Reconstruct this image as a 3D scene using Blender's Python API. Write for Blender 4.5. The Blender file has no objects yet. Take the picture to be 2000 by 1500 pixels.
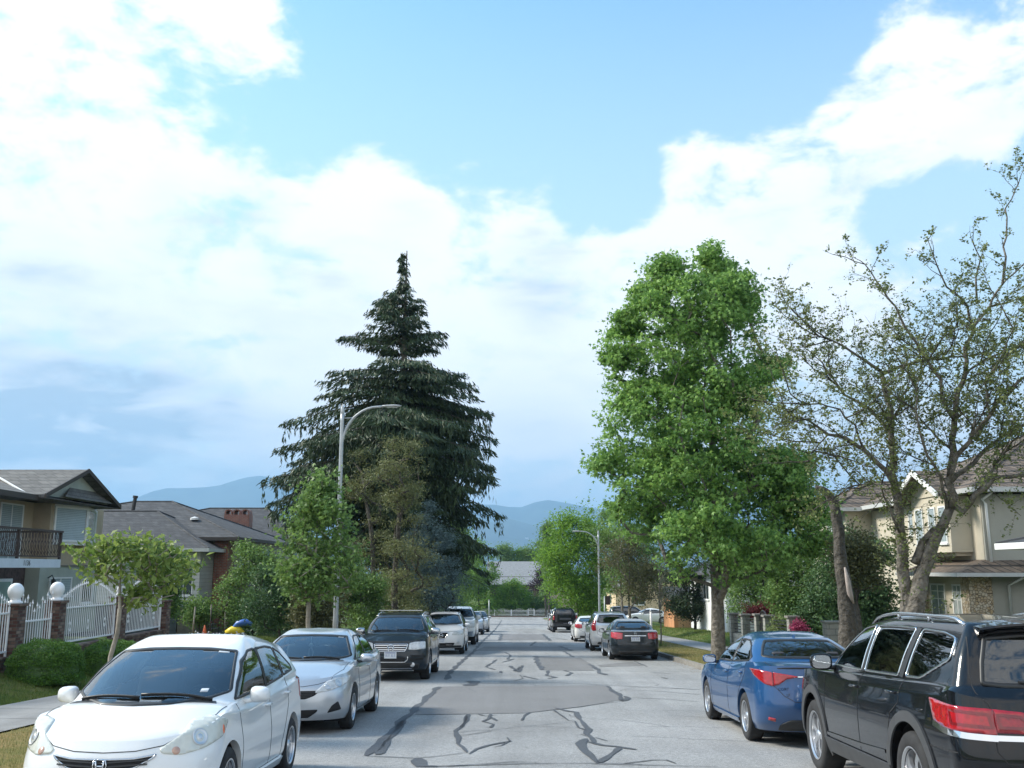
import bpy, bmesh, math, random
import numpy as np
from mathutils import Vector, Matrix, geometry
from mathutils.bvhtree import BVHTree
PI = math.pi
SC = bpy.context.scene
COL = SC.collection
rng = random.Random(11)
nrng = np.random.default_rng(11)

# ------------------------------------------------------------------ camera
H0 = 1.78                      # eye height above the road
FPX = 1900.0                   # focal length in pixels of the 2000 px wide photo
PITCH = math.radians(10.73)
SLOPE = 0.0403                 # the street runs downhill away from the camera
cam_d = bpy.data.cameras.new('camera'); cam = bpy.data.objects.new('camera', cam_d); COL.objects.link(cam)
cam.location = (0, 0, H0); cam.rotation_euler = (PI/2 + PITCH, 0, 0)
cam_d.sensor_width = 36; cam_d.lens = 36*FPX/2000; cam_d.clip_end = 60000; cam_d.clip_start = 0.05
SC.camera = cam

# ------------------------------------------------------------------ world: sky + clouds, sun, exposure
SUN_EL, SUN_AZ = math.radians(38), math.radians(-78)     # azimuth from +Y, negative = left
SKY_STRENGTH = 0.12
HAZE = 1.5e-4
W = bpy.data.worlds.new('World'); SC.world = W; W.use_nodes = True
nt = W.node_tree; nt.nodes.clear()
def nd(t, **kw):
    n = nt.nodes.new(t)
    for k, v in kw.items():
        if k.startswith('i_'): n.inputs[int(k[2:])].default_value = v
        else: setattr(n, k, v)
    return n
def lk(a, b): nt.links.new(a, b)
def mth(op, a, b=None, clamp=False):
    n = nt.nodes.new('ShaderNodeMath'); n.operation = op; n.use_clamp = clamp
    for i, v in enumerate((a, b)):
        if v is None: continue
        if isinstance(v, (int, float)): n.inputs[i].default_value = v
        else: nt.links.new(v, n.inputs[i])
    return n.outputs[0]
out = nd('ShaderNodeOutputWorld'); bg = nd('ShaderNodeBackground'); bg.inputs[1].default_value = SKY_STRENGTH
sky = nd('ShaderNodeTexSky'); sky.sky_type = 'NISHITA'; sky.sun_disc = False
sky.sun_elevation = SUN_EL; sky.sun_rotation = SUN_AZ; sky.air_density = 1.0; sky.dust_density = 0.6; sky.ozone_density = 2.2
tc = nd('ShaderNodeTexCoord')
DIRV = tc.outputs['Generated']
sep = nd('ShaderNodeSeparateXYZ'); lk(DIRV, sep.inputs[0])
def noise(scale, detail, rough, sq=(1, 1, 2.2), off=(0, 0, 0), dist=0.0):
    mp = nd('ShaderNodeMapping'); mp.inputs['Scale'].default_value = sq; mp.inputs['Location'].default_value = off
    lk(DIRV, mp.inputs[0])
    n = nd('ShaderNodeTexNoise'); n.inputs['Scale'].default_value = scale; n.inputs['Detail'].default_value = detail
    n.inputs['Roughness'].default_value = rough; n.inputs['Distortion'].default_value = dist
    lk(mp.outputs[0], n.inputs['Vector']); return n.outputs['Fac']
def sky_dir(px, py):
    v = (750-py)/FPX; c, s = math.cos(PITCH), math.sin(PITCH)
    return Vector(((px-1000)/FPX, c - v*s, s + v*c)).normalized()
WARP = noise(2.6, 3, .55, (1, 1, 1.6), (3.1, 1.7, .4))
WARP2 = noise(7.0, 4, .6, (1, 1, 1.8), (1.1, 5.7, 2.4))
def blob(px, py, rad, amp):
    """a soft patch of cloud cover round a direction of the sky; rad in degrees"""
    d = sky_dir(px, py)
    n = nd('ShaderNodeVectorMath', operation='DOT_PRODUCT'); n.inputs[1].default_value = d; lk(DIRV, n.inputs[0])
    k = 1.0/(1-math.cos(math.radians(rad)))
    t = mth('MULTIPLY', mth('SUBTRACT', n.outputs['Value'], math.cos(math.radians(rad))), k, True)
    return mth('MULTIPLY', mth('SMOOTH_MIN', t, 1.0) if False else t, amp)
def addall(xs):
    r = xs[0]
    for x in xs[1:]: r = mth('ADD', r, x)
    return r
BIAS = .40
cover = [blob(*b) for b in ((120, 840, 13, .6),
    (-80, 420, 17, .75), (20, 130, 9, .40), (90, 330, 9, .55), (250, 320, 7, .30), (400, 40, 6.5, .50), (520, 90, 3.0, .22), (150, 620, 9, .55), (420, 560, 10, .60), (300, 440, 6, .38), (620, 480, 8, .48), (700, 310, 4.2, .42), (510, 320, 2.8, .34), (420, 215, 2.4, .25),
    (850, 480, 8, .52), (1000, 560, 10, .62), (900, 700, 9, .5), (1130, 470, 5, .40), (1210, 690, 7, .5), (760, 120, 2.6, .20), (600, 160, 3.2, .14),
    (1330, 470, 6.2, .64), (1480, 380, 6.2, .66), (1400, 300, 4.2, .34), (1250, 290, 2.6, .30), (1600, 330, 4.4, .52), (1700, 300, 4.0, .46), (1770, 180, 5.2, .95), (1700, 230, 3.5, .4), (1830, 240, 4.2, .60), (1985, 190, 3.8, .60), (1990, 60, 2.2, .50), (1950, 250, 3.5, .30), (1620, 450, 3.0, .26), (1760, 520, 2.6, .22),
    (1450, 560, 8, .45), (1050, 900, 12, .55), (300, 830, 15, .75), (600, 900, 10, .4), (1500, 850, 12, .42), (2000, 820, 14, .30), (-500, 500, 22, .5), (-900, 900, 30, .4), (1850, 470, 3.5, .10))]
neg = [blob(*b) for b in ((1080, 110, 14, -.62), (1180, 330, 4.5, -.25), (560, 280, 4.0, -.22), (620, 200, 6, -.30), (370, 170, 3.6, -.34), (560, 340, 3.4, -.26), (250, 60, 2.6, -.25), (700, 250, 4, -.2), (420, 290, 2.4, -.2), (1190, 380, 3.4, -.40), (380, 230, 3, -.2), (480, 330, 3, -.22), (640, 340, 3, -.18), (200, 60, 2.5, -.2), (300, 190, 3, -.16), (420, 330, 3, -.12), (60, 90, 3.5, -.14), (110, 430, 4.0, -.42), (190, 510, 2.6, -.30), (60, 360, 2.5, -.2), (1880, 400, 6.0, -.45), (1560, 150, 6, -.35), (1720, 430, 3.0, -.22), (860, 240, 5, -.25), (330, 90, 2.4, -.22), (480, 230, 3.0, -.18), (450, 390, 2.6, -.24), (1160, 400, 2.6, -.16), (1560, 700, 6, -.20), (30, 60, 3, -.22), (1900, 600, 5, -.15))]
low = mth('SUBTRACT', 0.16, mth('ABSOLUTE', sep.outputs['Z']), True)       # cloud banks thicken to the horizon
back = mth('MULTIPLY', mth('MULTIPLY', sep.outputs['Y'], -1.0, True), .95)   # unseen cloud added behind the camera to brighten surfaces facing it
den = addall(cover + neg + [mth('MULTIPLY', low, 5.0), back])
n1 = noise(6.5, 12, .62, (1, 1, 1.9), (.3, .2, .9), .35)
n2 = noise(15, 9, .64, (1, 1, 1.9), (4.3, 2.2, 1.9), .5)
n3 = noise(34, 7, .62, (1, 1, 1.9), (9.3, 4.2, 3.9), .6)
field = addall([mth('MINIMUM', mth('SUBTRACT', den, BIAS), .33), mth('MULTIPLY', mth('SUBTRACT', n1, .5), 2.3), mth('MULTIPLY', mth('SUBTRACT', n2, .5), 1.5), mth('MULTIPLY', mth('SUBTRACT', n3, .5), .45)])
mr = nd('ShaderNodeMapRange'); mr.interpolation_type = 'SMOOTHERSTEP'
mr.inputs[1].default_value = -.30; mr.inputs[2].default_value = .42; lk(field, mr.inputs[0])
# grey undersides of the banks, low on the left and in patches
g = [blob(*b) for b in ((60, 850, 6.5, .95), (300, 860, 6.0, .85), (180, 840, 5.5, .7), (-150, 860, 8, .9), (470, 900, 5, .6), (60, 540, 3.2, .55), (170, 570, 2.0, .3), (300, 620, 4.5, .32), (350, 430, 3.0, .40), (480, 400, 3.0, .40), (1050, 545, 3.6, .62), (1090, 590, 2.5, .3), (1020, 860, 4, .30), (680, 890, 6, .35), (1500, 920, 9, .25), (560, 600, 4, .42), (700, 600, 3, .3), (1950, 270, 3, .35), (800, 450, 2.5, .25), (1650, 370, 2.2, .25), (1540, 410, 2.4, .15))]
gn = noise(8.2, 8, .58, (1, 1, 3.8), (2.2, 7.1, .6), .3)
grey = mth('MULTIPLY', addall(g), mth('MULTIPLY', mth('SUBTRACT', gn, .30), 2.5, True), True)
grey = mth('ADD', mth('ADD', grey, mth('MULTIPLY', low, 1.4)), mth('MULTIPLY', mth('SUBTRACT', gn, .56), 1.0, True), True)
ccol = nd('ShaderNodeMix'); ccol.data_type = 'RGBA'
CLOUD = 1.95
ccol.inputs[6].default_value = (CLOUD*1.0, CLOUD*1.01, CLOUD*1.02, 1); ccol.inputs[7].default_value = (.84, 1.04, 1.24, 1)
lk(grey, ccol.inputs[0])
gam = nd('ShaderNodeMix'); gam.data_type = 'RGBA'; gam.blend_type = 'MULTIPLY'; gam.inputs[0].default_value = 1
gam.inputs[7].default_value = (.345, .48, .475, 1); lk(sky.outputs[0], gam.inputs[6])
hzf = mth('MULTIPLY_ADD' if False else 'ADD', mth('MULTIPLY', mth('ABSOLUTE', sep.outputs['Z']), 1.5, True), .48, True)
gs = nd('ShaderNodeVectorMath', operation='SCALE'); lk(gam.outputs[2], gs.inputs[0]); lk(hzf, gs.inputs['Scale'])
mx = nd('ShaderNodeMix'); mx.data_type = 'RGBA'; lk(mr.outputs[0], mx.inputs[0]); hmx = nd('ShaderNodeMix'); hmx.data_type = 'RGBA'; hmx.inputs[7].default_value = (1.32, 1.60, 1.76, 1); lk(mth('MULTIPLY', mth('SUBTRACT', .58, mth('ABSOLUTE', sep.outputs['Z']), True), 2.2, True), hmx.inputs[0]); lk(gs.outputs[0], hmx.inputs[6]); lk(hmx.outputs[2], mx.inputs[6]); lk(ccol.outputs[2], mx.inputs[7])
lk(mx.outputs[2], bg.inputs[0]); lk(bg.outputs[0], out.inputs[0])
W.cycles.sampling_method = 'MANUAL'; W.cycles.sample_map_resolution = 512

sd = bpy.data.lights.new('sun', 'SUN'); sd.energy = 1.2; sd.angle = math.radians(14); sd.color = (1, .93, .82)
so = bpy.data.objects.new('sun', sd); COL.objects.link(so)
sv = Vector((math.sin(SUN_AZ)*math.cos(SUN_EL), math.cos(SUN_AZ)*math.cos(SUN_EL), math.sin(SUN_EL)))
so.rotation_euler = sv.to_track_quat('Z', 'Y').to_euler()
SC.view_settings.view_transform = 'Standard'; SC.view_settings.look = 'None'; SC.view_settings.exposure = 2.5; SC.view_settings.gamma = 1
try:
    SC.cycles.max_bounces = 8; SC.cycles.transparent_max_bounces = 10; SC.cycles.diffuse_bounces = 3; SC.cycles.glossy_bounces = 3
    SC.cycles.transmission_bounces = 4; SC.cycles.volume_bounces = 0; SC.cycles.use_denoising = True
    SC.cycles.sample_clamp_indirect = 6; SC.cycles.caustics_reflective = False; SC.cycles.caustics_refractive = False
    SC.render.use_persistent_data = False
except Exception: pass

# ------------------------------------------------------------------ materials
MATS = {}
def mat(name, col, rough=.6, metal=0.0, var=0.0, vscale=4.0, bump=0.0, bscale=30.0, coat=0.0, col2=None, spec=.5, detail=4, island=0.0, sss=0.0):
    if name in MATS: return MATS[name]
    m = bpy.data.materials.new(name); m.use_nodes = True; t = m.node_tree; b = t.nodes['Principled BSDF']
    b.inputs['Roughness'].default_value = rough; b.inputs['Metallic'].default_value = metal
    b.inputs['Specular IOR Level'].default_value = spec
    if coat: b.inputs['Coat Weight'].default_value = coat; b.inputs['Coat Roughness'].default_value = .03
    c1 = (*col, 1)
    if var or col2 or island:
        co = t.nodes.new('ShaderNodeTexCoord'); n = t.nodes.new('ShaderNodeTexNoise')
        n.inputs['Scale'].default_value = vscale; n.inputs['Detail'].default_value = detail; n.inputs['Roughness'].default_value = .62
        t.links.new(co.outputs['Object'], n.inputs['Vector'])
        r = t.nodes.new('ShaderNodeMapRange'); r.inputs[1].default_value = .3; r.inputs[2].default_value = .7
        t.links.new(n.outputs['Fac'], r.inputs[0])
        mx = t.nodes.new('ShaderNodeMix'); mx.data_type = 'RGBA'
        c2 = (*col2, 1) if col2 else tuple(min(1, c*(1+var)) for c in col) + (1,)
        ca = c1 if col2 else tuple(c*(1-var) for c in col) + (1,)
        mx.inputs[6].default_value = ca; mx.inputs[7].default_value = c2
        src = r.outputs[0]
        if island:
            gi = t.nodes.new('ShaderNodeNewGeometry'); a = t.nodes.new('ShaderNodeMath'); a.operation = 'MULTIPLY_ADD'
            a.inputs[1].default_value = island; t.links.new(gi.outputs['Random Per Island'], a.inputs[0])
            b2 = t.nodes.new('ShaderNodeMath'); b2.operation = 'MULTIPLY'; b2.inputs[1].default_value = 1-island
            t.links.new(src, b2.inputs[0]); t.links.new(b2.outputs[0], a.inputs[2]); src = a.outputs[0]
        t.links.new(src, mx.inputs[0]); t.links.new(mx.outputs[2], b.inputs['Base Color'])
    else: b.inputs['Base Color'].default_value = c1
    if bump:
        co = t.nodes.new('ShaderNodeTexCoord'); n = t.nodes.new('ShaderNodeTexNoise')
        n.inputs['Scale'].default_value = bscale; n.inputs['Detail'].default_value = 5
        t.links.new(co.outputs['Object'], n.inputs['Vector'])
        bp = t.nodes.new('ShaderNodeBump'); bp.inputs['Strength'].default_value = 1; bp.inputs['Distance'].default_value = bump
        t.links.new(n.outputs['Fac'], bp.inputs['Height']); t.links.new(bp.outputs[0], b.inputs['Normal'])
    if sss:   # thin leaves let some light through
        tr = t.nodes.new('ShaderNodeBsdfTranslucent'); ms = t.nodes.new('ShaderNodeMixShader'); ms.inputs[0].default_value = sss
        o = t.nodes['Material Output']
        src = b.inputs['Base Color'].links[0].from_socket if b.inputs['Base Color'].links else None
        if src:
            hs = t.nodes.new('ShaderNodeHueSaturation'); hs.inputs['Value'].default_value = 1.5; hs.inputs['Hue'].default_value = .49
            t.links.new(src, hs.inputs['Color']); t.links.new(hs.outputs[0], tr.inputs[0])
        else: tr.inputs[0].default_value = c1
        t.links.new(b.outputs[0], ms.inputs[1]); t.links.new(tr.outputs[0], ms.inputs[2]); t.links.new(ms.outputs[0], o.inputs[0])
    MATS[name] = m; return m

# ------------------------------------------------------------------ object helpers
def link_mesh(name, me, m=None, parent=None, smooth=False):
    o = bpy.data.objects.new(name, me); COL.objects.link(o)
    if m is not None:
        for x in (m if isinstance(m, (list, tuple)) else [m]): me.materials.append(x)
    if parent is not None: o.parent = parent
    if smooth:
        me.polygons.foreach_set('use_smooth', np.ones(len(me.polygons), dtype=bool))
    me.update(); return o
def mesh_np(name, V, F, m=None, parent=None, smooth=False):
    """V (n,3); F (k,3|4) int array -> object"""
    V = np.asarray(V, dtype=np.float32); F = np.asarray(F, dtype=np.int32)
    me = bpy.data.meshes.new(name); k = F.shape[1]
    me.vertices.add(len(V)); me.vertices.foreach_set('co', V.ravel())
    me.loops.add(F.size); me.loops.foreach_set('vertex_index', F.ravel())
    me.polygons.add(len(F)); me.polygons.foreach_set('loop_start', np.arange(0, F.size, k, dtype=np.int32))
    me.polygons.foreach_set('loop_total', np.full(len(F), k, dtype=np.int32))
    me.update(calc_edges=True); me.validate()
    return link_mesh(name, me, m, parent, smooth)
class MB:
    """collects simple solids; build() links them as ONE mesh"""
    def __init__(s): s.v = []; s.f = []
    def add(s, vs, fs):
        n = len(s.v); s.v += [tuple(v) for v in vs]; s.f += [tuple(i+n for i in f) for f in fs]; return s
    def box(s, x0, x1, y0, y1, z0, z1):
        return s.add([(x0,y0,z0),(x1,y0,z0),(x1,y1,z0),(x0,y1,z0),(x0,y0,z1),(x1,y0,z1),(x1,y1,z1),(x0,y1,z1)],
            [(0,3,2,1),(4,5,6,7),(0,1,5,4),(1,2,6,5),(2,3,7,6),(3,0,4,7)])
    def obox(s, c, ax, ay, az):
        c, ax, ay, az = Vector(c), Vector(ax), Vector(ay), Vector(az)
        vs = [c+ax*i+ay*j+az*k for k in (-1,1) for (i,j) in ((-1,-1),(1,-1),(1,1),(-1,1))]
        return s.add(vs, [(0,3,2,1),(4,5,6,7),(0,1,5,4),(1,2,6,5),(2,3,7,6),(3,0,4,7)])
    def tube(s, pts, rad, n=8, cap=True):
        pts = [Vector(p) for p in pts]
        if not isinstance(rad, (list, tuple)): rad = [rad]*len(pts)
        b = len(s.v); ref = Vector((0,0,1))
        d0 = (pts[1]-pts[0]).normalized()
        if abs(d0.z) > .9: ref = Vector((1,0,0))
        for i, p in enumerate(pts):
            d = (pts[min(i+1,len(pts)-1)]-pts[max(i-1,0)]).normalized()
            u = d.cross(ref); 
            if u.length < 1e-5: u = d.cross(Vector((0,1,0)))
            u.normalize(); w = d.cross(u)
            ref = w.cross(d) if False else ref
            for k in range(n):
                a = 2*PI*k/n; s.v.append(tuple(p+u*(math.cos(a)*rad[i])+w*(math.sin(a)*rad[i])))
        for i in range(len(pts)-1):
            for k in range(n):
                a = b+i*n+k; c = b+i*n+(k+1)%n; s.f.append((a, c, c+n, a+n))
        if cap:
            s.f.append(tuple(b+k for k in range(n))[::-1]); s.f.append(tuple(b+(len(pts)-1)*n+k for k in range(n)))
        return s
    def lathe(s, prof, n=24, c=(0,0,0), axis='z'):
        """prof: (r, h) list revolved about the axis"""
        b = len(s.v)
        for (r, h) in prof:
            for k in range(n):
                a = 2*PI*k/n; x, y = r*math.cos(a), r*math.sin(a)
                p = (x, y, h) if axis == 'z' else ((h, x, y) if axis == 'x' else (x, h, y))
                s.v.append((p[0]+c[0], p[1]+c[1], p[2]+c[2]))
        for i in range(len(prof)-1):
            for k in range(n):
                a = b+i*n+k; d = b+i*n+(k+1)%n; s.f.append((a, d, d+n, a+n))
        return s
    def prism(s, poly, d, t):
        """poly: list of 3D points (planar) pushed by vector d*t"""
        n = len(poly); P = [Vector(p) for p in poly]; D = Vector(d)*t
        return s.add([*P, *[p+D for p in P]], [tuple(range(n))[::-1], tuple(range(n, 2*n))] + [(i, (i+1)%n, (i+1)%n+n, i+n) for i in range(n)])
    def build(s, name, m=None, parent=None, smooth=False, recalc=True):
        me = bpy.data.meshes.new(name); me.from_pydata(s.v, [], s.f)
        if recalc:
            b = bmesh.new(); b.from_mesh(me); bmesh.ops.recalc_face_normals(b, faces=b.faces); b.to_mesh(me); b.free()
        return link_mesh(name, me, m, parent, smooth)
def bevel(o, w=.01, seg=2):
    md = o.modifiers.new('b', 'BEVEL'); md.width = w; md.segments = seg; md.limit_method = 'ANGLE'; return o
def tag(o, label=None, cat=None, group=None, kind=None):
    if label: o['label'] = label
    if cat: o['category'] = cat
    if group: o['group'] = group
    if kind: o['kind'] = kind
    return o
def thing(name, loc, label, cat, group=None, rz=0):
    o = bpy.data.objects.new(name, None); COL.objects.link(o); o.location = loc; o.rotation_euler = (0, 0, rz)
    o.empty_display_size = .3
    return tag(o, label, cat, group)
def copy_tree(o, parent=None):
    c = o.copy(); COL.objects.link(c)
    if parent is not None: c.parent = parent; 
    for ch in list(o.children): copy_tree(ch, c)
    return c
def at(px, py, Y):
    """the point of the place seen at a photo pixel, at distance Y down the street"""
    v = (750-py)/FPX; c, s = math.cos(PITCH), math.sin(PITCH)
    dy = c - v*s; dz = s + v*c
    return Vector(((px-1000)/FPX/dy*Y, Y, H0 + dz/dy*Y))
def road_z(y):
    if y < 178: return -SLOPE*y
    return -SLOPE*178 - min(1.0, (y-178)/30)*.15
def on_road(px, py, lift=0.0):
    """where the pixel's ray meets the street surface"""
    v = (750-py)/FPX; c, s = math.cos(PITCH), math.sin(PITCH)
    dy = c - v*s; dz = s + v*c
    Y = H0/(-dz/dy - SLOPE)
    return Vector(((px-1000)/FPX/dy*Y, Y, -SLOPE*Y+lift))
# ------------------------------------------------------------------ cars
def hermite(keys):
    ks = sorted(keys); xs = np.array([k[0] for k in ks], float); ys = np.array([k[1] for k in ks], float)
    if len(xs) == 1: return lambda x: np.full_like(np.asarray(x, float), ys[0])
    d = np.diff(ys)/np.maximum(np.diff(xs), 1e-6); m = np.zeros(len(xs)); m[0] = d[0]; m[-1] = d[-1]
    for i in range(1, len(xs)-1): m[i] = 0 if d[i-1]*d[i] <= 0 else 2*d[i-1]*d[i]/(d[i-1]+d[i])
    def f(x):
        x = np.asarray(x, float); xc = np.clip(x, xs[0], xs[-1]); i = np.clip(np.searchsorted(xs, xc, side='right')-1, 0, len(xs)-2)
        h = xs[i+1]-xs[i]; t = (xc-xs[i])/h
        return ((2*t**3-3*t**2+1)*ys[i]+(t**3-2*t**2+t)*h*m[i]+(-2*t**3+3*t**2)*ys[i+1]+(t**3-t**2)*h*m[i+1])
    return f
def resample(P, n):
    d = np.r_[0, np.cumsum(np.linalg.norm(np.diff(P, axis=0), axis=1))]
    t = np.linspace(0, d[-1], n+1); return np.c_[np.interp(t, d, P[:, 0]), np.interp(t, d, P[:, 1])]
def belt_curve(b, nF, nS, nR):
    Wf = hermite(b['W']); zf = hermite(b['z']); ph = np.linspace(0, PI/2, 120)
    yc, yr = b['yF']-b['aF'], b['yR']+b['aR']
    s, c = np.sin(ph), np.cos(ph)
    F = np.c_[Wf(yc)*s**(2/b['nF']), b['yF']-b['aF']*(1-c**(2/b['nF']))]
    R = np.c_[Wf(yr)*s**(2/b['nR']), b['yR']+b['aR']*(1-c**(2/b['nR']))][::-1]
    ys = np.linspace(yc, yr, nS+1); S = np.c_[Wf(ys), ys]
    P = np.vstack([resample(F, nF), S[1:], resample(R, nR)[1:]])
    return np.c_[P, zf(P[:, 1])]
def catmull(P, sub, sharp):
    """P: (K, n, 3) belts -> dense rows; belts in `sharp` keep a crease"""
    K = len(P); rows = []
    for k in range(K-1):
        p1, p2 = P[k], P[k+1]
        p0 = P[k-1] if k > 0 and k not in sharp else 2*p1-p2
        p3 = P[k+2] if k+2 < K and (k+1) not in sharp else 2*p2-p1
        n = sub[k]
        for i in range(n):
            t = i/n
            a = p2-p0; l01 = np.linalg.norm(p1-p0, axis=1, keepdims=True); l12 = np.linalg.norm(p2-p1, axis=1, keepdims=True); l23 = np.linalg.norm(p3-p2, axis=1, keepdims=True)
            w0 = np.minimum(1, l12/np.maximum(l01, 1e-5)); w3 = np.minimum(1, l12/np.maximum(l23, 1e-5))
            m1 = ((p1-p0)*w0+(p2-p1))/2 if k > 0 and k not in sharp else (p2-p1)
            m2 = ((p2-p1)+(p3-p2)*w3)/2 if k+2 < K and (k+1) not in sharp else (p2-p1)
            rows.append((2*t**3-3*t**2+1)*p1+(t**3-2*t**2+t)*m1+(-2*t**3+3*t**2)*p2+(t**3-t**2)*m2)
    rows.append(P[-1]); return np.array(rows)
def in_poly(pts, poly):
    x, y = pts[:, 0], pts[:, 1]; r = np.zeros(len(pts), bool); n = len(poly)
    for i in range(n):
        (x1, y1), (x2, y2) = poly[i], poly[(i+1) % n]
        c = ((y1 > y) != (y2 > y)); xi = (x2-x1)*(y-y1)/((y2-y1) if abs(y2-y1) > 1e-9 else 1e-9)+x1
        r ^= c & (x < xi)
    return r
def round_poly(pts, r, n=4):
    """round the corners of a polygon"""
    P = [Vector(p) for p in pts]; out = []
    for i, p in enumerate(P):
        a, b = P[i-1]-p, P[(i+1) % len(P)]-p; q = min(r, a.length*.45, b.length*.45)
        A, B = p+a.normalized()*q, p+b.normalized()*q
        for k in range(n+1):
            t = k/n; out.append(A*(1-t)**2+p*(2*t*(1-t))+B*t*t)
    return out
def densify(P, d):
    out = []
    for i, p in enumerate(P):
        q = P[(i+1) % len(P)]; n = max(1, int((q-p).length/d))
        out += [p.lerp(q, k/n) for k in range(n)]
    return out
def area2(P): return sum(P[i].x*P[(i+1) % len(P)].y-P[(i+1) % len(P)].x*P[i].y for i in range(len(P)))
def inset(P, d):
    s = 1 if area2(P) > 0 else -1; out = []
    for i, p in enumerate(P):
        t = (P[(i+1) % len(P)]-P[i-1]).normalized(); out.append(p+Vector((-t.y, t.x))*d*s)
    return out
GLASS = None
def glass_mat(name='car_glass', tint=(.30, .36, .36), dark=.0):
    if name in MATS: return MATS[name]
    m = bpy.data.materials.new(name); m.use_nodes = True; t = m.node_tree; t.nodes.clear()
    o = t.nodes.new('ShaderNodeOutputMaterial'); g = t.nodes.new('ShaderNodeBsdfGlossy'); g.inputs['Roughness'].default_value = .015
    tr = t.nodes.new('ShaderNodeBsdfTransparent'); tr.inputs[0].default_value = (*tint, 1)
    f = t.nodes.new('ShaderNodeFresnel'); f.inputs[0].default_value = 1.62
    a = t.nodes.new('ShaderNodeMath'); a.operation = 'MULTIPLY_ADD'; a.inputs[1].default_value = 1.5; a.inputs[2].default_value = .03; a.use_clamp = True
    g.inputs[0].default_value = (.93, .97, 1, 1)
    mx = t.nodes.new('ShaderNodeMixShader'); t.links.new(f.outputs[0], a.inputs[0]); t.links.new(a.outputs[0], mx.inputs[0])
    t.links.new(tr.outputs[0], mx.inputs[1]); t.links.new(g.outputs[0], mx.inputs[2]); t.links.new(mx.outputs[0], o.inputs[0])
    MATS[name] = m; return m
def paint(name, col, metal=0.0, rough=.32, flake=0.0):
    """car paint: coated on the outside, dark lining on the back face"""
    if name in MATS: return MATS[name]
    m = mat(name, col, rough, metal, coat=1.0); t = m.node_tree; b = t.nodes['Principled BSDF']; o = t.nodes['Material Output']
    co = t.nodes.new('ShaderNodeTexCoord'); n = t.nodes.new('ShaderNodeTexNoise'); n.inputs['Scale'].default_value = 2.5; n.inputs['Detail'].default_value = 6
    t.links.new(co.outputs['Object'], n.inputs['Vector'])
    r = t.nodes.new('ShaderNodeMapRange'); r.inputs[3].default_value = .0; r.inputs[4].default_value = (.05 if max(col) < .1 else .10); t.links.new(n.outputs['Fac'], r.inputs[0])
    t.links.new(r.outputs[0], b.inputs['Coat Roughness'])
    # dust on the lower doors
    sp = t.nodes.new('ShaderNodeSeparateXYZ'); t.links.new(co.outputs['Object'], sp.inputs[0])
    dr = t.nodes.new('ShaderNodeMapRange'); dr.inputs[1].default_value = .75; dr.inputs[2].default_value = .15; dr.inputs[3].default_value = 0; dr.inputs[4].default_value = (.04 if max(col) < .1 else .35)
    if max(col) < .1: b.inputs['Coat Weight'].default_value = .75; b.inputs['Specular IOR Level'].default_value = .2
    t.links.new(sp.outputs[2], dr.inputs[0]); dm = t.nodes.new('ShaderNodeMath'); dm.operation = 'MULTIPLY'; t.links.new(dr.outputs[0], dm.inputs[0]); t.links.new(n.outputs['Fac'], dm.inputs[1])
    cx = t.nodes.new('ShaderNodeMix'); cx.data_type = 'RGBA'; cx.inputs[6].default_value = (*col, 1); cx.inputs[7].default_value = (.16, .15, .13, 1)
    t.links.new(dm.outputs[0], cx.inputs[0]); t.links.new(cx.outputs[2], b.inputs['Base Color'])
    g = t.nodes.new('ShaderNodeNewGeometry'); d = t.nodes.new('ShaderNodeBsdfDiffuse'); d.inputs[0].default_value = (.03, .03, .032, 1)
    mx = t.nodes.new('ShaderNodeMixShader'); t.links.new(g.outputs['Backfacing'], mx.inputs[0]); t.links.new(b.outputs[0], mx.inputs[1]); t.links.new(d.outputs[0], mx.inputs[2])
    t.links.new(mx.outputs[0], o.inputs[0]); return m
def lens_mat(name, col, mode='clear'):
    if name in MATS: return MATS[name]
    m = mat(name, col, .12, 0, coat=1.0); t = m.node_tree; b = t.nodes['Principled BSDF']
    co = t.nodes.new('ShaderNodeTexCoord'); v = t.nodes.new('ShaderNodeTexVoronoi'); v.inputs['Scale'].default_value = 14 if mode == 'clear' else 26
    t.links.new(co.outputs['Object'], v.inputs['Vector'])
    mx = t.nodes.new('ShaderNodeMix'); mx.data_type = 'RGBA'
    k = (.82 if col[2] < .7 else .6) if mode == 'clear' else .55
    mx.inputs[6].default_value = (*[c*k for c in col], 1); mx.inputs[7].default_value = (*col, 1)
    t.links.new(v.outputs['Distance'], mx.inputs[0]); t.links.new(mx.outputs[2], b.inputs['Base Color'])
    bp = t.nodes.new('ShaderNodeBump'); bp.inputs['Distance'].default_value = .002; bp.inputs['Strength'].default_value = .4
    t.links.new(v.outputs['Distance'], bp.inputs['Height']); t.links.new(bp.outputs[0], b.inputs['Normal'])
    return m
M_TYRE = mat('tyre_rubber', (.022, .022, .023), .85, var=.35, vscale=9)
M_DARK = mat('underbody_black', (.012, .012, .013), .8)
M_TRIM = mat('black_plastic', (.02, .021, .022), .45)
M_CLAD = mat('grey_black_cladding', (.045, .047, .05), .6, var=.2, vscale=6)
M_CHROME = mat('chrome', (.75, .76, .78), .12, 1.0)
M_RIM = mat('alloy', (.62, .63, .65), .28, .85)
M_RIMDK = mat('dark_alloy', (.08, .08, .085), .3, .6)
M_SEAT = mat('seat_cloth', (.055, .055, .06), .85)
M_SEATL = mat('grey_seat_cloth', (.15, .15, .155), .85)
M_PLATE = mat('plate_white', (.62, .65, .68), .35)
M_PLATEB = mat('plate_blue', (.05, .10, .32), .4)
M_RED = lens_mat('red_lens', (.40, .008, .014), 'red')
M_REDP = lens_mat('pink_red_lens', (.60, .06, .08), 'red')
M_LENS = lens_mat('clear_lens', (.72, .74, .74))
M_LENSH = lens_mat('hazed_lens', (.66, .67, .60))
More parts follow.
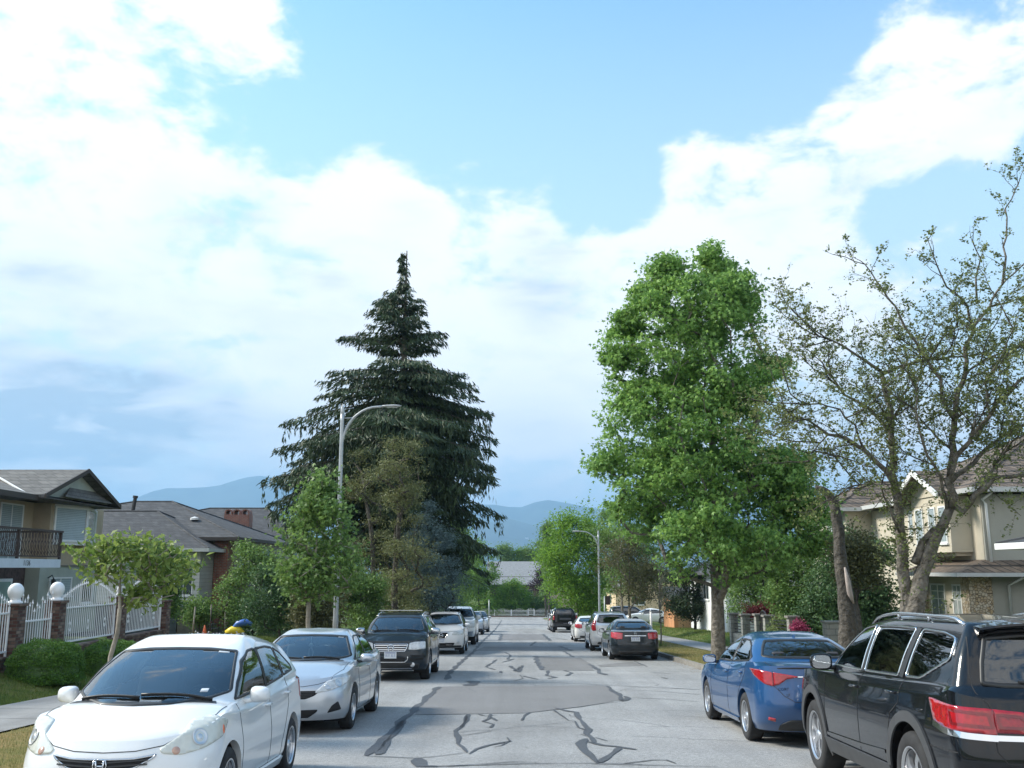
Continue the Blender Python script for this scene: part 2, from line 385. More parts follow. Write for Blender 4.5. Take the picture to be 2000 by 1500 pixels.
M_REFL = mat('lamp_reflector', (.58, .59, .60), .32, .75)
M_AMBER = mat('amber_lens', (.75, .16, .05), .2, coat=1)
M_MIRG = mat('mirror_glass', (.55, .58, .6), .04, 1.0)
M_SILVER = mat('silver_trim', (.55, .56, .58), .25, .9)
M_LINE = mat('panel_gap', (.015, .015, .016), .7)

class Car:
    def __init__(s, label, cat, spec, pm, loc, rz, group=None, lod=0, name='parked_car'):
        s.p = spec; s.lod = lod; s.pm = pm
        th = math.atan(SLOPE)
        s.root = thing(name, loc, label, cat, group)
        s.root.rotation_euler = (-th if abs(rz) < 1 else th, 0, rz)
        s.holes = []
        s.shape()
    def shape(s):
        p = s.p; yF, yR, W, H = p['yF'], p['yR'], p['W'], p['H']; bl = p['bl']
        cy, cz = p['cowl']; wy, wz = p['wst']; ry, rz_ = p['rft']; gy, gz = p['rgb']; ty, tz = p['trk']; hz = p['hoodF']
        ax = p['wb']/2; z0 = p.get('sill', .2); nose = p.get('nose', (.10, .02, 0, .02)); tail = p.get('tail', (.12, .03, 0, .01))
        aF, nF, aR, nR = p.get('aF', .55), p.get('nF', 2.7), p.get('aR', .42), p.get('nR', 3.0)
        zb = p.get('zb', (z0, .31, .48, .64)); tp = p.get('taper', .07); hoodY = p.get('hoodY', .14)
        blf = hermite(bl); sh = p.get('shoulder', .07)
        def wk(w): return [(yF, w-tp-.02), (ax+.35, w-.015), (ax-.3, w), (-ax+.3, w), (-ax-.35, w-.012), (yR, w-tp)]
        B = []
        ins = p.get('ins', (.06, .015, 0, 0))
        for k in range(4):
            B.append(dict(yF=yF-nose[k], aF=aF, nF=nF, yR=yR+tail[k], aR=aR, nR=nR, W=wk(W-ins[k]), z=[(0, zb[k])]))
        yh = yF-hoodY
        zs = [(yh, hz), (yh-.25, hz+.07*(cz-hz)/.25 if p.get('hz2') is None else p['hz2']), (cy+.15, min(blf(cy), cz)-sh*.4)]
        zs += [(y, z-sh) for y, z in bl if y < cy-.15 and y > gy+.25]
        zs += [(gy+.12, min(blf(gy), gz)-sh*.35), (ty, tz)]
        B.append(dict(yF=yh, aF=aF*.95, nF=nF, yR=ty, aR=aR*.9, nR=nR, W=[(y, w-.035) for y, w in wk(W)], z=zs))
        hc = p.get('crown', .035); y4, z4 = (yh*.42+cy*.58), (hz*.38+cz*.62)+hc
        yt, zt = (ty*.45+gy*.55), (tz*.5+gz*.5)+p.get('tcrown', .012)
        zs = [(y4, z4), (cy-.05, min(blf(cy), cz)-.01)] + [(y, z-.012) for y, z in bl if y < cy-.15 and y > gy+.2] + [(gy+.1, gz-.01), (yt, zt)]
        B.append(dict(yF=y4, aF=p.get('a4', .42), nF=2.6, yR=yt, aR=p.get('a4r', .25), nR=2.8, W=[(y, w-.07) for y, w in wk(W)], z=zs))
        a5, a7 = p.get('a5', .42), p.get('a7', .16); a5r, a7r = p.get('a5r', .30), p.get('a7r', .14); gi = p.get('gi', .085)
        zs = [(cy, cz), (cy-a5, blf(cy-a5))] + [(y, z) for y, z in bl if y < cy-a5-.05 and y > gy+a5r+.05] + [(gy+a5r, blf(gy+a5r)), (gy, gz)]
        B.append(dict(yF=cy, aF=a5, nF=2.5, yR=gy, aR=a5r, nR=p.get('n5r', 2.7), W=[(y, w-gi) for y, w in wk(W)], z=zs))
        Wr = p['Wr']; wm = (W-gi)*.5+Wr*.5+.02; zr = H-p.get('rdrop', .075)
        def mid(a, b, t): return a*(1-t)+b*t
        yf6 = mid(cy, wy, .5)+.015; yr6 = mid(gy, ry, .5)-.015
        ymid = (cy+gy)/2
        zs = [(yf6, mid(cz, wz, .5)+.012), (ymid, mid(float(blf(ymid)), zr, .5)), (yr6, mid(gz, rz_, .5)+.012)]
        B.append(dict(yF=yf6, aF=mid(a5, a7, .5), nF=2.5, yR=yr6, aR=mid(a5r, a7r, .5), nR=p.get('n5r', 2.7), W=[(cy, wm-.03), (ymid, wm), (gy, wm-p.get('rt', .03))], z=zs))
        rk = p.get('rk', [])
        zs = [(wy, wz), (wy-a7-.1, zr-.035)]+rk+[(ymid, zr)]+[(ry+a7r+.1, min(zr, rz_)), (ry, rz_)]
        B.append(dict(yF=wy, aF=a7, nF=2.6, yR=ry, aR=a7r, nR=2.8, W=[(wy, Wr-.03), (ymid, Wr), (ry, Wr-p.get('rt', .03))], z=zs))
        B.append(dict(yF=wy-.16, aF=.2, nF=2.4, yR=ry+.12, aR=.2, nR=2.4, W=[(0, Wr-.12)], z=[(wy-.16, wz+.035), (ymid, H-.018), (ry+.12, rz_+.02)]))
        B.append(dict(yF=wy-.40, aF=.1, nF=2.4, yR=ry+.35, aR=.1, nR=2.4, W=[(0, .001)], z=[(wy-.40, min(H, wz+.07)), (ymid, H), (ry+.35, min(H, rz_+.05))]))
        q = (2.4, 1.4, .6)[s.lod] if s.lod < 3 else .4
        nFc, nSc, nRc = int(14*q), int(56*q), int(14*q)
        P = np.array([belt_curve(b, nFc, nSc, nRc) for b in B])
        sub = [max(1, int(v*q)) for v in (2, 3, 3, 5, 2, 3, 6, 6, 4, 3)]
        sub = sub[:len(B)-1]
        G = catmull(P, sub, set(p.get('sharp', (4, 6))))
        R, C = G.shape[:2]; G[:, 0, 0] = 0; G[:, -1, 0] = 0; G[-1, :, 0] = 0
        idx = np.arange(R*C).reshape(R, C); V = G.reshape(-1, 3)
        F = np.stack([idx[:-1, :-1], idx[1:, :-1], idx[1:, 1:], idx[:-1, 1:]], -1).reshape(-1, 4)
        n = len(V); V2 = V*np.array([-1, 1, 1]); F2 = F[:, ::-1]+n
        s.V = np.vstack([V, V2]); s.F = np.vstack([F, F2])
        s.bvh = BVHTree.FromPolygons([tuple(v) for v in s.V], [tuple(f) for f in s.F])
    # --- projection of outlines on to the body
    def frame(s, how):
        if how == 'side': return Vector((-1,0,0)), Vector((0,1,0))
        if how == 'front': return Vector((0,-1,0)), Vector((1,0,0))
        if how == 'rear': return Vector((0,1,0)), Vector((1,0,0))
        if how == 'top': return Vector((0,0,-1)), Vector((1,0,0))
        a = math.radians(how)      # angle: 0 = seen from the front, 90 = from the +x side, 180 = from behind
        d = Vector((-math.sin(a), -math.cos(a), 0)); return d, Vector((math.cos(a), -math.sin(a), 0))
    def to2(s, pts, how):
        d, u = s.frame(how)
        if len(pts[0]) == 2: return [Vector(p) for p in pts]
        return [Vector((Vector(p).dot(u), p[2])) for p in pts]
    def hit(s, a, b, how):
        d, u = s.frame(how)
        if how == 'top': o = Vector((a, b, 4))
        else: o = u*a+Vector((0, 0, b))-d*5
        h, n, i, dist = s.bvh.ray_cast(o, d)
        if h is None:
            h, n, i, dist = s.bvh.find_nearest(o+d*(5-1.0 if how != 'side' else 4.3))
        if n.dot(d) > 0: n = -n
        return h, n
    def mk(s, name, V, F, m, mirror, parent, smooth=True):
        par = parent or s.root; res = []
        o = bpy.data.meshes.new(name); o.from_pydata([tuple(v) for v in V], [], F); res.append(link_mesh(name, o, m, par, smooth))
        if mirror:
            o = bpy.data.meshes.new(name); o.from_pydata([(-v[0], v[1], v[2]) for v in V], [], [tuple(f)[::-1] for f in F])
            res.append(link_mesh(name, o, m, par if not isinstance(par, tuple) else par[1], smooth))
        return res
    def panel(s, name, pts, how, m, off=.004, r=.02, mirror=False, sym=False, step=None, parent=None, smooth=True, hole=False):
        """a piece of bodywork lying on the body inside an outline"""
        if sym: pts = pts + [(-p[0],)+tuple(p[1:]) for p in reversed(pts) if abs(p[0]) > 1e-6]
        P = s.to2(pts, how); P = round_poly(P, r) if r else P
        step = step or (.03 if s.lod == 0 else .07)
        D = densify(P, step); 
        if area2(D) < 0: D = D[::-1]
        if hole: s.holes.append((inset(D, .004), how, mirror))
        xs = [v.x for v in D]; ys = [v.y for v in D]
        gx = np.arange(min(xs)+step/2, max(xs), step); gy = np.arange(min(ys)+step/2, max(ys), step)
        X, Y = np.meshgrid(gx, gy); Q = np.c_[X.ravel(), Y.ravel()]
        ins = [(v.x, v.y) for v in inset(D, step*.35)]
        Q = Q[in_poly(Q, ins)] if len(Q) else Q
        vv = D+[Vector(q) for q in Q]
        nb = len(D); res = geometry.delaunay_2d_cdt(vv, [(i, (i+1) % nb) for i in range(nb)], [], 1, 1e-6)
        v2, fs = res[0], res[2]
        fs = [f for f in fs if in_poly(np.array([[sum(v2[i].x for i in f)/3, sum(v2[i].y for i in f)/3]]), [(v.x, v.y) for v in D])[0]]
        hn = [s.hit(v.x, v.y, how) for v in v2]
        V = [h+n*off for h, n in hn]
        # orient
        d, u = s.frame(how); F = []
        for f in fs:
            nrm = (V[f[1]]-V[f[0]]).cross(V[f[2]]-V[f[0]]); F.append(tuple(f) if nrm.dot(d) < 0 else tuple(f)[::-1])
        # skirt down to the body
        ed = {}
        for f in F:
            for i in range(3):
                a, b = f[i], f[(i+1) % 3]
                if (b, a) in ed: del ed[(b, a)]
                else: ed[(a, b)] = 1
        m0 = {}
        for a, b in ed:
            for k in (a, b):
                if k not in m0: m0[k] = len(V); V.append(hn[k][0]-hn[k][1]*.002)
        F += [(b, a, m0[a], m0[b]) for a, b in ed]
        return s.mk(name, V, F, m, mirror, parent, smooth)
    def ring(s, name, pts, how, m, w=.03, off=.006, r=.02, mirror=False, sym=False, parent=None, dense=.03):
        if sym: pts = pts + [(-p[0],)+tuple(p[1:]) for p in reversed(pts) if abs(p[0]) > 1e-6]
        P = s.to2(pts, how); P = round_poly(P, r) if r else P; D = densify(P, dense)
        if area2(D) < 0: D = D[::-1]
        I = inset(D, w); O = D; V = []; F = []; n = len(D)
        for k, (L, o_) in enumerate(((O, -.002), (O, off), (I, off), (I, -.004))):
            for v in L: h, nn = s.hit(v.x, v.y, how); V.append(h+nn*o_)
        for k in range(3):
            for i in range(n): j = (i+1) % n; F.append((k*n+i, k*n+j, (k+1)*n+j, (k+1)*n+i))
        d, u = s.frame(how); f = F[n]
        if (V[f[1]]-V[f[0]]).cross(V[f[2]]-V[f[0]]).dot(d) > 0: F = [t[::-1] for t in F]
        return s.mk(name, V, F, m, mirror, parent)
    def strip(s, name, pts, how, m, w=.006, off=.0025, mirror=False, closed=False, parent=None, d=.04):
        P = s.to2(pts, how)
        if not closed: 
            L = []
            for i in range(len(P)-1):
                n = max(1, int((P[i+1]-P[i]).length/d)); L += [P[i].lerp(P[i+1], k/n) for k in range(n)]
            L.append(P[-1])
        else: L = densify(P, d)
        H_ = [s.hit(v.x, v.y, how) for v in L]; V = []; F = []; n = len(L)
        for i, (h, nn) in enumerate(H_):
            a = H_[(i-1) % n if closed else max(i-1, 0)][0]; b = H_[(i+1) % n if closed else min(i+1, n-1)][0]
            t = (b-a).normalized(); sd_ = nn.cross(t).normalized()*w/2
            V += [h-sd_-nn*.001, h-sd_+nn*off, h+sd_+nn*off, h+sd_-nn*.001]
        for i in range(n if closed else n-1):
            j = (i+1) % n
            for k in range(3): F.append((i*4+k, i*4+k+1, j*4+k+1, j*4+k))
        f = F[1]
        if (V[f[1]]-V[f[0]]).cross(V[f[2]]-V[f[0]]).dot(H_[0][1]) < 0: F = [t[::-1] for t in F]
        return s.mk(name, V, F, m, mirror, parent, False)
    def window(s, name, pts, how, gm, w=.028, mirror=False, sym=False, r=.03, frame_m=None, chrome=None):
        lg = s.lod == 0
        g = s.panel(name, pts, how, gm, off=.003 if lg else .006, r=r, mirror=mirror, sym=sym, hole=(s.lod < 2))
        f = s.ring('window_trim', pts, how, frame_m or M_TRIM, w=w if s.lod < 2 else w*.8, off=.0065 if lg else .012, r=r, mirror=False, sym=sym, parent=g[0])
        if mirror: 
            f2 = f[0].copy(); f2.data = f[0].data.copy(); COL.objects.link(f2); f2.parent = g[1]
            for v in f2.data.vertices: v.co.x *= -1
            f2.data.flip_normals()
        if chrome:
            s.ring('chrome_surround', [Vector(p) for p in pts], how, chrome, w=.012, off=.012, r=r, mirror=mirror, sym=sym)
        return g
    def finish(s):
        """cut the wheel arches and window openings and link the body"""
        p = s.p; ax = p['wb']/2; V, F = s.V.copy(), s.F; Ra = p['R']+p.get('gap', .055); zc = p['R']+.0
        zone = np.abs(V[:, 0]) > p['W']-.34
        e = np.vstack([F[:, [0, 1]], F[:, [1, 2]], F[:, [2, 3]], F[:, [3, 0]]]); e = np.unique(np.sort(e, 1), axis=0)
        on = np.zeros(len(V), bool); tris = []; drop = np.zeros(len(F), bool)
        for yw in (ax, -ax):
            def D_(): return np.hypot(V[:, 1]-yw, V[:, 2]-zc)-Ra
            d = D_(); c = (d[e[:, 0]]*d[e[:, 1]] < 0) & zone[e[:, 0]] & zone[e[:, 1]] & (np.abs(V[e[:, 0], 1]-yw) < Ra+.2)
            ec = e[c]; t = np.abs(d[ec[:, 0]])/(np.abs(d[ec[:, 0]])+np.abs(d[ec[:, 1]]))
            near = np.where(t < .5, ec[:, 0], ec[:, 1]); pos = V[ec[:, 0]]*(1-t)[:, None]+V[ec[:, 1]]*t[:, None]; q = np.minimum(t, 1-t)
            o_ = np.argsort(-q); V[near[o_]] = pos[o_]; on[near] = True
            k = near; dd = np.hypot(V[k, 1]-yw, V[k, 2]-zc); V[k, 1] = yw+(V[k, 1]-yw)*Ra/dd; V[k, 2] = zc+(V[k, 2]-zc)*Ra/dd
            d = D_(); d[np.abs(d) < 1e-5] = 0; st = np.sign(d)[F]; zf = zone[F].all(1) & (np.abs(V[F][:, :, 1]-yw) < Ra+.3).all(1)
            inside = (st <= 0).all(1) & zf; mixed = (st < 0).any(1) & (st > 0).any(1) & zf
            drop |= inside | mixed
            for fi in np.nonzero(mixed)[0]:
                f = F[fi]; z_ = st[fi]; r = [i for i in range(4) if z_[i] == 0]
                for i in range(4):
                    if z_[i] > 0 and z_[(i-1) % 4] >= 0 and z_[(i+1) % 4] >= 0: tris.append((int(f[(i-1) % 4]), int(f[i]), int(f[(i+1) % 4])))
        F1 = F[~drop]
        ec_ = {}
        for f in [tuple(int(i) for i in f) for f in F1[on[F1].any(1)]]+tris:
            for i in range(len(f)):
                a, b = f[i], f[(i+1) % len(f)]
                if on[a] and on[b]: k = (min(a, b), max(a, b)); ec_[k] = ec_.get(k, 0)+1
        be = [k for k, v in ec_.items() if v == 1]; ls = set(i for k in be for i in k)
        keep2 = np.ones(len(F1), bool); cen = V[F1].mean(1)
        for D, how, mir in s.holes:
            d, uu = s.frame(how); poly = [(v.x, v.y) for v in D]
            for sx in ((1, -1) if mir else (1,)):
                W_ = V[F1].copy(); W_[:, :, 0] *= sx; A = (W_[:, :, 0]*uu.x+W_[:, :, 1]*uu.y) if how != 'top' else W_[:, :, 0]
                Bz = W_[:, :, 2]; inn = np.ones(len(F1), bool)
                for q in range(4): inn &= in_poly(np.c_[A[:, q], Bz[:, q]], poly)
                nr = np.cross(W_[:, 1]-W_[:, 0], W_[:, 2]-W_[:, 0]); nr *= sx
                face = -(nr[:, 0]*d.x+nr[:, 1]*d.y+nr[:, 2]*d.z)
                # faces turned to the viewer of this outline; normal sign is settled by position
                c = W_.mean(1); toward = -(c[:, 0]*d.x+c[:, 1]*d.y)
                if how == 'side': ok = c[:, 0] > .2
                elif how == 'front': ok = c[:, 1] > p['rgb'][0]+1.2
                elif how == 'rear': ok = c[:, 1] < p['cowl'][0]-1.2
                else: ok = toward > 0
                keep2 &= ~(inn & ok)
        F2 = F1[keep2]
        VV = [tuple(v) for v in V]; FF = [tuple(int(i) for i in f) for f in F2]+tris
        m_ = {}
        for i in ls:
            v = V[i]; m_[i] = len(VV); VV.append((v[0]-math.copysign(.07, v[0]), v[1], v[2]))
        FF += [(int(a), int(b), m_[int(b)], m_[int(a)]) for a, b in be]
        me = bpy.data.meshes.new('body'); me.from_pydata(VV, [], FF)
        b = bmesh.new(); b.from_mesh(me); bmesh.ops.remove_doubles(b, verts=b.verts, dist=.0004)
        loose = [v for v in b.verts if not v.link_faces]; bmesh.ops.delete(b, geom=loose, context='VERTS')
        bmesh.ops.recalc_face_normals(b, faces=b.faces)
        if sum(f.normal.dot(f.calc_center_median()-Vector((0, 0, .7)))*f.calc_area() for f in b.faces) < 0: bmesh.ops.reverse_faces(b, faces=b.faces)
        for ed in b.edges:
            if len(ed.link_faces) == 2 and ed.calc_face_angle(0) > math.radians(38): ed.smooth = False
        b.to_mesh(me); b.free()
        o = link_mesh('body', me, s.pm, s.root, True)
        s.body = o
        # wells and floor
        mb = MB(); R = p['R']; W = p['W']
        for yw in (ax, -ax):
            for sx in (-1, 1):
                pr = []; n = 20
                for k in range(n+1):
                    a = -.15*PI+1.3*PI*k/n; pr.append((yw+math.cos(a)*(Ra+.012), zc+math.sin(a)*(Ra+.012)))
                b0 = len(mb.v)
                for y, z in pr: mb.v.append((sx*(W-.07), y, z)); mb.v.append((sx*(W-.40), y, z))
                for k in range(n): mb.f.append((b0+2*k, b0+2*k+1, b0+2*k+3, b0+2*k+2))
                mb.f.append(tuple(b0+2*k+1 for k in range(n+1)))
        g = max(.12, p.get('sill', .2)-.03)
        mb.box(-W+.16, W-.16, -ax+Ra+.03, ax-Ra-.03, g, g+.12); mb.box(-W+.42, W-.42, p['yR']+.25, p['yF']-.25, g+.01, g+.18)
        mb.box(-W+.30, W-.30, p['yR']+.30, -ax-Ra-.02, g+.015, g+.2); mb.box(-W+.30, W-.30, ax+Ra+.02, p['yF']-.28, g+.015, g+.2)
        mb.build('underbody', M_DARK, s.root, recalc=False)
        return s
    def seats(s, m=None, y0=None, sw=1):
        """dashboard, steering wheel, two front seats and a rear bench"""
        p = s.p; m = m or M_SEAT; cy, cz = p['cowl']; W = p['W']-.16; y0 = y0 if y0 is not None else cy-1.15; zs = p.get('sill', .2)+.32
        mb = MB(); mb.prism([(-W, cy-.02, cz-.10), (-W, cy-.55, cz-.06), (-W, cy-.66, cz-.16), (-W, cy-.6, cz-.42), (-W, cy-.1, cz-.45)], (1, 0, 0), 2*W)
        bevel(mb.build('dashboard', mat('dash', (.035, .036, .04), .7), s.root), .02)
        for x in (-.36, .36):
            q = MB(); q.obox((x, y0, zs), (.25, 0, 0), (0, .26, .02), (0, 0, .08)); q.obox((x, y0-.32, zs+.34), (.24, 0, 0), (0, .06, 0), (0, -.10, .33))
            o = q.build('front_seat', m, s.root); bevel(o, .06, 3)
            q = MB(); q.obox((x, y0-.42, zs+.74), (.11, 0, 0), (0, .045, 0), (0, -.01, .075)); bevel(q.build('headrest', m, o), .035, 3)
        y1 = y0-.98; q = MB(); q.obox((0, y1, zs), (W-.12, 0, 0), (0, .24, 0), (0, 0, .1)); q.obox((0, y1-.30, zs+.32), (W-.12, 0, 0), (0, .07, 0), (0, -.08, .28))
        o = q.build('rear_seat', m, s.root); bevel(o, .05, 3)
        for x in (-.38, .38):
            q = MB(); q.obox((x, y1-.38, zs+.62), (.09, 0, 0), (0, .035, 0), (0, 0, .05)); bevel(q.build('headrest', m, o), .03, 3)
        # steering wheel on the car's left (= -x when the nose points to +y)
        q = MB(); c = Vector((-.36, cy-.72, cz-.09)); t = math.radians(25); pts = []
        for k in range(25):
            a = 2*PI*k/24; pts.append(c+Vector((math.cos(a)*.185, math.sin(a)*.185*math.sin(t), math.sin(a)*.185*math.cos(t))))
        q.tube(pts, .016, 8, cap=False); q.tube([c+Vector((-.17, 0, 0)), c+Vector((.17, 0, 0))], .018); q.tube([c, c+Vector((0, .25, -.12))], .04)
        q.build('steering_wheel', mat('wheel_vinyl', (.05, .05, .055), .6), s.root, True)
        q = MB(); q.obox((0, p['wst'][0]+.07, p['wst'][1]-.09), (.11, 0, 0), (0, .012, 0), (0, 0, .03)); bevel(q.build('rear_view_mirror', M_TRIM, s.root), .01)
    def wheels(s, style='five', rim_r=None, rim_m=None, tw=None):
        p = s.p; R = p['R']; rr = rim_r or R*.66; w = (tw or .205)/2; rm = rim_m or M_RIM; proto = None
        lo = s.lod > 0; n = 40 if not lo else 24
        for yw in (p['wb']/2, -p['wb']/2):
            for sx in (1, -1):
                if proto is None:
                    e = bpy.data.objects.new('wheel', None); COL.objects.link(e); e.parent = s.root
                    t = MB().lathe([(rr-.03, -w*.8), (rr, -w*.92), (rr+.012, -w), (R-.035, -w*1.03), (R-.012, -w*.9), (R, -w*.7), (R, w*.7), (R-.012, w*.9), (R-.035, w*1.03), (rr+.012, w), (rr, w*.92), (rr-.03, w*.8)], n, axis='x')
                    ty = t.build('tyre', M_TYRE, e, True)
                    q = MB().lathe([(rr-.002, w*.98), (rr-.014, w*.99), (rr-.022, w*.85), (rr-.035, w*.3), (rr-.04, -w*.8)], n, axis='x')
                    xo = w*.80
                    ns, kind = {'five': (5, 1), 'seven': (7, 1), 'ten': (10, 1), 'vee': (5, 2), 'steel': (8, 1), 'eight': (8, 1)}[style]
                    for i in range(ns):
                        a0 = 2*PI*i/ns
                        for dv in ((0,) if kind == 1 else (-.17, .17)):
                            aw = {'five': .24, 'seven': .13, 'ten': .085, 'vee': .075, 'steel': .25, 'eight': .11}[style]
                            pts = []
                            for (r_, ww, xx) in ((.05, aw*1.0*rr*.9, xo-.012), (rr*.55, aw*rr*.95, xo), (rr-.018, aw*rr*(1.25 if kind == 1 else 1.0), xo-.018)):
                                a = a0+dv*(.35 if r_ < .06 else 1.0); u_ = Vector((0, math.cos(a), math.sin(a))); v_ = Vector((0, -math.sin(a), math.cos(a)))
                                pts.append((u_*r_-v_*ww*.5, u_*r_+v_*ww*.5, xx))
                            b0 = len(q.v)
                            for (A, B_, xx) in pts:
                                for P_ in (A, B_): q.v.append((xx, P_.y, P_.z))
                                for P_ in (B_, A): q.v.append((xx-.03, P_.y, P_.z))
                            for k in range(2):
                                for c in range(4): q.f.append((b0+4*k+c, b0+4*k+(c+1) % 4, b0+4*k+4+(c+1) % 4, b0+4*k+4+c))
                    q.lathe([(.0, xo+.012), (.028, xo+.01), (.05, xo), (.062, xo-.02), (.062, xo-.05)], 16, axis='x')
                    rim = q.build('rim', rm, e, False)
                    b_ = MB().lathe([(.0, 0), (rr*.62, 0), (rr*.62, -.02), (0, -.02)], 24, c=(w*.2, 0, 0), axis='x'); b_.lathe([(.0, -w*.5), (rr-.03, -w*.5)], 24, axis='x')
                    b_.build('brake_disc', mat('brake_steel', (.12, .11, .1), .5, .6), e)
                    proto = e; c = e
                else:
                    c = copy_tree(proto); c.parent = s.root
                c.location = (sx*(p['W']-w-p.get('winset', .012)), yw, R); c.rotation_euler = (0, 0, 0 if sx > 0 else PI)
    def mirror_pair(s, y, z, m, gm=None, w=.11, h=.075, d=.07, x=None, stalk=True, skirt=None):
        """door mirrors, a rounded shell each with its glass"""
        p = s.p; hx, nn = s.hit(y, z-.02, 'side'); x0 = hx.x
        for sx in (1, -1):
            V = []; F = []; n = 16; rows = [(0, 1.0), (.015, 1.05), (.05, 1.0), (.09, .82), (.12, .5), (.13, .0)]
            cx = x0+.06+w
            for (dy, k) in rows:
                for i in range(n):
                    a = 2*PI*i/n; ca, sa = math.cos(a), math.sin(a); e = 2/3.2
                    V.append((sx*(cx+w*k*math.copysign(abs(ca)**e, ca)), y-.045+dy*d/.07*.9, z+h*k*math.copysign(abs(sa)**e, sa)*(1-.12*ca)))
            for r_ in range(len(rows)-1):
                for i in range(n): j = (i+1) % n; F.append((r_*n+i, r_*n+j, (r_+1)*n+j, (r_+1)*n+i))
            F.append(tuple(range(n)))
            me = bpy.data.meshes.new('door_mirror'); me.from_pydata(V, [], F); b = bmesh.new(); b.from_mesh(me); bmesh.ops.recalc_face_normals(b, faces=b.faces); b.to_mesh(me); b.free()
            o = link_mesh('door_mirror', me, m, s.root, True)
            q = MB(); q.tube([(sx*(x0-.02), y+.0, z-h*.75), (sx*(x0+.05), y, z-h*.75), (sx*(cx-w*.3), y+.01, z-h*.6)], [.03, .024, .022], 8); q.build('mirror_arm', skirt or M_TRIM, o, True)
            q = MB(); e = 2/3.2; pts = [(sx*(cx+w*.86*math.copysign(abs(math.cos(a))**e, math.cos(a))), y-.049, z+h*.84*math.copysign(abs(math.sin(a))**e, math.sin(a))) for a in [2*PI*i/20 for i in range(20)]]
            q.prism(pts, (0, 1, 0), .002); q.build('mirror_glass', M_MIRG, o)
    def handles(s, spots, m):
        for (y, z) in spots:
            h, n = s.hit(y, z, 'side')
            for sx in (1, -1):
                q = MB(); q.tube([(sx*(h.x-.005), y-.09, z), (sx*(h.x+.028), y-.07, z+.003), (sx*(h.x+.03), y+.06, z+.003), (sx*(h.x-.005), y+.09, z)], [.012, .013, .013, .012], 8)
                q.build('door_handle', m, s.root, True)
    def plate(s, y_end, z, how, band=True):
        h, n = s.hit(0, z, how); sg = 1 if how == 'front' else -1; y = h.y+sg*.012
        q = MB(); q.box(-.155, .155, min(y, y-sg*.02), max(y, y-sg*.02), z-.078, z+.078); o = q.build('license_plate', M_PLATE, s.root); 
        q = MB(); yy = y+sg*.002
        q.box(-.13, .13, min(yy, yy-sg*.001), max(yy, yy-sg*.001), z+.05, z+.064)
        for i, w in enumerate((0, 1, 2, 4, 5, 6)):      # strokes too small to read at this distance
            x = -.118+w*.036; a, b_ = min(yy, yy-sg*.001), max(yy, yy-sg*.001); k = (i*7) % 3
            if k != 1: q.box(x, x+.006, a, b_, z-.035, z+.03)
            q.box(x+.008, x+.022, a, b_, z+.024, z+.03).box(x+.008, x+.020, a, b_, z-.006, z)
            if k != 0: q.box(x+.016, x+.022, a, b_, z-.035, z-.008)
            if k != 2: q.box(x+.008, x+.020, a, b_, z-.035, z-.029)
        q.build('plate_lettering', M_PLATEB, o)
        return y
    def wipers(s, spec):
        for (x0, y0, x1, y1) in spec:   # top-view line close to the windshield base
            pts = []; n = 8
            for k in range(n+1):
                t = k/n; a, b = x0+(x1-x0)*t, y0+(y1-y0)*t; h, nn = s.hit(a, b, 'top'); pts.append(h+nn*.022)
            q = MB(); q.tube(pts, .011, 6); q.tube([p_-Vector((0, 0, .012)) for p_ in pts], .006, 4); q.build('wiper', M_TRIM, s.root, True)
    def rails(s, y0, y1, xo, m, h=.05, legs=()):
        for sx in (1, -1):
            pts = []; n = 14
            for k in range(n+1):
                t = k/n; y = y0+(y1-y0)*t; hh, nn = s.hit(xo, y, 'top'); e = min(1, min(t, 1-t)*9); pts.append((sx*xo, y, hh.z-.01+h*(e**.5)))
            q = MB(); q.tube(pts, .017, 8)
            for t in (.34, .67): 
                y = y0+(y1-y0)*t; hh, nn = s.hit(xo, y, 'top'); q.tube([(sx*xo, y, hh.z-.01), (sx*xo, y, hh.z+h-.005)], .016, 8)
            q.build('roof_rail', m, s.root, True)
def emblem(parent, name, c, r, m, kind, facing=1, n=None):
    """badges drawn as raised strokes; c = centre, drawn in the x-z plane facing +y (facing=1) or -y"""
    q = MB(); f = facing; c = Vector(c)
    def stroke(pts, w): q.tube([c+Vector((x*r*f*-1, 0, z*r)) for x, z in pts], w*r, 6)
    if kind == 'ring_vw':
        stroke([(math.cos(2*PI*k/24), math.sin(2*PI*k/24)) for k in range(25)], .10)
        stroke([(-.38, .86), (0, .08), (.38, .86)], .10); stroke([(-.78, .5), (-.42, -.72), (0, .02), (.42, -.72), (.78, .5)], .10)
    elif kind == 'letter_h':
        stroke([(-.85, .75), (-1, 0), (-.75, -.8), (0, -.92), (.75, -.8), (1, 0), (.85, .75), (0, .92), (-.85, .75)], .09)
        stroke([(-.60, .72), (-.45, -.68)], .14); stroke([(.60, .72), (.45, -.68)], .14); stroke([(-.5, -.05), (.5, -.05)], .13)
    elif kind == 'ring_bar':
        stroke([(math.cos(2*PI*k/24), math.sin(2*PI*k/24)) for k in range(25)], .13); stroke([(-1.15, 0), (1.15, 0)], .2)
    elif kind == 'ovals':
        stroke([(1.3*math.cos(2*PI*k/24), .85*math.sin(2*PI*k/24)) for k in range(25)], .09)
        stroke([(.42*math.cos(2*PI*k/24), .8*math.sin(2*PI*k/24)) for k in range(25)], .08); stroke([(.95*math.cos(2*PI*k/24), .42+.36*math.sin(2*PI*k/24)) for k in range(25)], .08)
    elif kind == 'star':
        stroke([(math.cos(2*PI*k/24), math.sin(2*PI*k/24)) for k in range(25)], .08)
        for a in (90, 210, 330): stroke([(0, 0), (math.cos(math.radians(a)), math.sin(math.radians(a)))], .12)
    return q.build(name, m, parent, True)
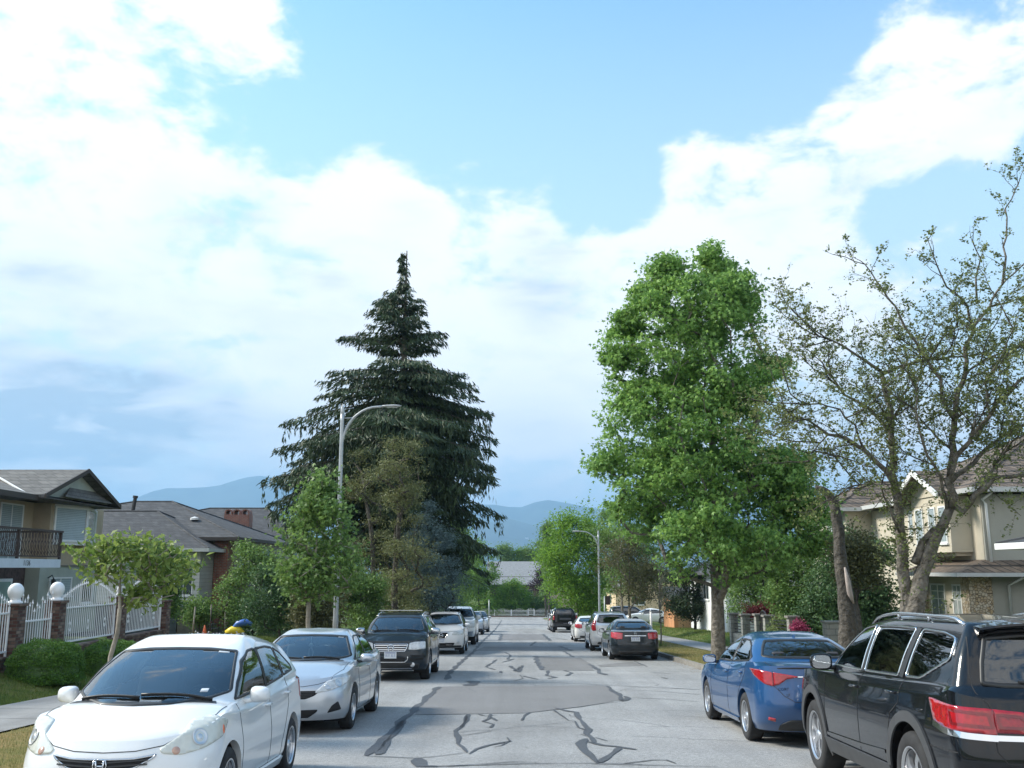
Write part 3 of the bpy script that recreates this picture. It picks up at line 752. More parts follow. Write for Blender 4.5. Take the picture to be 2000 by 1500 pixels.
def text_part(name, body, size, m, parent, loc, rot, extrude=.002, align='CENTER'):
    cu = bpy.data.curves.new(name, 'FONT'); cu.body = body; cu.size = size; cu.extrude = extrude; cu.align_x = align; cu.align_y = 'CENTER'; cu.resolution_u = 2
    o = bpy.data.objects.new(name+'_tmp', cu); COL.objects.link(o); dg = bpy.context.evaluated_depsgraph_get()
    me = bpy.data.meshes.new_from_object(o.evaluated_get(dg)); bpy.data.objects.remove(o); bpy.data.curves.remove(cu)
    r = link_mesh(name, me, m, parent); r.location = loc; r.rotation_euler = rot; return r
# ------------------------------------------------------------------ ground, road, pavements, hills
def roadlike(name, base, speck=.35, big=.12, sc=90.0, tint=None, rough=.9):
    m = bpy.data.materials.new(name); m.use_nodes = True; t = m.node_tree; b = t.nodes['Principled BSDF']; b.inputs['Roughness'].default_value = rough
    b.inputs['Specular IOR Level'].default_value = .25
    co = t.nodes.new('ShaderNodeTexCoord')
    def nz(s, d, r=.6, sv=None):
        n = t.nodes.new('ShaderNodeTexNoise'); n.inputs['Scale'].default_value = s; n.inputs['Detail'].default_value = d; n.inputs['Roughness'].default_value = r
        if sv:
            mp = t.nodes.new('ShaderNodeMapping'); mp.inputs['Scale'].default_value = sv; t.links.new(co.outputs['Object'], mp.inputs[0]); t.links.new(mp.outputs[0], n.inputs['Vector'])
        else: t.links.new(co.outputs['Object'], n.inputs['Vector'])
        return n.outputs['Fac']
    def mul(a, f0, f1, lo=.3, hi=.7):
        r = t.nodes.new('ShaderNodeMapRange'); r.inputs[1].default_value = lo; r.inputs[2].default_value = hi; r.inputs[3].default_value = f0; r.inputs[4].default_value = f1
        t.links.new(a, r.inputs[0]); return r.outputs[0]
    fac = [mul(nz(sc, 2, .7), 1-speck, 1+speck), mul(nz(sc*.22, 5), 1-speck*.45, 1+speck*.45), mul(nz(.35, 6), 1-big, 1+big), mul(nz(.5, 5, .55, (3.2, .10, 1)), 1-big*.8, 1+big*.8)]
    a = fac[0]
    for x in fac[1:]:
        k = t.nodes.new('ShaderNodeMath'); k.operation = 'MULTIPLY'; t.links.new(a, k.inputs[0]); t.links.new(x, k.inputs[1]); a = k.outputs[0]
    v = t.nodes.new('ShaderNodeVectorMath'); v.operation = 'SCALE'; v.inputs[0].default_value = base; t.links.new(a, v.inputs['Scale']); t.links.new(v.outputs[0], b.inputs['Base Color'])
    bp = t.nodes.new('ShaderNodeBump'); bp.inputs['Distance'].default_value = .004; bp.inputs['Strength'].default_value = .6; t.links.new(nz(sc, 2), bp.inputs['Height']); t.links.new(bp.outputs[0], b.inputs['Normal'])
    MATS[name] = m; return m
M_ROAD = roadlike('asphalt_old', (.275, .275, .27), .42, .17)
M_PATCH = roadlike('asphalt_patch', (.19, .187, .185), .22, .10, 110)
M_TAR = roadlike('tar_seal', (.085, .09, .098), .25, .2, 60, rough=.65)
M_WALK = roadlike('concrete_walk', (.25, .248, .24), .12, .22, 60)
M_KERB = roadlike('kerb_concrete', (.20, .19, .17), .25, .35, 30)
def grass_mat(name, a, b_, dry=(.26, .22, .10), amt=.45):
    m = bpy.data.materials.new(name); m.use_nodes = True; t = m.node_tree; b = t.nodes['Principled BSDF']; b.inputs['Roughness'].default_value = .95; b.inputs['Specular IOR Level'].default_value = .1
    co = t.nodes.new('ShaderNodeTexCoord')
    def nz(s, d, r=.6):
        n = t.nodes.new('ShaderNodeTexNoise'); n.inputs['Scale'].default_value = s; n.inputs['Detail'].default_value = d; n.inputs['Roughness'].default_value = r; t.links.new(co.outputs['Object'], n.inputs['Vector']); return n.outputs['Fac']
    mx = t.nodes.new('ShaderNodeMix'); mx.data_type = 'RGBA'; mx.inputs[6].default_value = (*a, 1); mx.inputs[7].default_value = (*b_, 1)
    r0 = t.nodes.new('ShaderNodeMapRange'); r0.inputs[1].default_value = .35; r0.inputs[2].default_value = .65; t.links.new(nz(14, 6, .75), r0.inputs[0]); t.links.new(r0.outputs[0], mx.inputs[0])
    m2 = t.nodes.new('ShaderNodeMix'); m2.data_type = 'RGBA'; m2.inputs[7].default_value = (*dry, 1); t.links.new(mx.outputs[2], m2.inputs[6])
    r = t.nodes.new('ShaderNodeMapRange'); r.inputs[1].default_value = .62-amt*.35; r.inputs[2].default_value = .80-amt*.25; t.links.new(nz(.8, 6, .7), r.inputs[0]); t.links.new(r.outputs[0], m2.inputs[0])
    t.links.new(m2.outputs[2], b.inputs['Base Color'])
    bp = t.nodes.new('ShaderNodeBump'); bp.inputs['Distance'].default_value = .03; t.links.new(nz(40, 4, .7), bp.inputs['Height']); t.links.new(bp.outputs[0], b.inputs['Normal'])
    MATS[name] = m; return m
M_GRASS = grass_mat('lawn_green', (.045, .085, .02), (.10, .15, .035), amt=.35)
M_VERGE = grass_mat('verge_dry', (.07, .105, .025), (.16, .18, .05), (.30, .22, .10), .75)
M_FAR = grass_mat('far_land', (.03, .05, .025), (.06, .08, .05), amt=.2)
XL, XR = -4.62, 5.72          # kerb faces
WL0, WL1, WR0, WR1 = -8.9, -7.0, 8.0, 9.7
def ss(a, b, x): t = np.clip((x-a)/(b-a), 0, 1); return t*t*(3-2*t)
def rz_np(y): return np.where(y < 178, -SLOPE*y, -SLOPE*178-np.clip((y-178)/30, 0, 1)*.15)
def ground_z(x, y):
    x = np.asarray(x, float); y = np.asarray(y, float); r = rz_np(y)
    far = ss(330, 1400, y)*40+ss(200, 500, np.abs(x))*8
    kerb = np.where((x < XL) | (x > XR), .10, -.06)
    left = np.where((y > 10) & (y < 32.2), -.42, r+.62-.15*ss(30, 60, y)); left = left*1.0
    w = ss(-9.0, -10.6, x); wl = ss(-9.0, -10.9, x)
    right = r+.42; wr = ss(9.8, 11.5, x)
    z = r+kerb
    z = np.where(x < -8.9, (r+.10)*(1-wl)+left*wl, z)
    z = np.where(x > 9.7, (r+.10)*(1-wr)+right*wr, z)
    z = np.where((y > 181.8) & (y < 188.4), r-.06, z)
    z = np.where(y >= 188.4, r+.10+ .9*ss(196, 215, y), z)
    return z-far
def grid_obj(name, xs, ys, zf, m):
    X, Y = np.meshgrid(xs, ys); Z = zf(X, Y); n, k = X.shape; V = np.c_[X.ravel(), Y.ravel(), Z.ravel()]
    i = np.arange(n*k).reshape(n, k); F = np.stack([i[:-1, :-1], i[:-1, 1:], i[1:, 1:], i[1:, :-1]], -1).reshape(-1, 4)
    return mesh_np(name, V, F, m, None, True)
xs = sorted(set([round(v, 3) for v in np.r_[-9000, -4000, -1500, -600, -300, -160, -90, np.arange(-60, -24, 4), np.arange(-24, -11, 1.0), np.arange(-11, -8.9, .2), -8.9, -8.0, -7, -6, -5.2, XL-.02, XL+.01, -2, 0, 2, 4, XR-.01, XR+.02, 6.5, 7.2, 8, 9, 9.7, np.arange(9.9, 12, .3), np.arange(12.5, 30, 1.5), np.arange(30, 62, 4), 90, 160, 300, 600, 1500, 4000, 9000]]))
ys = sorted(set([round(v, 3) for v in np.r_[-60, -20, np.arange(-5, 32, 1.0), 32.1, 32.4, np.arange(33, 80, 1.5), np.arange(80, 178, 4), 178, 181.79, 181.81, 185, 188.39, 188.41, 192, 196, 200, 207, 215, 230, 260, 300, 340, 420, 560, 800, 1100, 1400, 2500, 4500, 9000, 16000]]))
g_ = grid_obj('ground', np.array(xs), np.array(ys), ground_z, M_GRASS); tag(g_, kind='structure')
road = mesh_np('road', [(XL, -6, SLOPE*6), (XR, -6, SLOPE*6), (XR, 178, -SLOPE*178), (XL, 178, -SLOPE*178), (XR, 182, -SLOPE*178-.02), (XL, 182, -SLOPE*178-.02)], [(0, 1, 2, 3), (3, 2, 4, 5)], M_ROAD); tag(road, kind='structure')
cr = mesh_np('cross_road', [(-120, 181.98, -SLOPE*178-.024), (120, 181.98, -SLOPE*178-.024), (120, 188.4, -SLOPE*178-.05), (-120, 188.4, -SLOPE*178-.05)], [(0, 1, 2, 3)], M_ROAD); tag(cr, kind='structure')
def sheet_strip(name, x0, x1, y0, y1, lift, m, n=60, wob=0.0):
    V = []; F = []
    for k in range(n+1):
        y = y0+(y1-y0)*k/n; w = wob*math.sin(k*1.7)*math.sin(k*.61); z = float(rz_np(y))+lift; V += [(x0, y, z), (x1+w, y, z)]
    for k in range(n): F.append((2*k, 2*k+1, 2*k+3, 2*k+2))
    return tag(mesh_np(name, V, F, m), kind='structure')
sheet_strip('verge', -6.98, XL-.16, -4, 177, .125, M_VERGE, 50); sheet_strip('verge', XR+.16, WR0-.02, -4, 177, .125, M_VERGE, 50)
sheet_strip('sidewalk', WL0, WL1, -4, 177, .145, M_WALK, 50); sheet_strip('sidewalk', WR0, WR1, -4, 177, .145, M_WALK, 50)
for x0, x1, y1 in ((XL-.16, XL, 176), (XR, XR+.16, 176)):
    mb = MB(); n = 70
    for k in range(n):
        a, b = -4+(y1+4)*k/n, -4+(y1+4)*(k+1)/n; za, zb = float(rz_np(a)), float(rz_np(b))
        mb.add([(x0, a, za-.1), (x1, a, za-.1), (x1, b, zb-.1), (x0, b, zb-.1), (x0, a, za+.14), (x1, a, za+.14), (x1, b, zb+.14), (x0, b, zb+.14)], [(4, 5, 6, 7), (0, 1, 5, 4), (1, 2, 6, 5), (3, 0, 4, 7)])
    tag(mb.build('kerb', M_KERB), kind='structure')
mb = MB().box(-110, 110, 188.4, 188.6, -7.4, -7.06); tag(mb.build('kerb', mat('far_kerb', (.20, .12, .09), .8, var=.3)), kind='structure')
# control joints across the sidewalks and driveway aprons
mb = MB()
for k in range(110):
    y = -3+k*1.55; z = float(rz_np(y))+.1495
    for a, b in ((WL0, WL1), (WR0, WR1)): mb.add([(a, y, z), (b, y, z), (b, y+.02, z-.0008), (a, y+.02, z-.0008)], [(0, 1, 2, 3)])
tag(mb.build('sidewalk_joints', M_TAR, recalc=False), kind='structure')
def apron(x0, x1, y0, y1, lift=.152):
    V = []; F = []; n = 8
    for k in range(n+1):
        y = y0+(y1-y0)*k/n; 
        for x in (x0, (x0+x1)/2, x1): V.append((x, y, max(float(ground_z(x, y)), float(rz_np(y))+.12)+.02))
    for k in range(n):
        for j in range(2): F.append((3*k+j, 3*k+j+1, 3*k+j+4, 3*k+j+3))
    return tag(mesh_np('driveway', V, F, M_WALK), kind='structure')
apron(9.75, 30, 92, 104)
# leaf litter along the right kerb
mb = MB()
for k in range(1600):
    y = rng.uniform(14, 60); x = XR-abs(rng.gauss(0, .28)) if rng.random() < .55 else XR+.2+abs(rng.gauss(0, .4)); s = rng.uniform(.012, .035); a = rng.uniform(0, 6.3)
    z = float(rz_np(y))+(.012 if x < XR else .137)+rng.uniform(0, .01); c, d = math.cos(a)*s, math.sin(a)*s
    mb.add([(x-c, y-d, z), (x+d*.6, y-c*.6, z+.004), (x+c, y+d, z), (x-d*.6, y+c*.6, z+.006)], [(0, 1, 2, 3)])
lit = mb.build('leaf_litter', mat('dry_leaves', (.16, .085, .035), .9, island=.8, col2=(.30, .20, .08), vscale=3), recalc=False); tag(lit, 'brown fallen leaves scattered along the right kerb', 'leaf litter', kind='stuff')

# crack sealing and patches, traced on to the road surface (crop 700..1400 x 1180..1500 enlarged 2.857 times)
def cp(x, y): return (700+x/2.857, 1180+y/2.857)
def ground_ribbon(mb, pts, w, lift=.008, jit=.28, ends=True):
    w = w*.66
    P = [on_road(*cp(*p)) for p in pts]; L = []
    for i in range(len(P)-1):
        d = (P[i+1]-P[i]).length; n = max(1, min(40, int(d/.16)))
        L += [(P[i].lerp(P[i+1], k/n)) for k in range(n)]
    L.append(P[-1]); n = len(L); V = []; ph = rng.uniform(0, 9)
    for i, p in enumerate(L):
        t = (L[min(i+1, n-1)]-L[max(i-1, 0)]); s = Vector((t.y, -t.x, 0)); s.normalize()
        ww = w*(1+jit*math.sin(i*.43+ph)+jit*.6*math.sin(i*1.07+ph*2))*(.5 if ends and i in (0, n-1) else 1)*rng.uniform(.9, 1.1)
        off = s*w*.16*math.sin(i*.5+ph)
        for q in (p-s*ww/2+off, p+s*ww/2+off): V.append((q.x, q.y, -SLOPE*q.y+lift))
    mb.add(V, [(2*i, 2*i+1, 2*i+3, 2*i+2) for i in range(n-1)])
def ground_poly(name, pts, m, lift):
    P = [on_road(*cp(*p)) for p in pts]; D = densify([Vector((p.x, p.y)) for p in P], .5)
    V = [(v.x+rng.uniform(-.02, .02), v.y+rng.uniform(-.02, .02), -SLOPE*v.y+lift) for v in D]
    me = bpy.data.meshes.new(name); me.from_pydata(V, [], [tuple(range(len(V)))]); o = link_mesh(name, me, m, road); 
    b = bmesh.new(); b.from_mesh(me); 
    for f in b.faces:
        f.normal_update()
        if f.normal.z < 0: f.normal_flip()
    bmesh.ops.triangulate(b, faces=b.faces); b.to_mesh(me); b.free(); return o
ground_poly('road_patch', [(455, 462), (900, 459), (1385, 458), (1425, 480), (1480, 530), (1370, 553), (1240, 573), (1085, 590), (940, 608), (600, 614), (310, 618), (370, 545)], M_PATCH, .004)
ground_poly('road_patch', [(1000, 290), (1240, 300), (1300, 335), (1315, 372), (1030, 368), (985, 320)], M_PATCH, .004)
ground_poly('road_patch', [(700, 238), (1130, 236), (1190, 262), (640, 262)], M_PATCH, .004)
ground_poly('road_patch', [(1330, 340), (1530, 322), (1590, 345), (1350, 350)], M_PATCH, .004)
ground_poly('road_patch', [(800, 168), (1035, 168), (1062, 200), (780, 200)], M_PATCH, .004)
mb = MB(); W_ = .09
CR = [([(48, 848), (120, 775), (170, 735), (240, 655), (300, 603), (375, 530), (450, 462)], .20), ([(105, 842), (150, 790), (215, 705), (255, 650)], .14), ([(490, 422), (512, 380), (560, 335), (600, 300), (640, 270), (680, 220), (722, 180), (765, 140), (785, 112), (800, 90)], .22),
 ([(40, 850), (200, 856), (320, 862), (440, 851), (540, 838), (610, 828)], .05), ([(335, 862), (350, 890), (360, 905), (440, 906)], .22), ([(440, 908), (650, 897), (860, 882), (1000, 884)], .035), ([(360, 910), (900, 893), (1300, 890), (1480, 892), (1640, 872), (1720, 872), (1770, 890)], .05), ([(1300, 893), (1600, 900), (2000, 910)], .045), ([(1480, 888), (1590, 900)], .06),
 ([(618, 615), (602, 650), (572, 688), (545, 708), (556, 750), (550, 780), (585, 803), (608, 828)], .10), ([(605, 625), (575, 690)], .1), ([(620, 838), (660, 810), (720, 790), (790, 776), (850, 765)], .08), ([(830, 745), (846, 765), (800, 790), (755, 800)], .035),
 ([(665, 615), (710, 626), (770, 620)], .05), ([(742, 615), (728, 640), (690, 656), (752, 672), (738, 690), (712, 690)], .085), ([(735, 630), (775, 652)], .07), ([(565, 718), (650, 707), (720, 702)], .014), ([(572, 736), (690, 716), (785, 698)], .022),
 ([(1088, 590), (1150, 635), (1168, 650), (1208, 655), (1230, 690), (1270, 705)], .055), ([(1092, 580), (1160, 596), (1220, 605), (1226, 640), (1262, 672), (1288, 700), (1266, 725), (1300, 750), (1322, 776)], .13), ([(1205, 730), (1240, 728), (1272, 738)], .035),
 ([(1268, 752), (1245, 780), (1262, 815), (1300, 860), (1330, 890)], .16), ([(1290, 770), (1370, 790), (1440, 796), (1500, 806), (1548, 814)], .12), ([(1455, 800), (1400, 845), (1350, 886)], .16), ([(1320, 745), (1392, 766)], .04), ([(1150, 635), (1130, 640)], .05),
 ([(955, 605), (925, 622), (912, 650)], .09), ([(455, 460), (900, 458), (1385, 456)], .035), ([(310, 619), (600, 615), (940, 609), (1085, 591), (1240, 574), (1370, 554), (1480, 542)], .04), ([(1388, 458), (1412, 482), (1450, 500), (1472, 542), (1510, 526), (1490, 515)], .16),
 ([(640, 430), (625, 456)], .5), ([(650, 446), (900, 442), (1085, 440), (1350, 450), (1600, 465), (1905, 477)], .05), ([(490, 425), (700, 431), (870, 430), (918, 415), (900, 395)], .04), ([(920, 402), (1000, 421)], .12), ([(1480, 480), (1700, 488), (1905, 506)], .04), ([(1500, 522), (1700, 530), (1905, 546)], .04), ([(650, 456), (1100, 452), (1400, 456), (1700, 466), (1905, 479)], .035),
 ([(990, 290), (1000, 330), (1030, 368)], .25), ([(1288, 336), (1330, 360), (1350, 386), (1382, 396)], .2), ([(1030, 369), (1315, 372), (1600, 380)], .05), ([(770, 310), (745, 330), (710, 350), (760, 366)], .13), ([(820, 270), (850, 286), (830, 310), (872, 306), (805, 325)], .13), ([(848, 345), (880, 376), (900, 350)], .16), ([(915, 343), (895, 380)], .16),
 ([(1060, 372), (1050, 398), (1102, 410), (1050, 416)], .13), ([(1145, 370), (1192, 385), (1160, 401)], .13), ([(795, 375), (798, 385)], .12), ([(640, 246), (900, 241), (1130, 240)], .09), ([(1120, 234), (1190, 260)], .3), ([(1148, 264), (1200, 296)], .16), ([(800, 168), (788, 202)], .3), ([(1030, 168), (1072, 205)], .3), ([(800, 168), (1030, 168)], .1),
 ([(990, 210), (960, 232), (1020, 240)], .2), ([(1540, 320), (1612, 350)], .1), ([(1350, 350), (1590, 346)], .05), ([(1630, 382), (1760, 388)], .08), ([(1690, 410), (1722, 417)], .12), ([(1930, 658), (2010, 662)], .02), ([(280, 678), (350, 682)], .02), ([(930, 800), (948, 802)], .05), ([(1075, 185), (1170, 200)], .1), ([(870, 140), (960, 142), (1040, 150)], .12), ([(640, 140), (655, 120)], .1)]
for pts, w in CR: ground_ribbon(mb, pts, w)
mb.build('crack_sealant', M_TAR, road, recalc=False)
# hair cracks nobody sealed
mb = MB()
for k in range(46):
    y = rng.uniform(9, 60); x = rng.uniform(-4, 5); a = rng.choice((0, 0, PI/2))+rng.uniform(-.5, .5); pts = [Vector((x, y))]
    for i in range(rng.randint(4, 14)): a += rng.gauss(0, .35); pts.append(pts[-1]+Vector((math.cos(a), math.sin(a)))*.22)
    V = []
    for i, p in enumerate(pts):
        t = pts[min(i+1, len(pts)-1)]-pts[max(0, i-1)]; s = Vector((t.y, -t.x)).normalized()*.006
        if not (XL+.1 < p.x < XR-.1): break
        for q in (p-s, p+s): V.append((q.x, q.y, -SLOPE*q.y+.006))
    n = len(V)//2
    if n > 2: mb.add(V, [(2*i, 2*i+1, 2*i+3, 2*i+2) for i in range(n-1)])
mb.build('hair_cracks', M_TAR, road, recalc=False)
# oil stains in the parking lanes
# ---- hills far behind the city
def hill(name, Y, sil, seed, m, depth):
    """sil: (px, py) skyline of the ridge as seen from the street"""
    S = sorted(sil); hx = np.array([at(px, py, Y).x for px, py in S]); hz = np.array([at(px, py, Y).z for px, py in S])
    xs = np.linspace(hx[0], hx[-1], 260); n = 44; r_ = np.random.default_rng(seed)
    top = np.interp(xs, hx, hz); 
    for f, a in ((9, .012), (23, .008), (61, .004), (120, .002)): top = top+(hz.max())*a*np.sin(np.linspace(0, f*2*PI, len(xs))+r_.uniform(0, 6))
    V = []; base = -60
    for j in range(n):
        t = j/(n-1)                       # 0 = foot, 1 = ridge, then back slope
        for i, x in enumerate(xs):
            k = 1-t; gull = sum(math.sin(x*f+j*g+p_) * a for f, g, p_, a in ((.0021, .11, 1, .030), (.0052, .21, 2, .022), (.011, .33, 4, .012)))
            h = t**1.25
            V.append((x, Y-depth*k, base+(top[i]-base)*max(0, h+gull*math.sin(PI*t))))
    for i, x in enumerate(xs): V.append((x, Y+depth*.8, base))
    ii = np.arange((n+1)*len(xs)).reshape(n+1, len(xs)); F = np.stack([ii[:-1, :-1], ii[:-1, 1:], ii[1:, 1:], ii[1:, :-1]], -1).reshape(-1, 4)
    return tag(mesh_np(name, V, F, m, None, True), kind='structure')
M_HILL = mat('forested_hills', (.035, .055, .04), .95, var=.5, vscale=.004)
hill('mountains', 9500, [(-2500, 1060), (-1600, 985), (-900, 1010), (-300, 1040), (60, 1030), (180, 1000), (262, 972), (290, 958), (330, 951), (410, 953), (440, 948), (470, 934), (520, 930), (560, 940), (620, 960), (700, 975), (800, 990), (900, 985), (960, 984), (1010, 992), (1060, 975), (1110, 980), (1200, 1000), (1400, 990), (1550, 980), (1640, 992), (1700, 985), (1850, 975), (2100, 990), (2600, 960), (3400, 1030), (4200, 1060)], 3, M_HILL, 2600)
hill('foothills', 7200, [(-2500, 1090), (-900, 1060), (100, 1062), (500, 1050), (900, 1030), (960, 1018), (1000, 1014), (1060, 1030), (1200, 1050), (1500, 1032), (1640, 1010), (1700, 1018), (1800, 1040), (2200, 1060), (3500, 1090)], 7, M_HILL, 2200)
# a few pale towers of the far city on the slope
for k, (px, py, h) in enumerate(((986, 1062, 50), (994, 1056, 60), (1003, 1064, 40), (1012, 1060, 45), (1020, 1064, 30), (1029, 1050, 90), (1038, 1064, 35), (978, 1060, 30))):
    p = at(px, py, 6600); mb = MB().box(-12, 12, -10, 10, -60, h); 
    for j in range(int(h/9)): mb.box(-12.4, 12.4, -10.5, -10, j*9+2, j*9+5)
    o = mb.build('tower_block', mat('pale_tower', (.75, .75, .72), .7)); o.location = (p.x, p.y, p.z-h); tag(o, 'tiny pale tower block on the far hillside in the haze', 'building', 'tower blocks on the far hillside')
# ------------------------------------------------------------------ building materials
def siding_mat(name, col, pitch, mort, depth=.012, axis=2, var=.12, rough=.75, brick=None):
    m = bpy.data.materials.new(name); m.use_nodes = True; t = m.node_tree; b = t.nodes['Principled BSDF']; b.inputs['Roughness'].default_value = rough
    co = t.nodes.new('ShaderNodeTexCoord')
    n = t.nodes.new('ShaderNodeTexNoise'); n.inputs['Scale'].default_value = 3; n.inputs['Detail'].default_value = 6; t.links.new(co.outputs['Object'], n.inputs['Vector'])
    if brick:
        sp = t.nodes.new('ShaderNodeSeparateXYZ'); t.links.new(co.outputs['Object'], sp.inputs[0]); ad = t.nodes.new('ShaderNodeMath'); t.links.new(sp.outputs[0], ad.inputs[0]); t.links.new(sp.outputs[1], ad.inputs[1])
        cb = t.nodes.new('ShaderNodeCombineXYZ'); t.links.new(ad.outputs[0], cb.inputs[0]); t.links.new(sp.outputs[2], cb.inputs[1])
        br = t.nodes.new('ShaderNodeTexBrick'); t.links.new(cb.outputs[0], br.inputs['Vector']); br.inputs['Scale'].default_value = 1
        br.inputs['Brick Width'].default_value = brick[0]; br.inputs['Row Height'].default_value = brick[1]; br.inputs['Mortar Size'].default_value = mort; br.inputs['Bias'].default_value = -.2
        br.inputs['Color1'].default_value = (*col, 1); br.inputs['Color2'].default_value = (*brick[2], 1); br.inputs['Mortar'].default_value = (*brick[3], 1)
        c = br.outputs['Color']; hgt = br.outputs['Fac']; inv = True
    else:
        sp = t.nodes.new('ShaderNodeSeparateXYZ'); t.links.new(co.outputs['Object'], sp.inputs[0])
        md = t.nodes.new('ShaderNodeMath'); md.operation = 'FLOORED_MODULO'; md.inputs[1].default_value = pitch; t.links.new(sp.outputs[axis], md.inputs[0])
        r = t.nodes.new('ShaderNodeMapRange'); r.inputs[1].default_value = 0; r.inputs[2].default_value = mort; r.inputs[3].default_value = .45; r.inputs[4].default_value = 1; t.links.new(md.outputs[0], r.inputs[0])
        v = t.nodes.new('ShaderNodeVectorMath'); v.operation = 'SCALE'; v.inputs[0].default_value = col; t.links.new(r.outputs[0], v.inputs['Scale']); c = v.outputs[0]; hgt = r.outputs[0]; inv = False
    r2 = t.nodes.new('ShaderNodeMapRange'); r2.inputs[1].default_value = .3; r2.inputs[2].default_value = .7; r2.inputs[3].default_value = 1-var; r2.inputs[4].default_value = 1+var; t.links.new(n.outputs['Fac'], r2.inputs[0])
    v2 = t.nodes.new('ShaderNodeVectorMath'); v2.operation = 'SCALE'; t.links.new(c, v2.inputs[0]); t.links.new(r2.outputs[0], v2.inputs['Scale']); t.links.new(v2.outputs[0], b.inputs['Base Color'])
    bp = t.nodes.new('ShaderNodeBump'); bp.invert = inv; bp.inputs['Distance'].default_value = depth; t.links.new(hgt, bp.inputs['Height']); t.links.new(bp.outputs[0], b.inputs['Normal'])
    MATS[name] = m; return m
M_TAN = mat('tan_stucco', (.43, .35, .25), .9, var=.10, vscale=1.5, bump=.01, bscale=60)
M_GRNST = mat('grey_green_stucco', (.37, .40, .35), .9, var=.14, vscale=1.5, bump=.01, bscale=60)
M_SHINGLE = siding_mat('asphalt_shingles', (.052, .055, .060), 0, .006, .01, brick=(.32, .14, (.085, .088, .092), (.025, .026, .03)), var=.2, rough=.9)
M_SHINGLE2 = siding_mat('brown_shingles', (.12, .118, .11), 0, .008, .01, brick=(.32, .15, (.165, .16, .148), (.05, .048, .046)), var=.2, rough=.9)
M_TILE = siding_mat('brown_roof_tiles', (.13, .10, .075), 0, .03, .03, brick=(.34, .26, (.21, .16, .12), (.035, .03, .025)), var=.3, rough=.85)
M_BRICK = siding_mat('red_brick', (.27, .095, .06), 0, .012, .006, brick=(.23, .078, (.30, .10, .06), (.22, .20, .18)), var=.22)
M_PILL = siding_mat('mixed_brick', (.085, .035, .026), 0, .008, .006, brick=(.2, .072, (.30, .22, .17), (.09, .08, .07)), var=.35)
M_TBRICK = siding_mat('tan_brick', (.36, .25, .13), 0, .018, .006, brick=(.40, .095, (.36, .26, .15), (.10, .085, .065)), var=.15)
M_SIDING = siding_mat('grey_siding', (.40, .40, .36), .16, .025, var=.08)
M_WSIDING = siding_mat('pale_siding', (.50, .51, .49), .18, .02, var=.06)
M_BLOCK = siding_mat('concrete_block', (.26, .26, .23), 0, .012, .006, brick=(.4, .2, (.30, .30, .27), (.16, .16, .15)), var=.2)
M_BASE = siding_mat('slate_base', (.06, .075, .085), .3, .02, var=.25)
M_BEIGE = mat('beige_stucco', (.52, .475, .38), .9, var=.05, vscale=1.2, bump=.008, bscale=60)
M_BSIDE = mat('shade_toned_stucco', (.36, .355, .31), .9, var=.05, vscale=1.2, bump=.008, bscale=60)  # stucco greyed and darkened: the side wall's shade is put into its colour
def stone_mat():
    m = bpy.data.materials.new('field_stone'); m.use_nodes = True; t = m.node_tree; b = t.nodes['Principled BSDF']; b.inputs['Roughness'].default_value = .8
    co = t.nodes.new('ShaderNodeTexCoord'); v = t.nodes.new('ShaderNodeTexVoronoi'); v.inputs['Scale'].default_value = 10; t.links.new(co.outputs['Object'], v.inputs['Vector'])
    e = t.nodes.new('ShaderNodeTexVoronoi'); e.feature = 'DISTANCE_TO_EDGE'; e.inputs['Scale'].default_value = 10; t.links.new(co.outputs['Object'], e.inputs['Vector'])
    mx = t.nodes.new('ShaderNodeMix'); mx.data_type = 'RGBA'; mx.inputs[6].default_value = (.46, .34, .20, 1); mx.inputs[7].default_value = (.62, .55, .44, 1); sp = t.nodes.new('ShaderNodeSeparateColor'); t.links.new(v.outputs['Color'], sp.inputs[0]); t.links.new(sp.outputs[0], mx.inputs[0])
    r = t.nodes.new('ShaderNodeMapRange'); r.inputs[2].default_value = .08; t.links.new(e.outputs['Distance'], r.inputs[0])
    m2 = t.nodes.new('ShaderNodeMix'); m2.data_type = 'RGBA'; m2.inputs[6].default_value = (.24, .20, .15, 1); t.links.new(r.outputs[0], m2.inputs[0]); t.links.new(mx.outputs[2], m2.inputs[7]); t.links.new(m2.outputs[2], b.inputs['Base Color'])
    bp = t.nodes.new('ShaderNodeBump'); bp.inputs['Distance'].default_value = .04; t.links.new(r.outputs[0], bp.inputs['Height']); t.links.new(bp.outputs[0], b.inputs['Normal']); return m
M_STONE = stone_mat()
M_WHITE = mat('white_trim_paint', (.74, .75, .74), .5, var=.06, vscale=3)
M_BROWN = mat('brown_fascia', (.055, .045, .038), .6)
M_SOFFIT = mat('soffit', (.20, .18, .15), .8)
M_IRON = mat('black_iron', (.018, .018, .02), .5)
M_BALU = mat('brown_baluster', (.075, .055, .048), .5)
M_WINGL = mat('window_glass', (.035, .05, .055), .04, spec=.9, coat=.6)
M_CURT = mat('curtain_behind_glass', (.30, .34, .34), .05, var=.15, vscale=6, spec=.7)
M_CURT2 = siding_mat('blinds_behind_glass', (.40, .47, .50), .06, .02, .004, var=.06, rough=.15)
M_GREENGL = mat('pale_green_glass', (.30, .42, .38), .08, var=.1, vscale=2, coat=.5)
M_WIRON = mat('white_iron', (.78, .79, .80), .4, var=.05, vscale=5)
M_GUTTER = mat('gutter_metal', (.50, .51, .50), .4, var=.08)
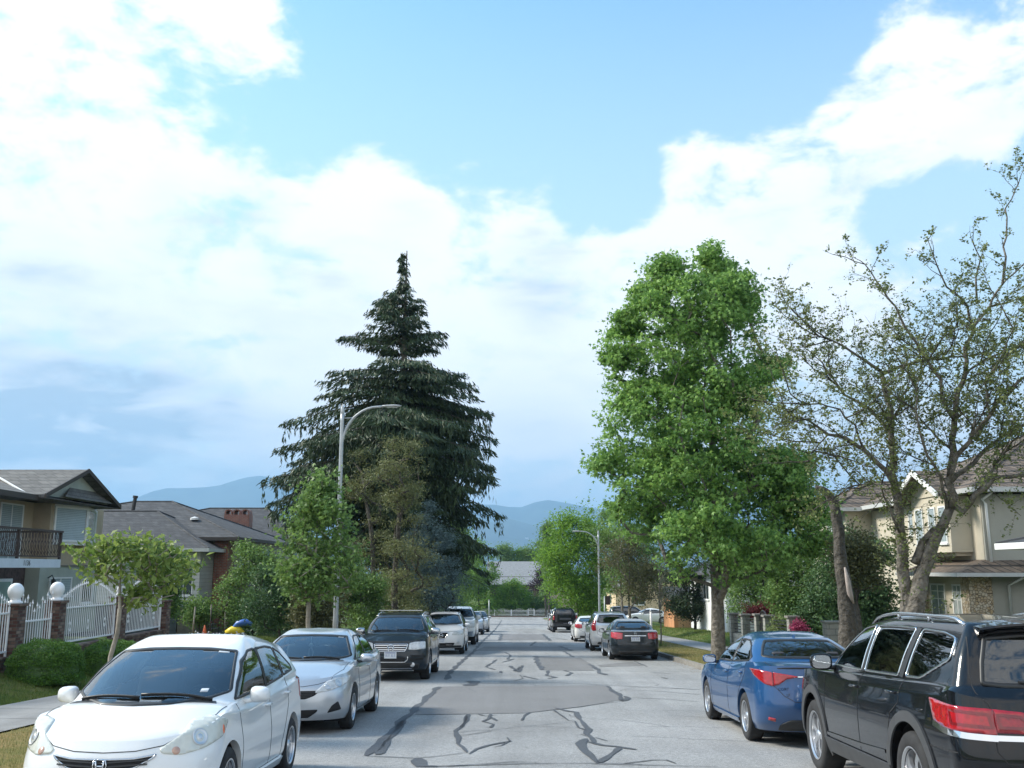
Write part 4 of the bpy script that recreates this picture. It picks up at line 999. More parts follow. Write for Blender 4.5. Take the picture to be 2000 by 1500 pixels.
def win(parent, plane, c, w, h, glass=None, frame=None, ft=.05, cols=1, rows=0, proud=.04, sill=True, out_=None):
    """plane: 'x+','x-','y-' the way the window looks; c = centre on the wall surface"""
    d = {'x+': Vector((1, 0, 0)), 'x-': Vector((-1, 0, 0)), 'y-': Vector((0, -1, 0))}[plane]; u = Vector((0, 1, 0)) if plane[0] == 'x' else Vector((1, 0, 0)); z = Vector((0, 0, 1)); c = Vector(c)
    fr = MB()
    for s in (-1, 1):
        fr.obox(c+u*s*(w/2-ft/2)+d*proud/2, u*ft/2, d*proud/2, z*h/2); fr.obox(c+z*s*(h/2-ft/2)+d*proud/2, u*(w/2-ft-.001), d*proud/2, z*ft/2)
    if sill: fr.obox(c-z*(h/2+.03)+d*(proud/2+.02), u*(w/2+.04), d*(proud/2+.02), z*.028)
    f = fr.build('window', frame or M_WHITE, parent)
    pn = MB(); pn.obox(c+d*.006, u*(w/2-ft), d*.006, z*(h/2-ft)); pn.build('pane', glass or M_WINGL, f)
    if cols > 1 or rows:
        mu = MB()
        for k in range(1, cols): mu.obox(c+u*(-w/2+w*k/cols)+d*.018, u*.016, d*.01, z*(h/2-ft))
        for k in range(1, rows+1): mu.obox(c+z*(h/2-h*k/(rows+1)*.5)+d*.0165, u*(w/2-ft), d*.006, z*.010)
        mu.build('mullion', frame or M_WHITE, f)
    return f
def slab(mb, pts, t):
    """roof plane: polygon with thickness t, pushed down"""
    P = [Vector(p) for p in pts]; n = (P[1]-P[0]).cross(P[2]-P[0]).normalized()
    if n.z < 0: P = P[::-1]; n = -n
    mb.prism(P, (0, 0, -1), t); return mb
def hip(parent, x0, x1, y0, y1, ze, ridge, m, t=.12, fascia=None, name='roof', off=(0, 0, 0)):
    """hip roof over a rectangle; ridge = two points"""
    ox, oy, oz = off; x0 -= ox; x1 -= ox; y0 -= oy; y1 -= oy; ze -= oz; ridge = [Vector(p)-Vector(off) for p in ridge]
    a, b = Vector(ridge[0]), Vector(ridge[1]); c = [Vector((x0, y0, ze)), Vector((x1, y0, ze)), Vector((x1, y1, ze)), Vector((x0, y1, ze))]
    if a.x > b.x: a, b = b, a
    mb = MB(); alongx = abs(a.x-b.x) >= abs(a.y-b.y)
    if alongx: fs = [[c[0], c[1], b, a], [c[1], c[2], b], [c[2], c[3], a, b], [c[3], c[0], a]]
    else:
        if a.y > b.y: a, b = b, a
        fs = [[c[0], c[1], a], [c[1], c[2], b, a], [c[2], c[3], b], [c[3], c[0], a, b]]
    vs = []; fc = []
    for f in fs: n = len(vs); vs += f; fc.append(tuple(range(n, n+len(f))))
    mb.add(vs, fc); mb.add([v-Vector((0, 0, .02)) for v in c], [(3, 2, 1, 0)])
    r = mb.build(name, m, parent)
    fb = MB(); h = .16
    fb.box(x0-.03, x1+.03, y0-.03, y0, ze-h, ze+.01); fb.box(x0-.03, x1+.03, y1, y1+.03, ze-h, ze+.01); fb.box(x1, x1+.03, y0, y1, ze-h, ze+.01); fb.box(x0-.03, x0, y0, y1, ze-h, ze+.01)
    fb.build('fascia', fascia or M_BROWN, parent)
    sb = MB().box(x0, x1, y0, y1, ze-h+.02, ze-h+.04); sb.build('soffit', M_SOFFIT, parent)
    cap = MB(); 
    for (p, q) in ((a, b),)+(((a, c[0]), (a, c[3]), (b, c[1]), (b, c[2])) if alongx else ((a, c[0]), (a, c[1]), (b, c[2]), (b, c[3]))): cap.tube([p+Vector((0, 0, .01)), q+Vector((0, 0, .01))], .05, 5)
    cap.build('ridge_caps', m, r)
    return r
def pipe(parent, name, pts, r, m): return MB().tube(pts, r, 8).build(name, m, parent, True)

# ---- house with the balcony, on the left
def house_balcony():
    gz = -.55; h = thing('stucco_house', (-20, 30, gz), 'tan stucco house with brown balcony and gabled bay window behind the white iron fence', 'house'); g = lambda *p: Vector(p)-Vector((-20, 30, gz))
    X = -16.0
    def B(name, m, *bs):
        mb = MB()
        for b in bs: mb.box(b[0]+20, b[1]+20, b[2]-30, b[3]-30, b[4]-gz, b[5]-gz)
        return mb.build(name, m, h)
    B('upper_wall', M_TAN, (-28, X-.6, 12, 34.0, 1.87, 4.02), (-28, X, 34.0, 38.4, 1.87, 4.02))
    B('lower_wall', M_GRNST, (-28, X-.62, 12, 33.6, gz, 1.87), (-28, X-.02, 33.6, 38.4, gz, 1.87))
    B('entry_stone', mat('dark_stone_veneer', (.045, .028, .026), .8, col2=(.12, .08, .07), vscale=7, bump=.03, bscale=9), (X-.62, X-.50, 20, 33.58, gz, 1.80))
    B('wall_band', M_SOFFIT, (X, X+.03, 33.62, 38.42, 1.85, 1.90))
    B('entry_door', M_GREENGL, (X-.5, X-.46, 31.2, 32.6, gz, 1.35)); B('door_frame', M_WHITE, (X-.5, X-.45, 31.1, 31.2, gz, 1.45), (X-.5, X-.45, 32.6, 32.7, gz, 1.45), (X-.5, X-.45, 31.2, 32.6, 1.35, 1.45))
    # balcony
    B('balcony_slab', mat('white_fascia_board', (.62, .68, .74), .5, var=.05), (X-.6, -14.4, 14, 31.55, 1.80, 2.06))
    rb = MB(); n = 0; y = 14.1
    while y < 31.5:
        pts = []
        for k in range(9):
            t = k/8; bulge = .07*math.sin(PI*min(1, max(0, (t-.05)/.6)))**1.0 if t < .65 else -.02*math.sin(PI*(t-.65)/.35); pts.append(g(-14.44+bulge, y, 2.16+.74*t))
        rb.tube(pts, .011, 5, cap=False); y += .105
    x = -14.5
    while x > -16.5: rb.tube([g(x, 31.5, 2.16), g(x, 31.5, 2.90)], .011, 5, cap=False); x -= .105
    rb.build('baluster', M_BALU, h)
    rl = MB(); rl.box(5.50, 5.62, -15.9, 1.56, 2.90-gz, 2.96-gz); rl.box(5.54, 5.59, -15.9, 1.53, 2.12-gz, 2.16-gz); rl.box(3.4, 5.56, 1.46, 1.56, 2.903-gz, 2.957-gz)
    for y in (-13, -10, -7, -4, -1.2, 1.5): rl.box(5.53, 5.60, y-.035, y+.035, 2.06-gz, 2.9-gz)
    rl.build('balcony_rail', M_BALU, h)
    # windows
    win(h, 'x+', g(X-.6, 32.5, 2.95), 1.5, 1.9, M_CURT2, cols=2); win(h, 'x+', g(X-.6, 26.5, 2.95), 1.8, 1.9, M_CURT2, cols=2)
    # bay: boxed out window with a slanted green pane on its far side
    bx = MB(); P = [(X, 34.25), (X+.45, 35.9), (X, 37.7)]
    bx.prism([g(px, py, 2.60) for px, py in P], (0, 0, 1), .10); bx.prism([g(px, py, 3.94) for px, py in P], (0, 0, 1), .09); bx.build('bay_sill', M_WHITE, h)
    b2 = MB(); b2.prism([g(px-.05, py, 2.70) for px, py in P], (0, 0, 1), 1.24); b2.build('bay_core', M_CURT2, h)
    for i, (a, b, mm) in enumerate((((X+.45, 35.9), (X, 37.7), M_GREENGL), ((X, 34.25), (X+.45, 35.9), M_CURT2))):
        A, Bv = Vector((*a, 0)), Vector((*b, 0)); d = (Bv-A).normalized(); nrm = Vector((d.y, -d.x, 0)); nrm = nrm if nrm.x > 0 else -nrm; c = (A+Bv)/2; w = (Bv-A).length; f = MB()
        for s in (-1, 1): f.obox(g(c.x, c.y, 3.32)+d*s*(w/2-.04)+nrm*.02, d*.04, nrm*.03, Vector((0, 0, .62))); f.obox(g(c.x, c.y, 3.32+s*.585)+nrm*.019, d*(w/2-.08), nrm*.03, Vector((0, 0, .035)))
        fo = f.build('bay_window', M_WHITE, h); pn = MB(); pn.obox(g(c.x, c.y, 3.32)+nrm*.004, d*(w/2-.08), nrm*.006, Vector((0, 0, .55))); pn.build('pane', mm, fo)
    win(h, 'x+', g(X-.02, 35.2, 1.14), 1.75, .66, M_CURT2, cols=2); win(h, 'x+', g(X-.02, 37.4, .95), 1.0, .9, M_WINGL)
    # coach lamp
    lp = MB(); lp.tube([g(X, 34.2, 1.45), g(X+.14, 34.2, 1.55), g(X+.2, 34.2, 1.42)], .02, 6); lp.lathe([(.0, .0), (.05, .02), (.08, .2), (.10, .22), (.02, .32), (0, .33)], 8, c=g(X+.2, 34.2, 1.12)); lp.build('coach_lamp', M_IRON, h)
    # roofs: main slope to the street, gable over the bay
    r = MB(); slab(r, [g(X+.75, 11, 4.08), g(X+.75, 34, 4.08), g(-21.5, 34, 5.85), g(-21.5, 11, 5.85)], .1); slab(r, [g(-21.5, 11, 5.85), g(-21.5, 38.9, 5.55), g(-29, 38.9, 3.9), g(-29, 11, 3.9)], .1)
    yn, yf, ya, za, ze = 31.4, 37.5, 34.45, 5.22, 4.12
    xg = -15.0
    slab(r, [g(xg, yn, ze), g(xg, ya, za), g(-24, ya, za), g(-24, yn, ze)], .1); slab(r, [g(xg, ya, za), g(xg, yf+.0, ze), g(-24, yf, ze), g(-24, ya, za)], .1)
    r.build('roof', M_SHINGLE2, h)
    gb = MB(); gb.prism([g(-15.35, yn+.35, ze+.02), g(-15.35, yf-.35, ze+.02), g(-15.35, ya, za-.14)], (-1, 0, 0), .1); gb.build('gable_wall', M_GRNST, h)
    fb = MB(); 
    for (ya_, yb_, z0_, z1_) in ((yn-.02, ya, ze-.02, za), (yf+.02, ya, ze-.02, za)): fb.prism([g(xg+.03, ya_, z0_-.10), g(xg+.03, yb_, z1_-.12), g(xg+.03, yb_, z1_+.03), g(xg+.03, ya_, z0_+.05)], (-1, 0, 0), .05)
    fb.box(4.72, 4.78, -19, yn-30, 3.93-gz, 4.1-gz); fb.build('fascia', M_BROWN, h)
    vl = MB(); vl.tube([g(xg+.1-.8, yn+.1, ze+.05), g(-17.6, 33.3, 4.86)], .035, 5); vl.build('valley_flashing', M_WHITE, h)
    so_ = MB(); so_.box(3.9, 4.7, -19, 1.4, 3.93-gz, 3.96-gz); so_.box(3.9, 4.98, 1.4, 7.5, 4.0-gz, 4.03-gz); so_.build('soffit', M_BROWN, h)
    # small hipped lid over the bay inside the gable
    lid = MB(); a = [g(-15.05, 32.9, 4.16), g(-15.05, 36.9, 4.16), g(-15.36, 36.0, 4.55), g(-15.36, 33.9, 4.55)]; lid.add(a, [(0, 1, 2, 3)]); lid.add([a[0], a[3], g(-15.4, 33.6, 4.16)], [(0, 1, 2)]); lid.add([a[1], a[2], g(-15.4, 36.3, 4.16)], [(0, 1, 2)]); lid.build('bay_roof', M_SHINGLE2, h)
    t = text_part('house_number', '1136', .22, M_IRON, h, g(-14.395, 29.35, 1.93), (PI/2, 0, PI/2)); return h
house_balcony()

# ---- brick and siding house further down on the left
def house_brick():
    gz = -1.6; o0 = Vector((-20, 55, gz)); h = thing('brick_house', o0, 'grey hip-roofed house with tan and red brick corner beyond the stucco house', 'house'); g = lambda *p: Vector(p)-o0
    def B(name, m, *bs):
        mb = MB()
        for b in bs: mb.box(b[0]-o0.x, b[1]-o0.x, b[2]-o0.y, b[3]-o0.y, b[4]-gz, b[5]-gz)
        return mb.build(name, m, h)
    B('wall', M_SIDING, (-30, -14.37, 49.8, 72, gz, 3.2))
    B('tan_brick_wall', M_TBRICK, (-16.2, -15.32, 49.7, 49.8, gz, 3.15), (-15.2, -14.95, 49.7, 49.8, gz, 3.15))
    B('red_brick_column', M_BRICK, (-14.95, -14.27, 49.62, 49.8, gz, 3.15), (-14.37, -14.27, 49.8, 50.8, gz, 3.15))
    pipe(h, 'downspout', [g(-15.26, 49.7, 3.15), g(-15.26, 49.7, gz)], .05, M_IRON)
    hip(h, -31, -13.6, 49.0, 61.2, 3.30, ((-21.2, 55, 5.46), (-19.1, 55, 5.46)), M_SHINGLE, off=o0)
    hip(h, -30, -13.65, 61.25, 72.6, 3.42, ((-20.6, 66.8, 5.80), (-16.7, 66.8, 5.80)), M_SHINGLE, off=o0, name='rear_roof')
    ch = MB().box(1.9, 3.5, 6.6, 7.4, 3.6-gz, 5.10-gz); c = ch.build('chimney', M_BRICK, h)
    for k in range(3):
        x = 2.17+k*.53; a = MB(); pts = [Vector((x+.24*math.cos(t), 6.6, 5.25-gz+.20*math.sin(t))) for t in [PI*i/8 for i in range(9)]]
        inn = [Vector((x+.15*math.cos(t), 6.6, 5.25-gz+.12*math.sin(t))) for t in [PI*i/8 for i in range(9)]]
        for i in range(8): a.prism([pts[i], pts[i+1], inn[i+1], inn[i]], (0, 1, 0), .8)
        a.box(x-.24, x-.15, 6.6, 7.4, 5.10-gz, 5.25-gz); a.box(x+.15, x+.24, 6.6, 7.4, 5.10-gz, 5.25-gz); a.build('chimney_arch', M_BRICK, c)
    # front wing with the stairs
    B('wing_wall', M_WSIDING, (-26, -15.0, 47.6, 49.79, .15, 2.55)); B('wing_base', M_BASE, (-26, -15.05, 47.65, 49.78, gz, .15))
    hip(h, -27, -14.42, 46.9, 56, 2.72, ((-22.5, 51.4, 4.72), (-18.6, 51.4, 4.72)), M_SHINGLE, off=o0, name='wing_roof', fascia=M_GUTTER)
    win(h, 'y-', g(-15.75, 47.6, 1.35), .9, 1.7, M_WINGL, cols=2); win(h, 'y-', g(-18.3, 47.6, 1.5), 1.4, 1.2, M_CURT, cols=2)
    B('stair_landing', M_BASE, (-17.2, -15.3, 45.6, 47.6, gz, .05)); B('landing_edge', M_GUTTER, (-17.25, -15.25, 45.5, 47.6, .05, .14))
    st = MB()
    for k in range(8): st.box(4.7+k*.28, 4.98+k*.28, -9.3, -7.9, 0, 1.6-.19*k)
    st.build('front_steps', M_KERB, h)
    rl = MB(); P0, P1 = g(-15.3, 45.65, 1.0), g(-13.1, 45.65, -.55); rl.tube([g(-17.2, 45.65, 1.0), P0, P1], .03, 6)
    for k in range(9): p = P0.lerp(P1, k/8); rl.tube([p, p-Vector((0, 0, .95))], .015, 5)
    for k in range(10): x = -17.2+k*.2; rl.tube([g(x, 45.65, .14), g(x, 45.65, 1.0)], .012, 5)
    rl.build('stair_rail', M_IRON, h)
    for (y, z, w, hh) in ((52.6, 2.3, 1.1, 1.2), (57.5, 2.3, 2.2, 1.2), (52.4, -.6, 1.2, 1.0), (66, 2.4, 2.0, 1.2)): win(h, 'x+', g(-14.37, y, z), w, hh, M_CURT if z > 0 else M_WINGL, cols=2)
    # balcony rail on the street side
    br = MB(); br.box(5.64, 6.35, -4.0, -.8, .85-gz, 1.0-gz)
    for k in range(18): br.tube([g(-13.7, 51.1+k*.18, 1.0), g(-13.7, 51.1+k*.18, 1.8)], .015, 4)
    br.tube([g(-13.7, 51.0, 1.8), g(-13.7, 54.2, 1.8)], .03, 5); br.build('side_balcony', M_BALU, h)
    # vents on the roof
    v = MB(); v.tube([g(-20.2, 52.0, 4.2), g(-20.05, 52.0, 5.45)], .10, 8); v.tube([g(-20.05, 52.0, 5.45), g(-20.04, 52, 5.58)], .14, 8); v = v.build('flue_pipe', M_IRON, h); f = MB().lathe([(.34, 0), (.16, .10), (.12, .30)], 12, c=g(-20.2, 52.0, 4.38)); f.build('flue_flashing', M_WHITE, v)
    f = MB().lathe([(.22, 0), (.22, .10), (.0, .18)], 12, c=g(-16.7, 51.6, 4.28)); f.build('roof_vent', M_WHITE, h); f = MB().tube([g(-18.8, 51.4, 4.1), g(-18.8, 51.4, 4.65)], .04, 6); f.build('vent_pipe', M_GUTTER, h)
    return h
house_brick()

# ---- white iron fence on its brick pillars
def iron_fence():
    X = -11.0; gy = [14.6, 18.6, 22.05, 24.05, 27.85, 31.45]; zb = -.44
    for i, y in enumerate(gy):
        top = 1.02 if i < 5 else .80; z0 = float(ground_z(X, y))-.15
        nm = ['brick fence pillar with a white ball, left of the gate by the round bushes' if i == 2 else 'brick fence pillar with a white ball, right of the gate', '']
        lab = {0: 'brick fence pillar at the far left of the white fence', 1: 'brick pillar left of the first full white fence panel', 2: 'brick fence pillar with white ball on the left side of the small gate', 3: 'brick fence pillar with white ball on the right side of the small gate', 4: 'brick fence pillar with white finial behind the young yellow-green tree trunk', 5: 'shorter brick pillar at the far end of the white fence'}[i]
        t = thing('fence_pillar', (X, y, z0), lab, 'pillar', 'brick pillars of the white fence')
        mb = MB().box(-.18, .18, -.18, .18, 0, top-z0-.06); mb.build('shaft', M_PILL, t); bevel(MB().box(-.22, .22, -.22, .22, top-z0-.06, top-z0).build('cap', M_PILL if i else M_PILL, t), .01)
        if i < 4: q = MB().lathe([(.0, 0), (.17, .0), (.16, .03), (.10, .06), (.09, .09), (.13, .13), (.16, .2), (.17, .26), (.155, .34), (.11, .40), (.05, .435), (0, .44)], 24, c=(0, 0, top-z0)); q.build('ball_finial', M_WIRON, t, True)
        elif i == 4: q = MB().lathe([(.0, 0), (.10, .0), (.09, .05), (.05, .08), (.08, .14), (.06, .22), (0, .30)], 16, c=(0, 0, top-z0)); q.build('finial', M_WIRON, t, True)
    labs = ['white iron fence panel nearest the camera at the far left', 'white spiked iron fence panel left of the ball pillar', 'small white iron gate between the two ball-topped pillars', 'wide white iron fence panel with arched spikes behind the bushes', 'last white iron fence panel on the low brick wall']
    for i in range(5):
        y0, y1 = gy[i]+.2, gy[i+1]-.2; L = y1-y0; gate = i == 2
        t = thing('iron_gate' if gate else 'iron_fence_panel', (X, y0, -.02), labs[i], 'gate' if gate else 'fence', None if gate else 'white iron fence panels')
        mid = .82 if not gate else .60; bot = .0 if not gate else -.3
        fr = MB(); r1 = mid-.0
        fr.box(-.022, .022, 0, L, bot, bot+.035); fr.box(-.022, .022, 0, L, r1, r1+.035)
        for yy in (.02, L-.02): fr.box(-.02, .02, yy-.018, yy+.018, bot-.1, r1+.15)
        fr.build('frame', M_WIRON, t)
        n = int(L/.115); pk = MB(); sp = MB()
        for k in range(n+1):
            yy = .03+(L-.06)*k/n; u = yy/L; arch = (.42*math.sin(PI*u)**1.0 if not gate else .30*abs(math.cos(PI*u*1.0))+.12*(1 if k % 2 else 0)); zt = r1+.16+arch
            pk.tube([(0, yy, bot+.03), (0, yy, zt)], .0105, 5, cap=False); sp.lathe([(.0105, 0), (.028, .03), (.016, .06), (0, .13)], 6, c=(0, yy, zt))
        pk.add(sp.v, sp.f); pk.build('pickets', M_WIRON, t)
        for k in range(3 if not gate else 2):
            yy = L*(k+.6)/(3.2 if not gate else 2.2); sc = MB(); zc = .38 if not gate else -.05
            for s in (-1, 1):
                for q in (-1, 1):
                    sc.tube([(.0, yy+s*.055*math.cos(a)*(.4+a/5), zc+q*(.06+.07*math.sin(a*.9)*(1-a/9))) for a in [j*.55 for j in range(9)]], .009, 4)
            sc.build('scroll', M_WIRON, t)
    for y0, y1, i in ((14.7, 21.8, 0), (24.3, 31.3, 1)):
        z0 = -1.3; w = thing('garden_wall', (X, y0, z0), ('low dark brick wall under the white fence at the far left', 'low dark brick wall under the last white fence panels')[i], 'wall', 'low walls under the white fence')
        MB().box(-.11, .11, 0, y1-y0, 0, -.16-z0).build('courses', M_PILL, w); MB().box(-.14, .14, 0, y1-y0, -.16-z0, -.10-z0).build('coping', M_PILL, w)
iron_fence()

# ---- beige house on the right
def house_beige():
    gz = -1.25; o0 = Vector((20, 38, gz)); h = thing('beige_house', o0, 'two-storey beige stucco house with brown tile roof and white windows behind the bare-branched tree', 'house'); g = lambda *p: Vector(p)-o0
    def B(name, m, *bs):
        mb = MB()
        for b in bs: mb.box(b[0]-o0.x, b[1]-o0.x, b[2]-o0.y, b[3]-o0.y, b[4]-gz, b[5]-gz)
        return mb.build(name, m, h)
    B('front_wall', M_BEIGE, (16.5, 17.0, 34.5, 45, 1.9, 4.35), (16.5, 17.0, 38.6, 45, gz, 1.9))
    B('side_wall', M_BSIDE, (16.52, 30, 34.4, 34.5, gz, 4.35)); B('inner_wall', M_BEIGE, (17.0, 30, 34.5, 45, gz, 4.3))
    B('upper_bay', M_BEIGE, (15.75, 16.5, 35.3, 38.6, 2.35, 4.45)); B('bay_foot', M_BEIGE, (15.95, 16.5, 35.45, 38.45, 2.22, 2.35))
    B('lower_bay', M_BEIGE, (15.9, 16.5, 34.9, 38.4, gz, 1.55)); B('stone_pier', M_STONE, (15.78, 16.6, 34.35, 34.95, gz, 1.52)); B('stone_pier', M_STONE, (15.78, 16.5, 38.0, 38.62, gz, 1.52))
    for y in (35.85, 36.75, 37.9): win(h, 'x-', g(15.75, y, 3.35), .62 if y < 37 else .70, 1.35, M_CURT, ft=.06, cols=1)
    win(h, 'x-', g(16.5, 40.2, 3.62), 1.15, .98, M_CURT, ft=.07, cols=2, rows=2)
    win(h, 'x-', g(15.9, 35.5, .40), .72, 1.65, M_CURT, ft=.06, cols=2, rows=2); win(h, 'x-', g(15.9, 37.1, .40), 1.25, 1.65, M_CURT, ft=.06, cols=2, rows=2)
    B('garage_door', M_WHITE, (16.42, 16.5, 39.4, 42.0, gz, 1.15)); B('garage_lines', M_GUTTER, *[(16.41, 16.42, 39.4, 42.0, gz+.5*k, gz+.5*k+.02) for k in range(1, 5)])
    hip(h, 15.95, 31, 33.8, 45.6, 4.55, ((21.5, 39.7, 7.3), (25.5, 39.7, 7.3)), M_TILE, off=o0, fascia=M_GUTTER)
    # gable over the upper bay
    yn, yf, ya = 34.9, 39.0, 36.95; r = MB(); slab(r, [g(15.2, yn, 4.42), g(15.2, ya, 5.42), g(20, ya, 5.42), g(20, yn, 4.42)], .1); slab(r, [g(15.2, ya, 5.42), g(15.2, yf, 4.42), g(20, yf, 4.42), g(20, ya, 5.42)], .1); r.build('gable_roof', M_TILE, h)
    gb = MB().prism([g(15.7, yn+.3, 4.42), g(15.7, yf-.3, 4.42), g(15.7, ya, 5.28)], (1, 0, 0), .4); gb.build('gable_wall', M_BEIGE, h)
    fb = MB()
    for y_ in (yn-.03, yf+.03): fb.prism([g(15.16, y_, 4.22), g(15.16, ya, 5.24), g(15.16, ya, 5.47), g(15.16, y_, 4.45)], (1, 0, 0), .05)
    fb.build('barge_board', M_WHITE, h)
    # skirt roof between the floors, wrapping the corner
    r = MB(); slab(r, [g(15.2, 33.7, 1.62), g(15.2, 39.0, 1.62), g(16.5, 39.0, 2.08), g(16.5, 34.45, 2.08)], .06); slab(r, [g(15.2, 33.7, 1.62), g(18.6, 33.7, 1.62), g(18.4, 34.4, 2.08), g(16.5, 34.45, 2.08)], .06); r.build('skirt_roof', M_TILE, h)
    B('skirt_gutter', M_GUTTER, (15.1, 15.2, 33.62, 39.05, 1.50, 1.63), (15.2, 18.65, 33.6, 33.7, 1.50, 1.63)); B('skirt_soffit', M_BEIGE, (15.2, 16.5, 33.7, 39, 1.50, 1.53))
    sb = MB().prism([g(18.62, 33.62, 1.55), g(18.62, 34.4, 2.02), g(18.62, 34.4, 2.16), g(18.62, 33.62, 1.70)], (1, 0, 0), .06); sb.build('skirt_barge', M_WHITE, h)
    pipe(h, 'downspout', [g(16.75, 34.05, 4.40), g(16.5, 34.3, 4.15), g(16.62, 34.32, 4.0), g(16.64, 34.32, 2.0)], .05, M_WHITE); pipe(h, 'downspout', [g(17.45, 33.75, 1.5), g(17.15, 34.3, 1.2), g(17.18, 34.32, gz)], .05, M_WHITE)
    # far wing
    B('far_wing', M_BEIGE, (15.3, 17, 45.0, 50, gz, 4.35)); hip(h, 14.7, 22, 44.6, 50.5, 4.5, ((17.4, 47.5, 5.9), (19, 47.5, 5.9)), M_TILE, off=o0, fascia=M_GUTTER, name='wing_roof'); win(h, 'x-', g(15.3, 47, 3.3), 1.2, 1.1, M_CURT, cols=2)
    return h
house_beige()
def house_neighbour():
    o0 = Vector((19, 25, -1)); h = thing('neighbour_house', o0, 'white-guttered roof corner of the neighbouring house at the right edge', 'house')
    B_ = MB().box(-4.1, 6, -5, 2.2, 0, 3.2); B_.build('wall', M_BSIDE, h); hip(h, -5.28, 6.6, -6, 2.95, 3.46, ((0, -1.6, 4.7), (2, -1.6, 4.7)), M_SHINGLE, fascia=M_WHITE)
    pipe(h, 'porch_post', [(-3.95, 2.6, 0), (-3.95, 2.6, 3.2)], .06, M_WHITE); win(h, 'x-', (-4.1, -1, 1.8), 1.4, 1.2, M_CURT, cols=2)
house_neighbour()
# wooden fence by the beige house
w = thing('wooden_fence', (17.4, 33.0, -1.1), 'orange-brown wooden fence board beside the beige house at the right edge', 'fence')
mb = MB()
for k in range(14): mb.box(.12+k*.16, .27+k*.16, 0, .025, 0, 1.62+.02*(k % 3))
mb.build('boards', mat('cedar_boards', (.34, .17, .07), .7, var=.25, vscale=5), w); MB().box(0, .11, -.04, .07, 0, 1.75).build('post', mat('cedar_post', (.40, .20, .08), .7, var=.2), w)

# ---- block pillars and dark rails of the right-hand garden
def block_fence():
    X = 10.5; P = [(47.4, -.30), (45.0, -.24), (42.5, -.12), (41.0, -.10), (37.45, .03)]
    lab = ['grey block fence pillar nearest the sweetgum trunk', 'grey block fence pillar, second along from the sweetgum trunk', 'grey block gate pillar on the far side of the arched gate', 'grey block gate pillar on the near side of the arched gate', 'grey block fence pillar standing in the magenta flowers']
    for i, (y, zt) in enumerate(P):
        z0 = float(ground_z(X, y))-.1; t = thing('block_pillar', (X, y, z0), lab[i], 'pillar', 'block pillars of the right garden fence')
        MB().box(-.17, .17, -.17, .17, 0, zt-z0-.08).build('shaft', M_BLOCK, t); bevel(MB().box(-.24, .24, -.24, .24, zt-z0-.08, zt-z0).build('cap', M_KERB, t), .01)
    z0 = -1.2; t = thing('block_pillar', (10.7, 33.5, z0), 'taller grey block pillar standing alone between the flowers and the dead trunk', 'pillar', 'block pillars of the right garden fence')
    MB().box(-.24, .24, -.24, .24, 0, 1.18).build('shaft', M_BLOCK, t); bevel(MB().box(-.29, .29, -.29, .29, 1.18, 1.25).build('cap', M_BLOCK, t), .01)
    for i, (a, b) in enumerate(((0, 1), (1, 2), (3, 4))):
        y1, y0 = P[a][0]-.19, P[b][0]+.19; za, zb_ = P[a][1]-.18, P[b][1]-.18
        t = thing('railing_panel', (X, y0, -1.2), ['dark slatted railing between the two farthest block pillars', 'dark slatted railing beside the arched garden gate', 'dark slatted railing running toward the magenta flowers'][i], 'fence', 'dark railings of the right garden')
        for k in range(6):
            z = (zb_+1.2)-.02-k*.13; z2 = (za+1.2)-.02-k*.13
            MB().prism([(0, 0, z-.02), (0, y1-y0, z2-.02), (0, y1-y0, z2+.02), (0, 0, z+.02)], (1, 0, 0), .03).build('slat', M_IRON, t)
        MB().prism([(-.08, 0, -.3), (-.08, y1-y0, -.5), (-.08, y1-y0, za+1.2-.72), (-.08, 0, zb_+1.2-.72)], (1, 0, 0), .16).build('base_wall', M_BLOCK, t)
    t = thing('garden_gate', (X, 41.2, -1.4), 'small dark arched iron gate between block pillars', 'gate'); q = MB(); q.tube([(0, .0, .1), (0, 0, 1.15)]+[(0, .55-.55*math.cos(a), 1.15+.28*math.sin(a)) for a in [PI*k/10 for k in range(1, 10)]]+[(0, 1.1, 1.15), (0, 1.1, .1)], .025, 6)
    q.build('gate_frame', M_IRON, t); q = MB()
    for k in range(1, 9): q.tube([(0, k*.122, .15), (0, k*.122, 1.15+.26*math.sin(PI*k/9))], .012, 4)
    q.build('bars', M_IRON, t)
block_fence()

